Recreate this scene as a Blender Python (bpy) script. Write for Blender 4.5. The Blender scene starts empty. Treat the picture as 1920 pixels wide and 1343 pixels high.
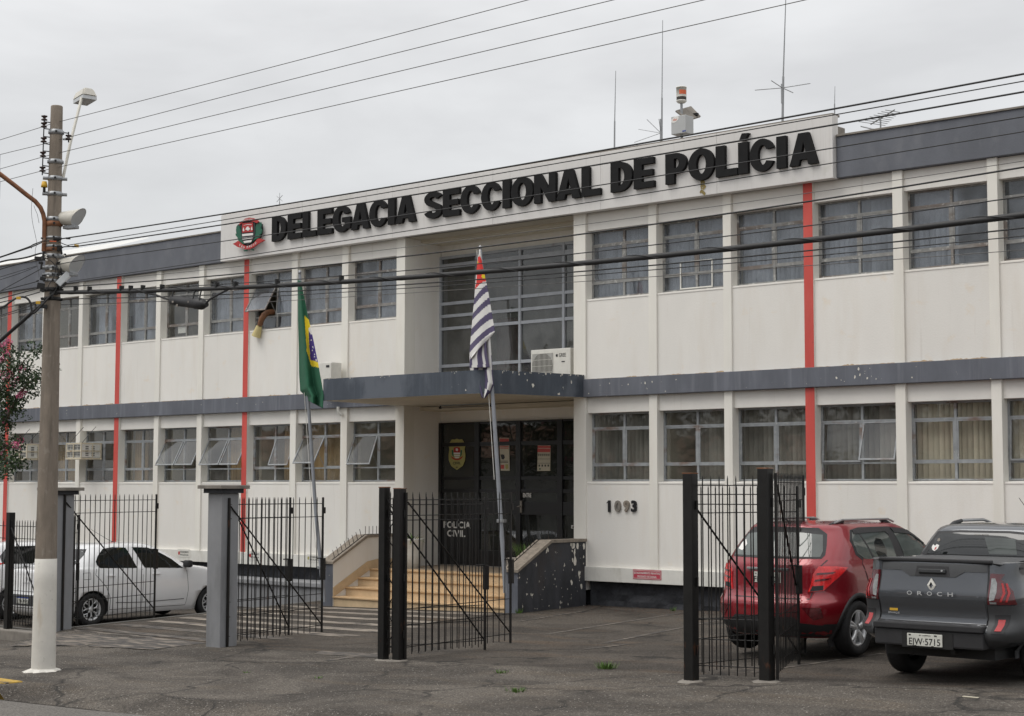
import bpy, bmesh, math, random
from mathutils import Vector, Matrix
R = math.radians
random.seed(7)
sc = bpy.context.scene
COL = sc.collection
# ------------------------------------------------------------------ camera
# world: X along the facade (right), Y into the building, Z up; facade plane Y=0
CAM = Vector((0.0, -24.382, 2.30))
CR = Vector((0.755735, 0.654875, 0.002074))
CD = Vector((-0.049657, 0.060463, -0.996935))
CF = Vector((-0.652992, 0.753315, 0.078213))
FPX = 3100.0
camd = bpy.data.cameras.new("camera")
camo = bpy.data.objects.new("camera", camd)
COL.objects.link(camo)
up = -CD
camo.matrix_world = Matrix(((CR.x, up.x, -CF.x, CAM.x), (CR.y, up.y, -CF.y, CAM.y), (CR.z, up.z, -CF.z, CAM.z), (0, 0, 0, 1)))
camd.sensor_width = 36.0
camd.lens = FPX / 1920.0 * 36.0
camd.clip_start = 0.1
camd.clip_end = 2000.0
sc.camera = camo
# ------------------------------------------------------------------ sky, sun, exposure
SUN_EL, SUN_AZ = 58.0, 200.0     # a soft bright patch behind the cloud, from the street side
world = bpy.data.worlds.new("World")
sc.world = world
world.use_nodes = True
nt = world.node_tree
nt.nodes.clear()
def N(t, kind, **kw):
    n = t.nodes.new(kind)
    for k, v in kw.items():
        setattr(n, k, v)
    return n
out = N(nt, 'ShaderNodeOutputWorld')
bg = N(nt, 'ShaderNodeBackground')
bg2 = N(nt, 'ShaderNodeBackground')
addw = N(nt, 'ShaderNodeAddShader')
sky = N(nt, 'ShaderNodeTexSky', sky_type='NISHITA')
sky.sun_disc = False
sky.sun_elevation = R(SUN_EL)
sky.sun_rotation = R(SUN_AZ)
nt.links.new(sky.outputs[0], bg2.inputs[0])
bg2.inputs[1].default_value = 0.05 * 0.22
tc = N(nt, 'ShaderNodeTexCoord')
mp = N(nt, 'ShaderNodeMapping')
mp.inputs['Scale'].default_value = (1.0, 1.0, 3.2)
nt.links.new(tc.outputs['Generated'], mp.inputs[0])
nz = N(nt, 'ShaderNodeTexNoise')
nz.inputs['Scale'].default_value = 3.6
nz.inputs['Detail'].default_value = 5.0
nz.inputs['Roughness'].default_value = 0.52
nz.inputs['Distortion'].default_value = 0.3
nt.links.new(mp.outputs[0], nz.inputs['Vector'])
cr = N(nt, 'ShaderNodeValToRGB')
cr.color_ramp.elements[0].position = 0.38
cr.color_ramp.elements[0].color = (0.520, 0.512, 0.502, 1)
cr.color_ramp.elements[1].position = 0.60
cr.color_ramp.elements[1].color = (0.618, 0.612, 0.602, 1)
nt.links.new(nz.outputs['Fac'], cr.inputs[0])
sep = N(nt, 'ShaderNodeSeparateXYZ')
nt.links.new(tc.outputs['Generated'], sep.inputs[0])
# overcast sky: brighter towards the zenith (CIE overcast (1+2 sin h)/3)
mx = N(nt, 'ShaderNodeMath', operation='MAXIMUM')
nt.links.new(sep.outputs['Z'], mx.inputs[0])
mx.inputs[1].default_value = 0.0
ml = N(nt, 'ShaderNodeMath', operation='MULTIPLY_ADD')
sq = N(nt, 'ShaderNodeMath', operation='POWER')
sq.inputs[1].default_value = 1.7
nt.links.new(mx.outputs[0], sq.inputs[0])
nt.links.new(sq.outputs[0], ml.inputs[0])
ml.inputs[1].default_value = 1.0
ml.inputs[2].default_value = 0.72
vm = N(nt, 'ShaderNodeVectorMath', operation='SCALE')
nt.links.new(cr.outputs[0], vm.inputs[0])
nt.links.new(ml.outputs[0], vm.inputs['Scale'])
nt.links.new(vm.outputs[0], bg.inputs[0])
bg.inputs[1].default_value = 0.86
nt.links.new(bg.outputs[0], addw.inputs[0])
nt.links.new(bg2.outputs[0], addw.inputs[1])
nt.links.new(addw.outputs[0], out.inputs[0])
sund = bpy.data.lights.new("sun", 'SUN')
sund.energy = 0.9
sund.angle = R(38)
sund.color = (1.0, 0.965, 0.91)
suno = bpy.data.objects.new("sun", sund)
COL.objects.link(suno)
az, el = R(-125), R(SUN_EL)
sd = Vector((math.cos(el) * math.cos(az), math.cos(el) * math.sin(az), math.sin(el)))
suno.rotation_euler = sd.to_track_quat('Z', 'Y').to_euler()
sc.view_settings.view_transform = 'Standard'
sc.view_settings.look = 'None'
sc.view_settings.exposure = 0.84
sc.view_settings.gamma = 1.0
sc.view_settings.use_curve_mapping = False

# ------------------------------------------------------------------ helpers
def ray(px, py):
    return CR * ((px - 960) / FPX) + CD * ((py - 671.5) / FPX) + CF
def at(px, py, Y=None, X=None, Z=None):
    """point of the photographed ray on the given world plane"""
    d = ray(px, py)
    if Y is not None: t = (Y - CAM.y) / d.y
    elif X is not None: t = (X - CAM.x) / d.x
    else: t = (Z - CAM.z) / d.z
    return CAM + d * t
def lerp(a, b, t): return a + (b - a) * t
def interp(x, xs, ys):
    if x <= xs[0]: return ys[0]
    for i in range(len(xs) - 1):
        if x <= xs[i + 1]:
            return lerp(ys[i], ys[i + 1], (x - xs[i]) / (xs[i + 1] - xs[i]))
    return ys[-1]
WP = {}
def empty(name, loc, label, cat, group=None, rz=0.0):
    o = bpy.data.objects.new(name, None)
    o.empty_display_size = 0.2
    COL.objects.link(o)
    o.location = loc
    o.rotation_euler = (0, 0, rz)
    o['label'] = label
    o['category'] = cat
    if group: o['group'] = group
    WP[o] = Vector(loc)
    return o
def tag(o, label=None, cat=None, group=None, kind=None):
    if label: o['label'] = label
    if cat: o['category'] = cat
    if group: o['group'] = group
    if kind: o['kind'] = kind
    return o
class MB:
    def __init__(s): s.v = []; s.f = []; s.m = []; s.sm = []
    def add(s, vs, fs, mat=0, smooth=False):
        b = len(s.v)
        s.v += [tuple(p) for p in vs]
        for f in fs:
            s.f.append([b + i for i in f]); s.m.append(mat); s.sm.append(smooth)
        return s
    def box(s, x0, x1, y0, y1, z0, z1, mat=0):
        vs = [(x0, y0, z0), (x1, y0, z0), (x1, y1, z0), (x0, y1, z0), (x0, y0, z1), (x1, y0, z1), (x1, y1, z1), (x0, y1, z1)]
        return s.add(vs, [(3, 2, 1, 0), (4, 5, 6, 7), (0, 1, 5, 4), (1, 2, 6, 5), (2, 3, 7, 6), (3, 0, 4, 7)], mat)
    def rbox(s, x0, x1, y0, y1, z0, z1, b=0.01, mat=0, M=None):
        """box with chamfered edges"""
        bm = bmesh.new()
        bmesh.ops.create_cube(bm, size=1.0)
        for v in bm.verts:
            v.co = Vector((lerp(x0, x1, v.co.x + .5), lerp(y0, y1, v.co.y + .5), lerp(z0, z1, v.co.z + .5)))
        bmesh.ops.bevel(bm, geom=list(bm.edges), offset=b, segments=2, affect='EDGES', profile=0.6)
        s.bm(bm, mat, M)
        return s
    def bm(s, bm, mat=0, M=None, smooth=False):
        bm.verts.index_update()
        s.add([(M @ v.co) if M else v.co.copy() for v in bm.verts], [[v.index for v in f.verts] for f in bm.faces], mat, smooth)
        bm.free()
        return s
    def cyl(s, p0, p1, r0, r1=None, n=10, mat=0, cap=True, smooth=True, ph=0.0):
        r1 = r0 if r1 is None else r1
        p0, p1 = Vector(p0), Vector(p1)
        d = (p1 - p0).normalized()
        a = d.orthogonal().normalized() if abs(d.z) < .95 else Vector((1, 0, 0))
        a = (a - d * a.dot(d)).normalized()
        b = d.cross(a)
        vs = []
        for p, r in ((p0, r0), (p1, r1)):
            for i in range(n):
                t = 2 * math.pi * i / n + ph
                vs.append(p + a * (r * math.cos(t)) + b * (r * math.sin(t)))
        s.add(vs, [(i, (i + 1) % n, n + (i + 1) % n, n + i) for i in range(n)], mat, smooth)
        if cap:
            s.add(vs[:n], [list(range(n))[::-1]], mat); s.add(vs[n:], [list(range(n))], mat)
        return s
    def tube(s, pts, r, n=8, mat=0, cap=True, smooth=True):
        pts = [Vector(p) for p in pts]
        rs = r if isinstance(r, (list, tuple)) else [r] * len(pts)
        vs = []
        prev = None
        for i, p in enumerate(pts):
            d = (pts[min(i + 1, len(pts) - 1)] - pts[max(i - 1, 0)]).normalized()
            if prev is None:
                a = d.orthogonal().normalized()
            else:
                a = (prev - d * prev.dot(d)).normalized()
            prev = a
            b = d.cross(a)
            for k in range(n):
                t = 2 * math.pi * k / n
                vs.append(p + a * (rs[i] * math.cos(t)) + b * (rs[i] * math.sin(t)))
        fs = []
        for i in range(len(pts) - 1):
            for k in range(n):
                k2 = (k + 1) % n
                fs.append((i * n + k, i * n + k2, (i + 1) * n + k2, (i + 1) * n + k))
        s.add(vs, fs, mat, smooth)
        if cap:
            s.add(vs[:n], [list(range(n))[::-1]], mat); s.add(vs[-n:], [list(range(n))], mat)
        return s
    def lathe(s, prof, org, axis='z', n=20, mat=0, smooth=True):
        """prof: (radius, height) list"""
        vs = []
        for r, h in prof:
            for i in range(n):
                t = 2 * math.pi * i / n
                c, q = r * math.cos(t), r * math.sin(t)
                p = (c, q, h) if axis == 'z' else ((h, c, q) if axis == 'x' else (c, h, q))
                vs.append((p[0] + org[0], p[1] + org[1], p[2] + org[2]))
        fs = []
        for j in range(len(prof) - 1):
            for i in range(n):
                i2 = (i + 1) % n
                fs.append((j * n + i, j * n + i2, (j + 1) * n + i2, (j + 1) * n + i))
        return s.add(vs, fs, mat, smooth)
    def prism(s, poly, org, u, v, d, mat=0, smat=None):
        """poly in (u,v) extruded along d"""
        org, u, v, d = Vector(org), Vector(u), Vector(v), Vector(d)
        n = len(poly)
        a = [org + u * p[0] + v * p[1] for p in poly]
        b = [p + d for p in a]
        s.add(a + b, [list(range(n)), list(range(2 * n - 1, n - 1, -1))], mat)
        s.add(a + b, [(i, n + i, n + (i + 1) % n, (i + 1) % n) for i in range(n)], mat if smat is None else smat)
        return s
    def quad(s, a, b, c, d, mat=0): return s.add([a, b, c, d], [(0, 1, 2, 3)], mat)
    def mesh(s, name, mats, smooth=None):
        me = bpy.data.meshes.new(name)
        me.from_pydata(s.v, [], s.f)
        for m in mats: me.materials.append(m)
        me.polygons.foreach_set('material_index', s.m)
        me.polygons.foreach_set('use_smooth', s.sm if smooth is None else [smooth] * len(s.f))
        me.update()
        return me
    def build(s, name, mats, parent=None, local=False, smooth=None, loc=None):
        """vertices are in world space; moved into the parent's space unless local"""
        if not isinstance(mats, (list, tuple)): mats = [mats]
        off = Vector((0, 0, 0))
        if parent is not None and not local: off = WP.get(parent, off)
        if off.length > 0: s.v = [(p[0] - off.x, p[1] - off.y, p[2] - off.z) for p in s.v]
        me = s.mesh(name, mats, smooth)
        return link(name, me, parent, loc, off)
def link(name, me, parent=None, loc=None, off=None, rot=None):
    o = bpy.data.objects.new(name, me)
    COL.objects.link(o)
    if parent is not None: o.parent = parent
    if loc is not None: o.location = loc
    if rot is not None: o.rotation_euler = rot
    WP[o] = (off if off is not None else Vector((0, 0, 0))) + (Vector(loc) if loc is not None else Vector((0, 0, 0)))
    return o
def copy_tree(o, parent=None):
    c = o.copy()
    COL.objects.link(c)
    if parent is not None: c.parent = parent
    for ch in [x for x in bpy.data.objects if x.parent == o]:
        copy_tree(ch, c)
    return c
_tx = {}
def text_geo(body, bold=0.0, ext=0.0):
    k = (body, bold, ext)
    if k not in _tx:
        cu = bpy.data.curves.new('lettering', 'FONT')
        cu.body = body; cu.size = 1.0; cu.offset = bold; cu.extrude = ext; cu.resolution_u = 3
        cu.align_x = 'CENTER'
        ob = bpy.data.objects.new('lettering', cu)
        COL.objects.link(ob)
        dg = bpy.context.evaluated_depsgraph_get()
        me = ob.evaluated_get(dg).to_mesh()
        _tx[k] = ([v.co.copy() for v in me.vertices], [list(p.vertices) for p in me.polygons])
        ob.evaluated_get(dg).to_mesh_clear()
        bpy.data.objects.remove(ob); bpy.data.curves.remove(cu)
    return _tx[k]
def text(mb, body, org, u, v, size, mat=0, bold=0.0, ext=0.0, width=None):
    """flat lettering centred on org, baseline at org; u right, v up"""
    vs, fs = text_geo(body, bold, ext)
    org, u, v = Vector(org), Vector(u).normalized(), Vector(v).normalized()
    w = u.cross(v)
    sx = size
    if width:
        xs = [p.x for p in vs]
        sx = width / max(1e-6, max(xs) - min(xs))
    mb.add([org + u * (p.x * sx) + v * (p.y * size) + w * (p.z * size) for p in vs], fs, mat)

# ------------------------------------------------------------------ materials
def mat(name, c, rough=0.6, metal=0.0, var=0.12, scale=4.0, stretch=(1, 1, 1), bump=0.0, bscale=60.0, bdist=0.01,
        stains=(), coat=0.0, spec=0.5, emit=None, obj=False, orand=0.0):
    """stains: (colour, low, high, scale, stretch, amount) noise-masked patches"""
    m = bpy.data.materials.new(name)
    m.use_nodes = True
    t = m.node_tree
    p = t.nodes['Principled BSDF']
    p.inputs['Roughness'].default_value = rough
    p.inputs['Metallic'].default_value = metal
    p.inputs['Specular IOR Level'].default_value = spec
    if coat: p.inputs['Coat Weight'].default_value = coat; p.inputs['Coat Roughness'].default_value = 0.04
    g = N(t, 'ShaderNodeNewGeometry') if not obj else N(t, 'ShaderNodeTexCoord')
    pos = g.outputs['Position'] if not obj else g.outputs['Object']
    def noise(sc_, st, det=4.0, off=0.0):
        mpn = N(t, 'ShaderNodeMapping')
        mpn.inputs['Scale'].default_value = st
        mpn.inputs['Location'].default_value = (off, off * .7, off * .3)
        t.links.new(pos, mpn.inputs[0])
        n = N(t, 'ShaderNodeTexNoise')
        n.inputs['Scale'].default_value = sc_
        n.inputs['Detail'].default_value = det
        n.inputs['Roughness'].default_value = 0.6
        t.links.new(mpn.outputs[0], n.inputs['Vector'])
        return n.outputs['Fac']
    col = None
    if var > 0:
        r1 = N(t, 'ShaderNodeValToRGB')
        r1.color_ramp.elements[0].position = 0.3
        r1.color_ramp.elements[1].position = 0.72
        r1.color_ramp.elements[0].color = tuple(x * (1 - var) for x in c) + (1,)
        r1.color_ramp.elements[1].color = tuple(min(1, x * (1 + var)) for x in c) + (1,)
        t.links.new(noise(scale, stretch), r1.inputs[0])
        col = r1.outputs[0]
    else:
        rgb = N(t, 'ShaderNodeRGB')
        rgb.outputs[0].default_value = tuple(c) + (1,)
        col = rgb.outputs[0]
    for i, (sc_c, lo, hi, s_, st, amt) in enumerate(stains):
        mr = N(t, 'ShaderNodeMapRange')
        mr.inputs['From Min'].default_value = lo
        mr.inputs['From Max'].default_value = hi
        mr.inputs['To Max'].default_value = amt
        t.links.new(noise(s_, st, 5.0, 3.1 + i * 7.7), mr.inputs['Value'])
        mix = N(t, 'ShaderNodeMix', data_type='RGBA')
        t.links.new(mr.outputs[0], mix.inputs[0])
        t.links.new(col, mix.inputs[6])
        mix.inputs[7].default_value = tuple(sc_c) + (1,)
        col = mix.outputs[2]
    if orand:
        oi = N(t, 'ShaderNodeObjectInfo')
        mr = N(t, 'ShaderNodeMapRange'); mr.inputs['To Min'].default_value = 1 - orand; mr.inputs['To Max'].default_value = 1 + orand * .4
        t.links.new(oi.outputs['Random'], mr.inputs['Value'])
        vs_ = N(t, 'ShaderNodeVectorMath', operation='SCALE'); t.links.new(col, vs_.inputs[0]); t.links.new(mr.outputs[0], vs_.inputs['Scale'])
        col = vs_.outputs[0]
    t.links.new(col, p.inputs['Base Color'])
    if bump:
        b = N(t, 'ShaderNodeBump')
        b.inputs['Strength'].default_value = bump
        b.inputs['Distance'].default_value = bdist
        t.links.new(noise(bscale, (1, 1, 1), 3.0), b.inputs['Height'])
        t.links.new(b.outputs[0], p.inputs['Normal'])
    if emit: pass
    return m
def glass_mat(name, tint=(0.93, 0.94, 0.93), trans=0.97, rough=0.02, dust=0.05, dustc=(0.5, 0.52, 0.52)):
    m = bpy.data.materials.new(name)
    m.use_nodes = True
    t = m.node_tree
    t.nodes.clear()
    o = N(t, 'ShaderNodeOutputMaterial')
    tr = N(t, 'ShaderNodeBsdfTransparent'); tr.inputs[0].default_value = tuple(x * trans for x in tint) + (1,)
    gl = N(t, 'ShaderNodeBsdfGlossy'); gl.inputs['Roughness'].default_value = rough; gl.inputs[0].default_value = (.95, .97, 1, 1)
    di = N(t, 'ShaderNodeBsdfDiffuse'); di.inputs[0].default_value = tuple(dustc) + (1,)
    fr = N(t, 'ShaderNodeFresnel'); fr.inputs[0].default_value = 1.55
    g = N(t, 'ShaderNodeNewGeometry')
    n1 = N(t, 'ShaderNodeTexNoise'); n1.inputs['Scale'].default_value = 2.5; n1.inputs['Detail'].default_value = 6
    t.links.new(g.outputs['Position'], n1.inputs['Vector'])
    mr = N(t, 'ShaderNodeMapRange'); mr.inputs['From Min'].default_value = .35; mr.inputs['From Max'].default_value = .75; mr.inputs['To Max'].default_value = dust * 2
    mr.inputs['To Min'].default_value = dust * .3
    t.links.new(n1.outputs[0], mr.inputs[0])
    bp = N(t, 'ShaderNodeBump'); bp.inputs['Strength'].default_value = .05; bp.inputs['Distance'].default_value = .02
    n2 = N(t, 'ShaderNodeTexNoise'); n2.inputs['Scale'].default_value = 1.8
    t.links.new(g.outputs['Position'], n2.inputs['Vector'])
    t.links.new(n2.outputs[0], bp.inputs['Height'])
    t.links.new(bp.outputs[0], gl.inputs['Normal'])
    ma = N(t, 'ShaderNodeMath', operation='MULTIPLY'); ma.inputs[1].default_value = 1.4; ma.use_clamp = True
    bf = N(t, 'ShaderNodeMath', operation='SUBTRACT'); bf.inputs[0].default_value = 1.0; t.links.new(g.outputs['Backfacing'], bf.inputs[1])
    mb_ = N(t, 'ShaderNodeMath', operation='MULTIPLY'); t.links.new(fr.outputs[0], mb_.inputs[0]); t.links.new(bf.outputs[0], mb_.inputs[1])
    t.links.new(mb_.outputs[0], ma.inputs[0])
    m1 = N(t, 'ShaderNodeMixShader'); t.links.new(mr.outputs[0], m1.inputs[0]); t.links.new(tr.outputs[0], m1.inputs[1]); t.links.new(di.outputs[0], m1.inputs[2])
    m2 = N(t, 'ShaderNodeMixShader'); t.links.new(ma.outputs[0], m2.inputs[0]); t.links.new(m1.outputs[0], m2.inputs[1]); t.links.new(gl.outputs[0], m2.inputs[2])
    t.links.new(m2.outputs[0], o.inputs[0])
    return m
def asphalt_mat(name, base, patch, speck, crack=True, dirt=(0.11, 0.085, 0.06), dirt_amt=0.5):
    m = bpy.data.materials.new(name)
    m.use_nodes = True
    t = m.node_tree
    p = t.nodes['Principled BSDF']
    p.inputs['Roughness'].default_value = 0.88
    p.inputs['Specular IOR Level'].default_value = 0.3
    g = N(t, 'ShaderNodeNewGeometry')
    def noise(s_, det=4, st=(1, 1, 1), dist=0.0, rough=.6):
        mpn = N(t, 'ShaderNodeMapping'); mpn.inputs['Scale'].default_value = st
        t.links.new(g.outputs['Position'], mpn.inputs[0])
        n = N(t, 'ShaderNodeTexNoise'); n.inputs['Scale'].default_value = s_; n.inputs['Detail'].default_value = det
        n.inputs['Distortion'].default_value = dist; n.inputs['Roughness'].default_value = rough
        t.links.new(mpn.outputs[0], n.inputs['Vector'])
        return n.outputs['Fac']
    def ramp(src, a, b, ca, cb):
        r_ = N(t, 'ShaderNodeValToRGB'); r_.color_ramp.elements[0].position = a; r_.color_ramp.elements[1].position = b
        r_.color_ramp.elements[0].color = tuple(ca) + (1,); r_.color_ramp.elements[1].color = tuple(cb) + (1,)
        t.links.new(src, r_.inputs[0]); return r_.outputs[0]
    def mix(f, a, b, mode='MIX'):
        x = N(t, 'ShaderNodeMix', data_type='RGBA', blend_type=mode)
        if isinstance(f, float): x.inputs[0].default_value = f
        else: t.links.new(f, x.inputs[0])
        for i, c in ((6, a), (7, b)):
            if isinstance(c, tuple): x.inputs[i].default_value = c + (1,)
            else: t.links.new(c, x.inputs[i])
        return x.outputs[2]
    col = ramp(noise(0.55, 6, (1, 1.6, 1), .9), .40, .60, base, patch)
    dm = ramp(noise(0.9, 6, (.5, 1.8, 1), 1.0), .52, .72, (0, 0, 0), (dirt_amt,) * 3)
    col = mix(dm, col, tuple(dirt))
    fine = ramp(noise(42, 3, (1, 1, 1), 0, .75), .32, .70, (.30, .30, .30), (1.95, 1.95, 1.95))
    col = mix(1.0, col, fine, 'MULTIPLY')
    sp = ramp(noise(38, 1, (1, 1, 1)), .66, .72, (0, 0, 0), (.8, .8, .8))
    col = mix(sp, col, tuple(speck))
    if crack:
        vo = N(t, 'ShaderNodeTexVoronoi', feature='DISTANCE_TO_EDGE'); vo.inputs['Scale'].default_value = .42
        mpn = N(t, 'ShaderNodeMapping'); t.links.new(g.outputs['Position'], mpn.inputs[0])
        nd = N(t, 'ShaderNodeTexNoise'); nd.inputs['Scale'].default_value = 1.6; nd.inputs['Detail'].default_value = 6
        t.links.new(g.outputs['Position'], nd.inputs['Vector'])
        ad = N(t, 'ShaderNodeMix', data_type='RGBA', blend_type='LINEAR_LIGHT'); ad.inputs[0].default_value = .45
        t.links.new(mpn.outputs[0], ad.inputs[6]); t.links.new(nd.outputs['Color'], ad.inputs[7])
        t.links.new(ad.outputs[2], vo.inputs['Vector'])
        cm = ramp(vo.outputs['Distance'], .0, .020, (.9, .9, .9), (0, 0, 0))
        cm2 = mix(1.0, cm, ramp(noise(.7, 2), .38, .52, (0, 0, 0), (1, 1, 1)), 'MULTIPLY')
        col = mix(cm2, col, (.012, .011, .010))
    t.links.new(col, p.inputs['Base Color'])
    b = N(t, 'ShaderNodeBump'); b.inputs['Strength'].default_value = .55; b.inputs['Distance'].default_value = .012
    t.links.new(noise(70, 3), b.inputs['Height'])
    b2 = N(t, 'ShaderNodeBump'); b2.inputs['Strength'].default_value = .35; b2.inputs['Distance'].default_value = .06
    t.links.new(noise(2.2, 4), b2.inputs['Height']); t.links.new(b.outputs[0], b2.inputs['Normal'])
    t.links.new(b2.outputs[0], p.inputs['Normal'])
    return m
M = {}
WHITEP = (0.765, 0.745, 0.70)
_ws = [((0.60, 0.53, 0.43), .50, .80, 1.3, (1.6, 1.6, .3), .35), ((0.52, 0.48, 0.42), .62, .76, 5, (1.5, 1.5, .10), .34),
       ((0.74, 0.60, 0.42), .62, .74, 3.1, (1, 1, 1.3), .30)]
M['wall'] = mat('wall_white_paint', WHITEP, .85, var=.035, scale=1.3, stretch=(1, 1, .4), bump=.28, bscale=30, bdist=.008, stains=_ws, orand=.06)
M['pil'] = mat('pilaster_white_paint', (0.765, 0.745, 0.685), .85, var=.05, scale=2.2, stretch=(1, 1, .3), bump=.25, bscale=45, bdist=.008, stains=_ws[:2])
M['lint'] = mat('lintel_white_paint', (0.765, 0.745, 0.70), .85, var=.05, scale=1.7, bump=.15, bscale=60, bdist=.005, stains=_ws[1:2])
M['plinth'] = mat('plinth_white_paint', (0.68, 0.67, 0.625), .85, var=.08, scale=2.0, bump=.25, bscale=50, bdist=.006,
                  stains=[((0.40, 0.38, 0.32), .52, .75, 5, (1, 1, .4), .5), ((.2, .17, .13), .70, .74, 14, (1, 1, 1), .6)])
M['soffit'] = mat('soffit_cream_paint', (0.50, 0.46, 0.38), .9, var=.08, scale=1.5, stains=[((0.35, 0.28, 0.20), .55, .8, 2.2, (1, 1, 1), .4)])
M['sign'] = mat('signboard_grey_white', (0.66, 0.645, 0.625), .8, var=.04, scale=1.6, stretch=(1, 1, .5), bump=.1, bscale=30, bdist=.005,
                stains=[((.36, .34, .30), .56, .80, 5, (2.2, 1, .12), .35), ((.42, .42, .35), .62, .75, 2.0, (1, 1, 1), .3)])
M['grey'] = mat('band_grey_paint', (0.118, 0.127, 0.150), .75, var=.16, scale=3.0, stretch=(1, 1, .3), bump=.2, bscale=40, bdist=.006,
                stains=[((.20, .21, .24), .52, .72, 4, (2.5, 1, .12), .5), ((.62, .58, .50), .695, .71, 9, (1, 1, 1.1), .9)])
M['greyp'] = mat('parapet_grey_paint', (0.120, 0.128, 0.148), .75, var=.12, scale=2.0, stretch=(1, 1, .5), bump=.25, bscale=30, bdist=.01,
                 stains=[((.20, .205, .22), .52, .78, 3, (1, 1, .5), .45), ((.5, .5, .48), .76, .78, 12, (1, 1, 1), .8)])
M['canopy'] = mat('canopy_dark_grey_paint', (0.052, 0.064, 0.083), .7, var=.2, scale=2.4, stretch=(1, 1, .25), bump=.2, bscale=40, bdist=.006,
                  stains=[((.115, .13, .155), .50, .62, 1.1, (1, 1, .5), .85), ((.10, .115, .14), .5, .7, 6, (3, 1, .08), .5), ((.70, .67, .60), .675, .685, 6.5, (1, 1, .8), .95)])
M['blackwall'] = mat('blackened_wall_paint', (0.034, 0.036, 0.042), .75, var=.35, scale=3.0, stretch=(1, 1, .5), bump=.35, bscale=25, bdist=.012,
                     stains=[((.065, .068, .08), .50, .70, 2.0, (1, 1, .3), .7), ((.045, .032, .024), .52, .72, 1.4, (1, 1, .8), .6), ((.66, .63, .55), .652, .662, 8.5, (1, 1, .7), .95)])
M['red'] = mat('red_stripe_paint', (0.56, 0.075, 0.060), .65, var=.10, scale=3.0, stretch=(1, 1, .3), bump=.15, bscale=60, bdist=.004,
               stains=[((.30, .05, .05), .66, .72, 9, (1, 1, .6), .6), ((.66, .16, .13), .55, .8, 2, (1, 1, .4), .4)])
M['stone'] = mat('dark_painted_stone', (0.032, 0.034, 0.040), .8, var=.35, scale=5, bump=.6, bscale=12, bdist=.04, stains=[((.09, .09, .10), .55, .75, 4, (1, 1, 1), .5)])
M['concrete'] = mat('weathered_concrete', (0.22, 0.20, 0.175), .9, var=.2, scale=4, bump=.4, bscale=40, bdist=.008, stains=[((.07, .065, .055), .52, .72, 3, (1, 1, .5), .6)])
M['colgrey'] = mat('column_grey_paint', (0.235, 0.24, 0.25), .8, var=.12, scale=2.5, stretch=(1, 1, .5), bump=.3, bscale=35, bdist=.008,
                   stains=[((.10, .10, .10), .50, .72, 2.2, (1, 1, .35), .55), ((.36, .35, .33), .60, .75, 4, (1, 1, .3), .4)])
M['poleconc'] = mat('pole_concrete', (0.215, 0.180, 0.145), .92, var=.18, scale=7, stretch=(1, 1, .35), bump=.6, bscale=55, bdist=.006,
                    stains=[((.10, .085, .07), .54, .70, 9, (1.5, 1.5, .12), .6), ((.33, .30, .26), .58, .72, 14, (1, 1, .6), .5)])
M['polewhite'] = mat('pole_whitewash', (0.62, 0.60, 0.55), .85, var=.06, scale=5, bump=.4, bscale=50, bdist=.005,
                     stains=[((.40, .30, .18), .60, .74, 4, (1, 1, .2), .6), ((.42, .40, .36), .62, .70, 18, (1, 1, 1), .5)])
M['tread'] = mat('step_sandstone', (0.52, 0.355, 0.195), .7, var=.12, scale=5, bump=.15, bscale=60, bdist=.004, stains=[((.30, .20, .12), .55, .75, 3, (1, 1, 1), .5), ((.60, .48, .32), .55, .7, 9, (1, 1, 1), .5)])
M['riser'] = mat('riser_sandstone', (0.56, 0.42, 0.26), .75, var=.1, scale=6, bump=.12, bscale=50, bdist=.004, stains=[((.34, .25, .15), .55, .78, 3, (1, 1, .6), .5)])
M['landing'] = mat('landing_stone', (0.30, 0.235, 0.17), .8, var=.2, scale=5, bump=.15, bscale=50, bdist=.004)
M['coping'] = mat('coping_stone', (0.25, 0.215, 0.175), .9, var=.25, scale=14, bump=.5, bscale=60, bdist=.01, stains=[((.10, .08, .06), .55, .7, 8, (1, 1, 1), .6)])
M['frame'] = mat('window_frame_grey', (0.27, 0.285, 0.295), .6, var=.2, scale=9, bump=.3, bscale=60, bdist=.004,
                 stains=[((.16, .085, .05), .55, .66, 3.5, (.4, 1, 1), .75), ((.55, .55, .53), .62, .70, 16, (1, 1, 1), .6)])
M['frameup'] = mat('window_frame_rusty', (0.245, 0.245, 0.235), .65, var=.2, scale=9, bump=.3, bscale=60, bdist=.004,
                   stains=[((.12, .075, .052), .50, .62, 2.6, (.3, 1, 1), .6), ((.50, .50, .47), .58, .66, 14, (1, 1, 1), .7)])
M['framel'] = mat('window_frame_light', (0.36, 0.38, 0.41), .5, var=.12, scale=6, stains=[((.16, .12, .10), .62, .75, 6, (1, 1, 1), .5)])
M['glass'] = glass_mat('window_glass', dust=.06, dustc=(.36, .33, .28))
M['glassup'] = glass_mat('window_glass_dusty', tint=(.88, .90, .92), trans=.92, dust=.15, dustc=(.33, .36, .40))
M['glassdoor'] = glass_mat('door_glass_dark', tint=(.30, .32, .31), trans=.5, dust=.28, dustc=(.07, .075, .068))
M['glasshall'] = glass_mat('hall_glass', tint=(.80, .82, .82), trans=.9, dust=.16, dustc=(.24, .24, .23))
M['blindg'] = mat('blind_fabric_grey', (0.54, 0.55, 0.57), .9, orand=.25, var=.06, scale=3)
M['blindd'] = mat('blind_fabric_dark', (0.26, 0.25, 0.23), .9, orand=.4, var=.10, scale=3)
M['blindb'] = mat('blind_fabric_beige', (0.76, 0.68, 0.54), .9, orand=.2, var=.06, scale=3)
M['curtain'] = mat('curtain_tan', (0.36, 0.25, 0.13), .95, var=.15, scale=3)
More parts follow.
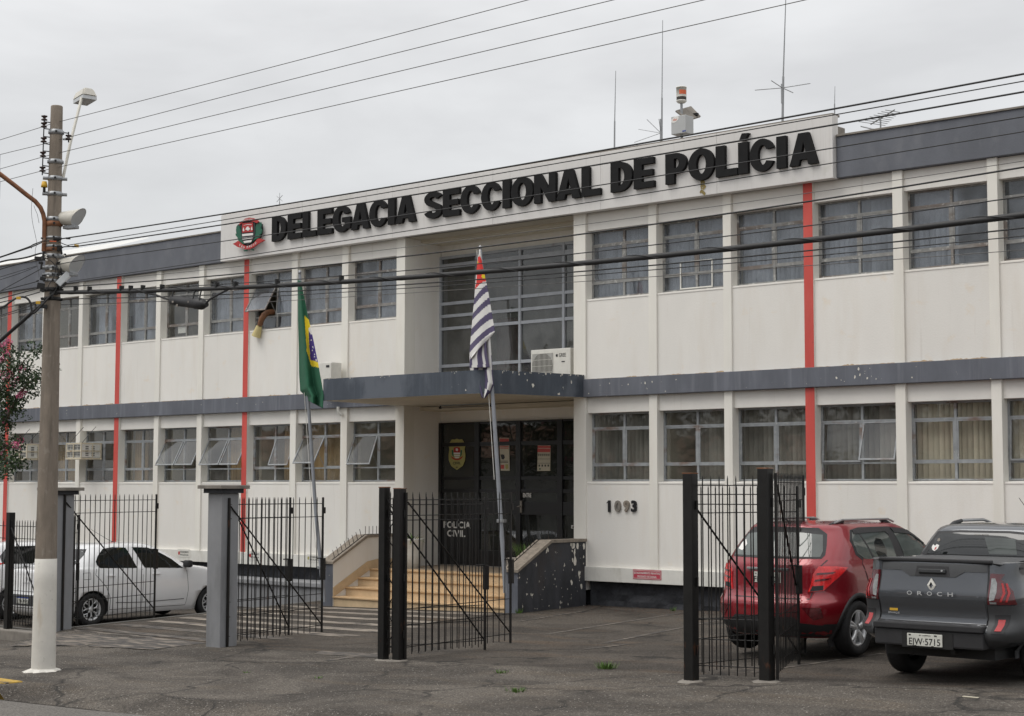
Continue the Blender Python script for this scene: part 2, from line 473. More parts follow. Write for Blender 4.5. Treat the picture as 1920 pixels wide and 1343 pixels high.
M['curtred'] = mat('curtain_dark_red', (0.16, 0.025, 0.022), .95, var=.2, scale=4)
M['room'] = mat('room_paint', (0.58, 0.53, 0.43), .9, var=.1, scale=.6)
M['roomd'] = mat('room_dark_furniture', (0.05, 0.045, 0.04), .7, var=.3, scale=2)
M['roomfloor'] = mat('room_floor', (0.10, 0.085, 0.07), .6, var=.2, scale=1)
M['doorblack'] = mat('door_black_enamel', (0.011, 0.011, 0.012), .35, var=.2, scale=4)
M['letter'] = mat('letter_black_foam', (0.0085, 0.0085, 0.009), .75, spec=.25, var=.25, scale=7, bump=.1, bscale=80, bdist=.002)
M['iron'] = mat('gate_black_iron', (0.010, 0.0095, 0.009), .45, spec=.4, var=.3, scale=8, bump=.2, bscale=70, bdist=.002, stains=[((.085, .035, .018), .64, .72, 7, (1, 1, .5), .7)])
M['wire'] = mat('cable_black', (0.018, 0.018, 0.019), .6, var=.1, scale=5)
M['wiregrey'] = mat('bare_wire_grey', (0.11, 0.105, 0.10), .5, metal=.4, var=.1, scale=5)
M['galv'] = mat('galvanised_steel', (0.30, 0.31, 0.32), .45, metal=.6, var=.15, scale=12, stains=[((.15, .09, .05), .66, .75, 9, (1, 1, 1), .6)])
M['porc'] = mat('brown_porcelain', (0.035, 0.018, 0.015), .25, var=.2, scale=9)
M['rust'] = mat('rusty_lamp_arm', (0.20, 0.085, 0.040), .8, var=.4, scale=9, bump=.3, bscale=60, bdist=.004, stains=[((.42, .38, .32), .55, .68, 5, (1, 1, 1), .6)])
M['lampwhite'] = mat('lamp_housing_cream', (0.56, 0.54, 0.48), .4, var=.1, scale=8, stains=[((.35, .31, .24), .55, .75, 6, (1, 1, 1), .5)])
M['lens'] = mat('lamp_lens', (0.55, 0.57, 0.58), .15, var=.06, scale=5)
M['plastw'] = mat('white_plastic', (0.66, 0.65, 0.60), .5, var=.05, scale=8, stains=[((.45, .42, .36), .6, .8, 5, (1, 1, .5), .4)])
M['plastcream'] = mat('cream_metal_casing', (0.56, 0.50, 0.38), .6, var=.1, scale=8, stains=[((.28, .13, .06), .60, .70, 9, (1, 1, 1), .7)])
M['plastgrey'] = mat('grey_enclosure', (0.42, 0.43, 0.43), .5, var=.05, scale=6)
M['dark'] = mat('dark_recess', (0.012, 0.012, 0.012), .7, var=.1)
M['antenna'] = mat('antenna_grey', (0.30, 0.31, 0.32), .5, metal=.3, var=.1)
M['orange'] = mat('orange_sticker', (0.62, 0.12, 0.04), .5, var=.05)
M['blue'] = mat('blue_sticker', (0.03, 0.06, 0.25), .5, var=.05)
M['polegrey'] = mat('flagpole_grey', (0.24, 0.255, 0.28), .5, var=.1, scale=5, stains=[((.12, .08, .06), .66, .74, 6, (1, 1, 1), .5)])
M['leaf'] = mat('leaf_green', (0.045, 0.075, 0.025), .6, var=.4, scale=3, spec=.3)
M['leaf2'] = mat('leaf_dark_green', (0.022, 0.042, 0.018), .6, var=.4, scale=3, spec=.3)
M['flower'] = mat('flower_pink', (0.52, 0.10, 0.21), .7, var=.25, scale=9)
M['bark'] = mat('bark_brown', (0.10, 0.075, 0.055), .9, var=.3, scale=9)
M['grass'] = mat('grass_green', (0.085, 0.16, 0.030), .7, var=.35, scale=6)
M['dryleaf'] = mat('dry_leaf_yellow', (0.26, 0.20, 0.07), .8, var=.3, scale=6)
M['asphalt'] = asphalt_mat('lot_asphalt', (0.034, 0.029, 0.024), (0.068, 0.058, 0.048), (0.17, 0.16, 0.15), dirt=(.085, .060, .040), dirt_amt=.7)
M['pavemat'] = asphalt_mat('pavement_asphalt', (0.044, 0.038, 0.032), (0.088, 0.077, 0.065), (0.30, 0.285, 0.26), dirt=(.085, .068, .050), dirt_amt=.6)
M['roadmat'] = asphalt_mat('road_asphalt', (0.108, 0.100, 0.090), (0.126, 0.117, 0.107), (0.155, 0.15, 0.145), crack=False, dirt=(.115, .105, .09), dirt_amt=.35)
M['earth'] = mat('bare_ground', (0.09, 0.07, 0.05), .95, var=.3, scale=.3)
M['reddirt'] = mat('red_dirt', (0.10, 0.045, 0.028), .95, var=.4, scale=9, bump=.5, bscale=40)
def worn_paint(name, c, under, lo, hi, sc_=6.0, st=(1, 1, 1)):
    return mat(name, under, .85, var=.3, scale=30, bump=.3, bscale=70, bdist=.008, stains=[(c, lo, hi, sc_, st, .88)])
M['zebra'] = worn_paint('worn_white_marking', (0.29, 0.25, 0.205), (0.055, 0.049, 0.044), .38, .54, 7.0, (.35, 1.5, 1))
M['zebra2'] = worn_paint('very_worn_white_marking', (0.24, 0.205, 0.165), (0.05, 0.045, 0.042), .46, .66, 9.0, (.25, 1.6, 1))
M['kerbyellow'] = mat('kerb_yellow_paint', (0.42, 0.27, 0.045), .8, var=.15, scale=8, bump=.4, bscale=40, bdist=.01, stains=[((.05, .045, .04), .55, .62, 8, (1, 1, 1), .9)])
M['kerbgrey'] = mat('kerb_concrete', (0.10, 0.095, 0.085), .9, var=.25, scale=7, bump=.4, bscale=40, bdist=.01)
M['black'] = mat('black_rubber', (0.013, 0.013, 0.014), .75, var=.15, scale=9)
M['plblack'] = mat('black_car_plastic', (0.022, 0.022, 0.024), .6, var=.15, scale=9, bump=.1, bscale=200, bdist=.001)
M['carglass'] = mat('dark_car_glass', (0.010, 0.012, 0.012), .03, var=0, spec=.9)
M['carglass2'] = mat('car_glass_painted_reflection', (0.070, 0.082, 0.076), .03, var=.5, scale=.9, spec=.9)  # uneven green-grey painted in for the building mirrored in the side windows
M['chrome'] = mat('alloy_silver', (0.62, 0.63, 0.64), .3, metal=.45, var=.05)
M['silver'] = mat('silver_paint', (0.42, 0.43, 0.44), .3, metal=.7, var=.05)
def carpaint(name, c, metal=.0, coat=1.0, r=.28):
    return mat(name, c, r, metal=metal, var=.03, scale=2, coat=coat)
M['carred'] = carpaint('car_paint_red', (0.235, 0.006, 0.014), .30)
M['cargrey'] = carpaint('car_paint_grey', (0.068, 0.074, 0.084), .45)
M['carwhite'] = carpaint('car_paint_white', (0.83, 0.835, 0.84), 0)
M['redlens'] = mat('red_light_lens', (0.70, 0.018, 0.020), .2, var=.3, scale=18, coat=1.0)
M['redlensdark'] = mat('dark_red_lens', (0.085, 0.006, 0.010), .12, var=.3, scale=12, coat=1.0)
M['reflector'] = mat('reflector_red', (0.36, 0.012, 0.014), .2, var=.1, scale=30, coat=.5)
M['clearlens'] = mat('clear_lens', (0.24, 0.25, 0.25), .15, var=.3, scale=30, coat=1.0)
M['bumper'] = mat('bumper_grey_plastic', (0.045, 0.047, 0.050), .55, var=.08, scale=9)
M['plate'] = mat('plate_white', (0.60, 0.60, 0.55), .5, var=.05)
M['platetxt'] = mat('plate_lettering', (0.02, 0.02, 0.02), .5, var=0)
M['white'] = mat('white_print', (0.72, 0.71, 0.68), .6, var=.03)
M['paper'] = mat('paper_cream', (0.50, 0.46, 0.36), .8, var=.06, scale=12)
M['redprint'] = mat('red_print', (0.45, 0.07, 0.06), .6, var=.06)
M['signred'] = mat('sign_red_pink', (0.46, 0.055, 0.085), .5, var=.06)
M['gold'] = mat('badge_gold', (0.36, 0.33, 0.115), .6, var=.08)
M['flagg'] = mat('flag_green', (0.014, 0.098, 0.050), .85, var=.12, scale=5)
M['flagy'] = mat('flag_yellow', (0.72, 0.55, 0.02), .85, var=.08, scale=5)
M['flagb'] = mat('flag_blue', (0.045, 0.025, 0.19), .85, var=.1, scale=5)
M['flagw'] = mat('flag_white', (0.66, 0.65, 0.63), .85, var=.05, scale=5)
M['flagk'] = mat('flag_violet_black', (0.085, 0.070, 0.135), .85, var=.12, scale=5)
M['flagr'] = mat('flag_red', (0.62, 0.035, 0.030), .85, var=.08, scale=5)
M['tin'] = mat('corrugated_white_sheet', (0.60, 0.60, 0.58), .5, var=.08, scale=2)
M['brownduct'] = mat('brown_leather', (0.15, 0.062, 0.022), .6, var=.2, scale=7)
M['yellowcup'] = mat('pale_yellow_foam', (0.56, 0.47, 0.22), .7, var=.08, scale=7)
M['tag'] = mat('yellow_cable_tag', (0.60, 0.36, 0.03), .6, var=.05)
M['peel'] = mat('flaked_tan_render', (0.50, 0.36, 0.22), .95, var=.25, scale=12)
M['flake'] = mat('bare_white_flake', (0.68, 0.65, 0.58), .9, var=.08, scale=12)
M['dgreen'] = mat('wreath_green', (0.010, 0.105, 0.060), .5, var=.15, scale=20)
M['crest'] = mat('crest_red', (0.40, 0.022, 0.020), .5, var=.05)
# ------------------------------------------------------------------ ground
PX = [-60, -40, -26, -24.2, -22.5, -19.5, -15.7, -10.6, -5, 6, 25]
PV = [-.62, -.45, -.30, -.27, -.17, -.085, 0.0, .17, .36, .55, .8]
LXF = [-60, -24.2, -19.5, -15.7, -10.6, -5, 6, 25]
LVF = [-.05, -.05, -.06, 0.0, .17, .36, .55, .8]
LXB = [-60, -24.4, -19.3, -17, -10, -5, 6, 25]
LVB = [-.03, -.03, .12, .13, .32, .46, .65, .9]
FY = -8.5
def zpave(x, y):
    b = interp(x, PX, PV)
    return b - .028 * (FY - y) if y > -12.4 else b - .11
def zroad(x, y):
    return interp(x, PX, PV) - .265 + .012 * min(5.0, max(0, -12.9 - y)) 
def zlot(x, y):
    f = interp(x, LXF, LVF); b = interp(x, LXB, LVB)
    return lerp(f, b, max(0, min(1, (y - FY) / -FY)))
def edgex(y): return -24.7 - .225 * (y + 4.54)
def gz(x, y):
    if y < -12.9: return zroad(x, y)
    if y > -8.4 and x < edgex(y): return -.31
    if y > -8.4: return zlot(x, y)
    p = zpave(x, y)
    if y < -12.4 and x > -18.4:
        p = lerp(zpave(x, -12.4), zroad(x, -12.95) + .006, (-12.4 - y) / .5)
    t = max(0, min(1, (-8.4 - y) / 1.0))
    if x < -23.7: t = max(t, min(1, (-23.7 - x) / .3))
    return lerp(zlot(x, -8.4), p, t)
def sheet(name, xs, ys, fz, m, fx=None):
    mb = MB()
    vs = [((fx(x, y) if fx else x), y, 0) for y in ys for x in xs]
    vs = [(p[0], p[1], fz(p[0], p[1])) for p in vs]
    nx = len(xs)
    mb.add(vs, [(j * nx + i, j * nx + i + 1, (j + 1) * nx + i + 1, (j + 1) * nx + i) for j in range(len(ys) - 1) for i in range(nx - 1)], 0, True)
    return tag(mb.build(name, m), kind='structure')
def frange(a, b, n): return [lerp(a, b, i / n) for i in range(n + 1)]
tag(MB().quad((-400, -300, -1.6), (400, -300, -1.6), (400, 400, -1.6), (-400, 400, -1.6)).build('ground', M['earth']), kind='structure')
sheet('road', frange(-110, 60, 60), frange(-26.0, -12.86, 8), zroad, M['roadmat'])
_px = frange(-60, -24.6, 26) + frange(-24.4, -18.9, 22) + [-18.75, -18.55, -18.4] + frange(-18.2, 20, 60)
sheet('pavement', _px, [-12.9, -12.75, -12.6, -12.45, -12.4, -12, -11, -10, -9.4, -9.2, -9.0, -8.8, -8.6, -8.4], lambda x, y: gz(x, y), M['pavemat'])
sheet('parking_lot', frange(0, 1, 60), frange(-8.4, 1.2, 20), lambda x, y: zlot(x, y), M['asphalt'], fx=lambda u, y: lerp(edgex(y), 14.0, u))
sheet('sunken_parking_bay', frange(0, 1, 12), frange(-8.3, .6, 8), lambda x, y: -.31, M['asphalt'], fx=lambda u, y: lerp(-60, edgex(y) - .02, u))
sheet('opposite_pavement', frange(-110, 60, 20), [-30.5, -26.0], lambda x, y: zroad(x, y) + .14, M['pavemat'])
mb = MB()
for i in range(12):
    y0, y1 = lerp(-8.35, .6, i / 12), lerp(-8.35, .6, (i + 1) / 12)
    mb.add([(edgex(y0) - .02, y0, -.35), (edgex(y1) - .02, y1, -.35), (edgex(y1) + .10, y1, zlot(edgex(y1), y1) + .006), (edgex(y0) + .10, y0, zlot(edgex(y0), y0) + .006),
            (edgex(y0) - .03, y0, zlot(edgex(y0), y0) + .006), (edgex(y1) - .03, y1, zlot(edgex(y1), y1) + .006)], [(0, 1, 5, 4), (4, 5, 2, 3)])
mb.box(-60, -24.05, -8.42, -8.28, -.4, -.10)
tag(mb.build('retaining_kerb', M['kerbgrey']), kind='structure')
# street kerb, yellow near the pole
mb = MB()
x = -60.0
while x < -19.0:
    x2 = min(x + 1.0, -18.62)
    zz = zpave(x, -12.5) + .005
    mb.rbox(x + .006, x2 - .006, -12.62, -12.40, zz - .35, zz, .018)
    x = x2
    if x2 >= -18.62: break
tag(mb.build('kerb', M['kerbgrey']), kind='structure')
mb = MB()
zz = zpave(-18.8, -12.5)
mb.rbox(-20.9, -18.60, -12.65, -12.385, zz - .3, zz + .022, .02)
tag(mb.build('painted_kerb', M['kerbyellow']), kind='structure')
# worn crossing bars between the gate and the steps
def gpt(px, py, z=-.04):
    p = at(px, py, Z=z)
    for _ in range(6): p = at(px, py, Z=zlot(p.x, p.y) if p.y > -8.4 else gz(p.x, p.y))
    return p
def marking(quad_pts, m, name='road_marking', nsub=10, jag=.05, lift=.005):
    a, b, c, d = quad_pts
    mb = MB(); vs = []
    for i in range(nsub + 1):
        t = i / nsub
        p = Vector(a).lerp(Vector(b), t); q = Vector(d).lerp(Vector(c), t)
        for s_ in (0, .33, .66, 1):
            r = p.lerp(q, s_)
            jx = random.uniform(-jag, jag) if s_ in (0, 1) else 0
            vs.append((r.x, r.y + jx, gz(r.x, r.y) + lift))
    mb.add(vs, [(i * 4 + k, (i + 1) * 4 + k, (i + 1) * 4 + k + 1, i * 4 + k + 1) for i in range(nsub) for k in range(3)])
    return tag(mb.build(name, m), kind='structure')
for i, (y, x0, x1, w) in enumerate([(-2.55, -25.05, -19.75, .30), (-3.35, -24.85, -19.6, .26), (-4.15, -24.65, -19.3, .28), (-4.95, -24.4, -19.0, .26),
                                    (-5.75, -24.1, -18.9, .30), (-6.55, -23.9, -19.0, .30), (-7.35, -23.8, -19.6, .30), (-8.15, -23.7, -19.9, .26)]):
    marking([(x0, y, 0), (x1, y, 0), (x1 + .2, y + w, 0), (x0, y + w, 0)], M['zebra' if i < 6 else 'zebra2'], 'crossing_bar', 24, .035)
marking([(-23.6, -9.35, 0), (-20.2, -9.1, 0), (-20.0, -8.25, 0), (-23.5, -8.3, 0)], M['zebra2'], 'worn_marking', 16, .08)
for pts, w in [(((975, 1166), (1100, 1146)), .07), (((1030, 1190), (1282, 1150)), .10), (((1140, 1206), (1370, 1160)), .09), (((1415, 1262), (1660, 1226)), .08), (((1100, 1218), (1180, 1209)), .09),
               (((620, 1240), (740, 1222)), .12)]:
    p, q = gpt(*pts[0]), gpt(*pts[1])
    n = Vector((-(q - p).y, (q - p).x, 0)).normalized() * w
    marking([p, q, q + n, p + n], M['zebra2'], 'parking_line', 10, .02)
p, q = at(600, 1243, Z=-.02), at(690, 1236, Z=-.02)
marking([at(590, 1226, Z=-.02), at(730, 1238, Z=-.02), at(720, 1230, Z=-.02), at(600, 1220, Z=-.02)], M['zebra2'], 'worn_marking', 8, .03)

# ------------------------------------------------------------------ building
B = empty('police_station', (-21.8, 0, 0), 'long two storey white office building with grey bands, red stripes and grey window frames', 'building')
RP = [(-19.59, -19.30), (-17.83, -17.65), (-16.20, -16.03), (-14.56, -14.38), (-12.88, -12.70), (-11.23, -11.06), (-9.59, -9.41), (-7.94, -7.77), (-6.30, -6.12)]
LP = [(-24.34, -24.09), (-26.0, -25.80), (-27.62, -27.43), (-29.25, -29.08), (-30.89, -30.71), (-32.52, -32.34), (-34.11, -33.93), (-35.72, -35.55), (-37.33, -37.16), (-38.96, -38.78), (-40.60, -40.42), (-42.25, -42.07), (-43.9, -43.72)]
REDX = {-14.56, -29.25, -34.11, -38.96, -9.59}
YW, YP = .20, .035     # window plane, panel plane
DEEP = .45
ZB, ZS1, ZL1, ZBAND0, ZBAND1, ZS2, ZL2, ZPAR0, ZPAR1 = .84, 2.43, 3.70, 4.0, 4.335, 5.87, 7.155, 7.50, 8.20
for x0, x1 in RP + LP:
    red = x0 in REDX
    mb = MB()
    mb.rbox(x0, x1, 0, .30, ZB, ZBAND0, .006)
    mb.rbox(x0, x1, 0, .30, ZBAND1, ZPAR0 - .002, .006)
    o = mb.build('pilaster', M['pil'], B)
    if red:
        for za, zb in ((ZB + .004, ZBAND0 - .004), (ZBAND1 + .004, ZPAR0 - .006)):
            q = MB(); q.box(x0 + .001, x1 - .001, -.003, .004, za, zb); q.build('red_stripe', M['red'], o)
bays = []
for L_ in (RP, sorted(LP)):
    for i in range(len(L_) - 1):
        bays.append((L_[i][1], L_[i + 1][0]))
for x0, x1 in bays:
    for za, zb in ((ZB, ZS1), (ZBAND1, ZS2)):
        mb = MB()
        # rendered panel under the window: slight bevel and a sill that slopes out
        mb.box(x0, x1, YP, DEEP, za, zb - .02)
        mb.add([(x0, YP - .008, zb - .035), (x1, YP - .008, zb - .035), (x1, YW + .06, zb), (x0, YW + .06, zb), (x0, YP - .008, zb - .055), (x1, YP - .008, zb - .055), (x0, YP, zb - .06), (x1, YP, zb - .06)],
               [(0, 1, 2, 3), (4, 5, 1, 0), (6, 7, 5, 4)])
        mb.build('wall_panel', M['wall'], B)
for x0, x1 in bays:
    for za, zb in ((ZL1, ZBAND0), (ZL2, ZPAR0 - .003)):
        MB().rbox(x0, x1, .065, DEEP, za, zb, .006).build('lintel', M['lint'], B)
for x0, x1 in ((-43.9, -24.34), (-19.59, -6.12)):
    MB().rbox(x0 - .003, x1 + .003, -.035, DEEP, .575, ZB, .008).build('plinth', M['plinth'], B)
MB().rbox(-43.9, -24.30, -.06, .4, ZBAND0, ZBAND1, .008).build('grey_band', M['grey'], B)
MB().rbox(-19.32, -6.1, -.06, .4, ZBAND0, ZBAND1, .008).build('grey_band', M['grey'], B)
MB().rbox(-43.92, -29.92, -.06, .25, ZPAR0, ZPAR1, .01).build('parapet', M['greyp'], B)
MB().rbox(-13.87, -6.1, -.06, .25, ZPAR0, ZPAR1, .01).build('parapet', M['greyp'], B)
MB().rbox(-43.95, -29.93, -.085, .28, ZPAR1, ZPAR1 + .035, .006).build('parapet_cap', M['concrete'], B)
MB().rbox(-13.865, -6.07, -.085, .28, ZPAR1, ZPAR1 + .035, .006).build('parapet_cap', M['concrete'], B)
MB().rbox(-29.90, -13.88, .03, .26, ZPAR0 + .01, 8.40, .006).build('parapet_wall', M['concrete'], B)
# rough dark foundation, set back under the plinth
bm = bmesh.new()
for x0, x1 in ((-43.9, -24.4), (-19.3, -6.12)):
    bmesh.ops.create_grid(bm, x_segments=int((x1 - x0) * 9), y_segments=8, size=.5, matrix=Matrix.Translation(((x0 + x1) / 2, .12, .1)) @ Matrix.Rotation(R(90), 4, 'X') @ Matrix.Diagonal((x1 - x0, .98, 1, 1)))
from mathutils import noise as mnoise
for v in bm.verts:
    c = mnoise.cell_vector(Vector((v.co.x * 2.1, 3.0, v.co.z * 3.3)))
    d_, pts_ = mnoise.voronoi(Vector((v.co.x * 2.2, 0, v.co.z * 3.6)))
    v.co.y += .10 * (d_[0] - .3) + .03 * mnoise.noise(v.co * 7)
MB().bm(bm, 0, smooth=False).build('foundation', M['stone'], B)
MB().box(-43.9, -6.1, .34, .44, -.5, .59).build('foundation_wall', M['stone'], B)
# ends, roof, floors, rooms
mb = MB()
mb.box(-43.9, -43.7, .3, 9, -.4, 8.1)
mb.box(-6.3, -6.1, .3, 9, -.1, 8.1)
mb.box(-43.9, -6.1, 8.8, 9.0, -.4, 8.1)
mb.build('end_wall', M['wall'], B)
mb = MB()
mb.box(-43.7, -6.3, .26, 8.8, 7.52, 7.62)
mb.build('roof', M['concrete'], B)
mb = MB()
for x0, x1 in ((-43.7, -24.3), (-19.4, -6.3)):
    mb.box(x0, x1, DEEP - .01, 8.7, .60, .72); mb.box(x0, x1, DEEP - .01, 8.7, 3.98, 4.32)
mb.box(-24.3, -19.4, 1.3, 8.7, .58, .68); mb.box(-24.3, -19.4, 1.3, 8.7, 4.0, 4.34)
mb.build('floor_slab', M['roomfloor'], B)
mb = MB()
mb.box(-43.7, -6.3, 3.2, 3.3, .72, 7.5)
for x in (-40.5, -37.25, -34.0, -32.4, -29.15, -25.9, -24.25, -19.5, -17.74, -14.5, -12.8, -9.5):  # partitions added to vary the darkness behind the windows
    mb.box(x - .04, x + .04, DEEP + .02, 3.2, .72, 3.97)
for x in (-40.5, -37.25, -34.0, -30.8, -27.5, -24.25, -19.5, -16.1, -12.8, -9.5):
    mb.box(x - .04, x + .04, DEEP + .02, 3.2, 4.33, 7.5)
mb.box(-43.7, -6.3, DEEP + .02, 4.2, 3.90, 3.97); mb.box(-43.7, -6.3, DEEP + .02, 4.2, 7.44, 7.5)
mb.build('interior_wall', M['room'], B)
mb = MB()
for x, y, w, h, z in [(-18.9, 1.4, .5, 1.9, .72), (-16.9, 1.8, .8, 1.5, .72), (-15.2, 1.3, .6, 2.0, .72), (-13.6, 1.2, .6, 1.9, .72), (-25.2, 1.5, .7, 1.9, .72), (-26.9, 1.2, .5, 1.7, .72), (-28.5, 1.7, .6, 2.2, .72),
                      (-30.0, 1.4, .7, 1.9, .72), (-31.6, 1.2, .5, 2.0, .72), (-33.1, 1.5, .8, 2.3, .72), (-35.0, 1.4, .6, 1.9, .72), (-36.6, 1.2, .9, 2.1, .72), (-25.0, 1.3, .5, 2.3, 4.33), (-26.7, 1.6, .7, 1.9, 4.33),
                      (-29.9, 1.5, .7, 2.0, 4.33), (-31.8, 1.2, .6, 2.2, 4.33), (-33.3, 1.4, .8, 2.0, 4.33), (-35.2, 1.5, .8, 2.4, 4.33), (-36.6, 1.2, .5, 2.0, 4.33), (-12.0, 1.6, .8, 1.9, 4.33), (-10.6, 1.5, .8, 1.9, 4.33)]:
    mb.box(x - w / 2, x + w / 2, y, y + .5, z, z + h)
mb.build('cabinet', M['roomd'], B)

# ------------------------------------------------------------------ windows
def sash_geo(w, h, t=.028):
    mb = MB()
    mb.box(0, t, -.012, .012, -h, 0); mb.box(w - t, w, -.012, .012, -h, 0)
    mb.box(t, w - t, -.012, .012, -t, 0); mb.box(t, w - t, -.012, .012, -h, -h + t)
    return mb
_pm = {}
def pane_mesh(w, h):
    k = (round(w, 3), round(h, 3))
    if k not in _pm:
        mb = MB(); mb.box(0, w, -.002, .002, 0, h); _pm[k] = mb
    return _pm[k]
_slat = {}
def window(x0, x1, z0, z1, b1, b2, kind, opened=(0, 0), glass='glass', fm='frame', split=.52):
    w, h = x1 - x0, z1 - z0
    org = Vector((x0, YW, z0))
    mb = MB()
    t = .034
    mb.box(0, t, 0, .06, 0, h); mb.box(w - t, w, 0, .06, 0, h)
    mb.box(t, w - t, 0, .06, 0, t * .8); mb.box(t, w - t, 0, .06, h - t, h)
    mxx = w * split
    mb.box(mxx - .021, mxx + .021, -.006, .05, t * .8, h - t)
    for zc in (b1, b2):
        mb.box(t, mxx - .021, -.004, .052, zc - .016, zc + .016); mb.box(mxx + .021, w - t, -.004, .052, zc - .016, zc + .016)
    off = Vector(org)
    o = mb.build('window', [M[fm]], B, local=True, loc=org - WP[B])
    WP[o] = org
    cols = ((t, mxx - .021), (mxx + .021, w - t))
    rows = ((t * .8, b1 - .016), (b1 + .016, b2 - .016), (b2 + .016, h - t))
    for ci, (cx0, cx1) in enumerate(cols):
        for ri, (rz0, rz1) in enumerate(rows):
            ang = opened[ci] if ri == 1 else 0
            pm = pane_mesh(cx1 - cx0, rz1 - rz0)
            key = ('m', round(cx1 - cx0, 3), round(rz1 - rz0, 3), glass)
            if key not in _pm: _pm[key] = pm.mesh('pane', [M[glass]])
            if ri == 1:
                sw, sh = cx1 - cx0, rz1 - rz0
                k2 = ('s', round(sw, 3), round(sh, 3), fm)
                if k2 not in _pm: _pm[k2] = sash_geo(sw, sh).mesh('sash', [M[fm]])
                link('sash', _pm[k2], o, (cx0, .012, rz1), rot=(R(-ang), 0, 0))
                pk = ('t', round(sw, 3), round(sh, 3), glass)
                if pk not in _pm:
                    q = MB(); q.box(.02, sw - .02, -.002, .002, -sh + .02, -.02); _pm[pk] = q.mesh('pane', [M[glass]])
                link('pane', _pm[pk], o, (cx0, .012, rz1), rot=(R(-ang), 0, 0))
                if ang > 8:
                    q = MB()
                    yb = .012 - math.sin(R(ang)) * sh * .6; zb = rz1 - math.cos(R(ang)) * sh * .6
                    for xx in (cx0 + .012, cx1 - .012):
                        q.cyl((xx, .012, rz0 + .01), (xx, yb, zb), .006, n=5)
                    q.build('stay_arm', M[fm], o, local=True)
            else:
                link('pane', _pm[key], o, (cx0, .022, rz0))
    if kind and kind[0] == 'v':       # vertical blind: 'vg' grey, 'vd' dark, 'vb' beige ; kind[2:] = covered range
        m = M[{'g': 'blindg', 'd': 'blindd', 'b': 'blindb'}[kind[1]]]
        a, b = (0, 1) if len(kind) < 3 else {'l': (0, .56), 'r': (.5, 1), 'f': (0, .92)}[kind[2]]
        n = 15
        for i in range(n):
            fx = (i + .5) / n
            if fx < a or fx > b: continue
            mk = (kind[1], i % 3)
            if mk not in _slat:
                q = MB()
                for s_ in range(4):
                    c0, c1 = -.046 + .023 * s_, -.046 + .023 * (s_ + 1)
                    f = lambda c: -.010 * (1 - (c / .046) ** 2)
                    q.add([(c0, f(c0), 0), (c1, f(c1), 0), (c1, f(c1), h - .05), (c0, f(c0), h - .05)], [(0, 1, 2, 3)], 0, True)
                _slat[mk] = q.mesh('blind_slat', [m])
            link('blind_slat', _slat[mk], o, (fx * w, .19, .02), rot=(0, 0, R(random.uniform(14, 34))))
    elif kind and kind[0] == 'c':     # hanging curtain; 'cl' left half, 'cr' right half, 'cf' full
        a, b = {'l': (.08, .5), 'r': (.55, .98), 'f': (.03, .97), 'm': (.3, .75)}[kind[1]]
        q = MB()
        n = 36
        vs = []
        for i in range(n + 1):
            xx = lerp(a, b, i / n) * w; yy = .22 + .03 * math.sin(i * 1.35) + .012 * math.sin(i * 2.9 + 1)
            vs += [(xx, yy, .0), (xx, yy, h)]
        q.add(vs, [(2 * i, 2 * i + 2, 2 * i + 3, 2 * i + 1) for i in range(n)], 0, True)
        q.build('curtain', M['curtred'] if kind[2:] == 'r' else (M['blindg'] if kind[2:] == 'g' else M['curtain']), o, local=True)
    return o
RB = [(RP[i][1], RP[i + 1][0]) for i in range(len(RP) - 1)]
lpS = sorted(LP)
LB = [(lpS[i][1], lpS[i + 1][0]) for i in range(len(lpS) - 1)][::-1]   # from the entrance outwards
low_r = [('vd', (0, 0)), ('vdr', (0, 0)), ('vd', (0, 0)), ('vd', (4, 17)), ('vb', (0, 0)), ('vb', (3, 0)), ('vd', (0, 0)), ('vb', (0, 0))]
up_r = ['vg', 'vg', 'vg', 'vg', 'vgl', None, 'vg', None]
for (x0, x1), (k, op) in zip(RB, low_r): window(x0, x1, ZS1, ZL1, .29, .99, k, op, 'glass', 'frame')
for (x0, x1), k in zip(RB, up_r): window(x0, x1, ZS2, ZL2, .285, 1.02, k, (0, 0), 'glassup', 'frameup')
low_l = [(None, (22, 0)), ('cfc', (29, 0)), ('cr', (0, 22)), ('cm', (27, 27)), (None, (28, 28)), ('cl', (0, 0)), (None, (0, 0)), ('cf', (0, 0)), (None, (0, 0)), (None, (0, 0)), (None, (0, 0)), (None, (0, 0))]
up_l = [('cmg', (0, 0)), ('vg', (0, 0)), ('vgr', (30, 6)), ('vg', (0, 0)), (None, (0, 0)), ('vgl', (0, 0)), ('clg', (0, 0)), (None, (0, 0)), ('clg', (0, 0)), (None, (0, 0)), (None, (0, 0)), (None, (0, 0))]
for (x0, x1), (k, op) in zip(LB, low_l): window(x0, x1, ZS1, ZL1, .29, .99, k, op, 'glass', 'frame')
for (x0, x1), (k, op) in zip(LB, up_l): window(x0, x1, ZS2, ZL2, .285, 1.02, k, op, 'glassup' if k else 'glass', 'frameup')
# ------------------------------------------------------------------ entrance recess
mb = MB()
mb.box(-24.34, -24.09, .30, 1.30, .50, ZPAR0 - .004)
mb.box(-19.59, -19.30, .30, 1.30, .50, ZPAR0 - .004)
mb.box(-24.09, -19.59, 1.10, 1.30, 7.196, ZPAR0 - .004)
mb.box(-24.09, -19.59, 1.10, 1.30, 3.66, ZBAND0)
mb.box(-24.30, -24.09, 0.004, .30, .50, ZB); mb.box(-19.59, -19.35, .004, .30, .40, ZB)
mb.box(-24.34, -24.09, .004, .30, ZBAND0, ZBAND1); mb.box(-19.59, -19.335, .004, .30, ZBAND0, ZBAND1)
mb.build('recess_wall', M['wall'], B)
mb = MB()
mb.box(-24.09, -19.59, -.05, 1.10, 7.49, 7.51)
mb.build('recess_ceiling', M['soffit'], B)
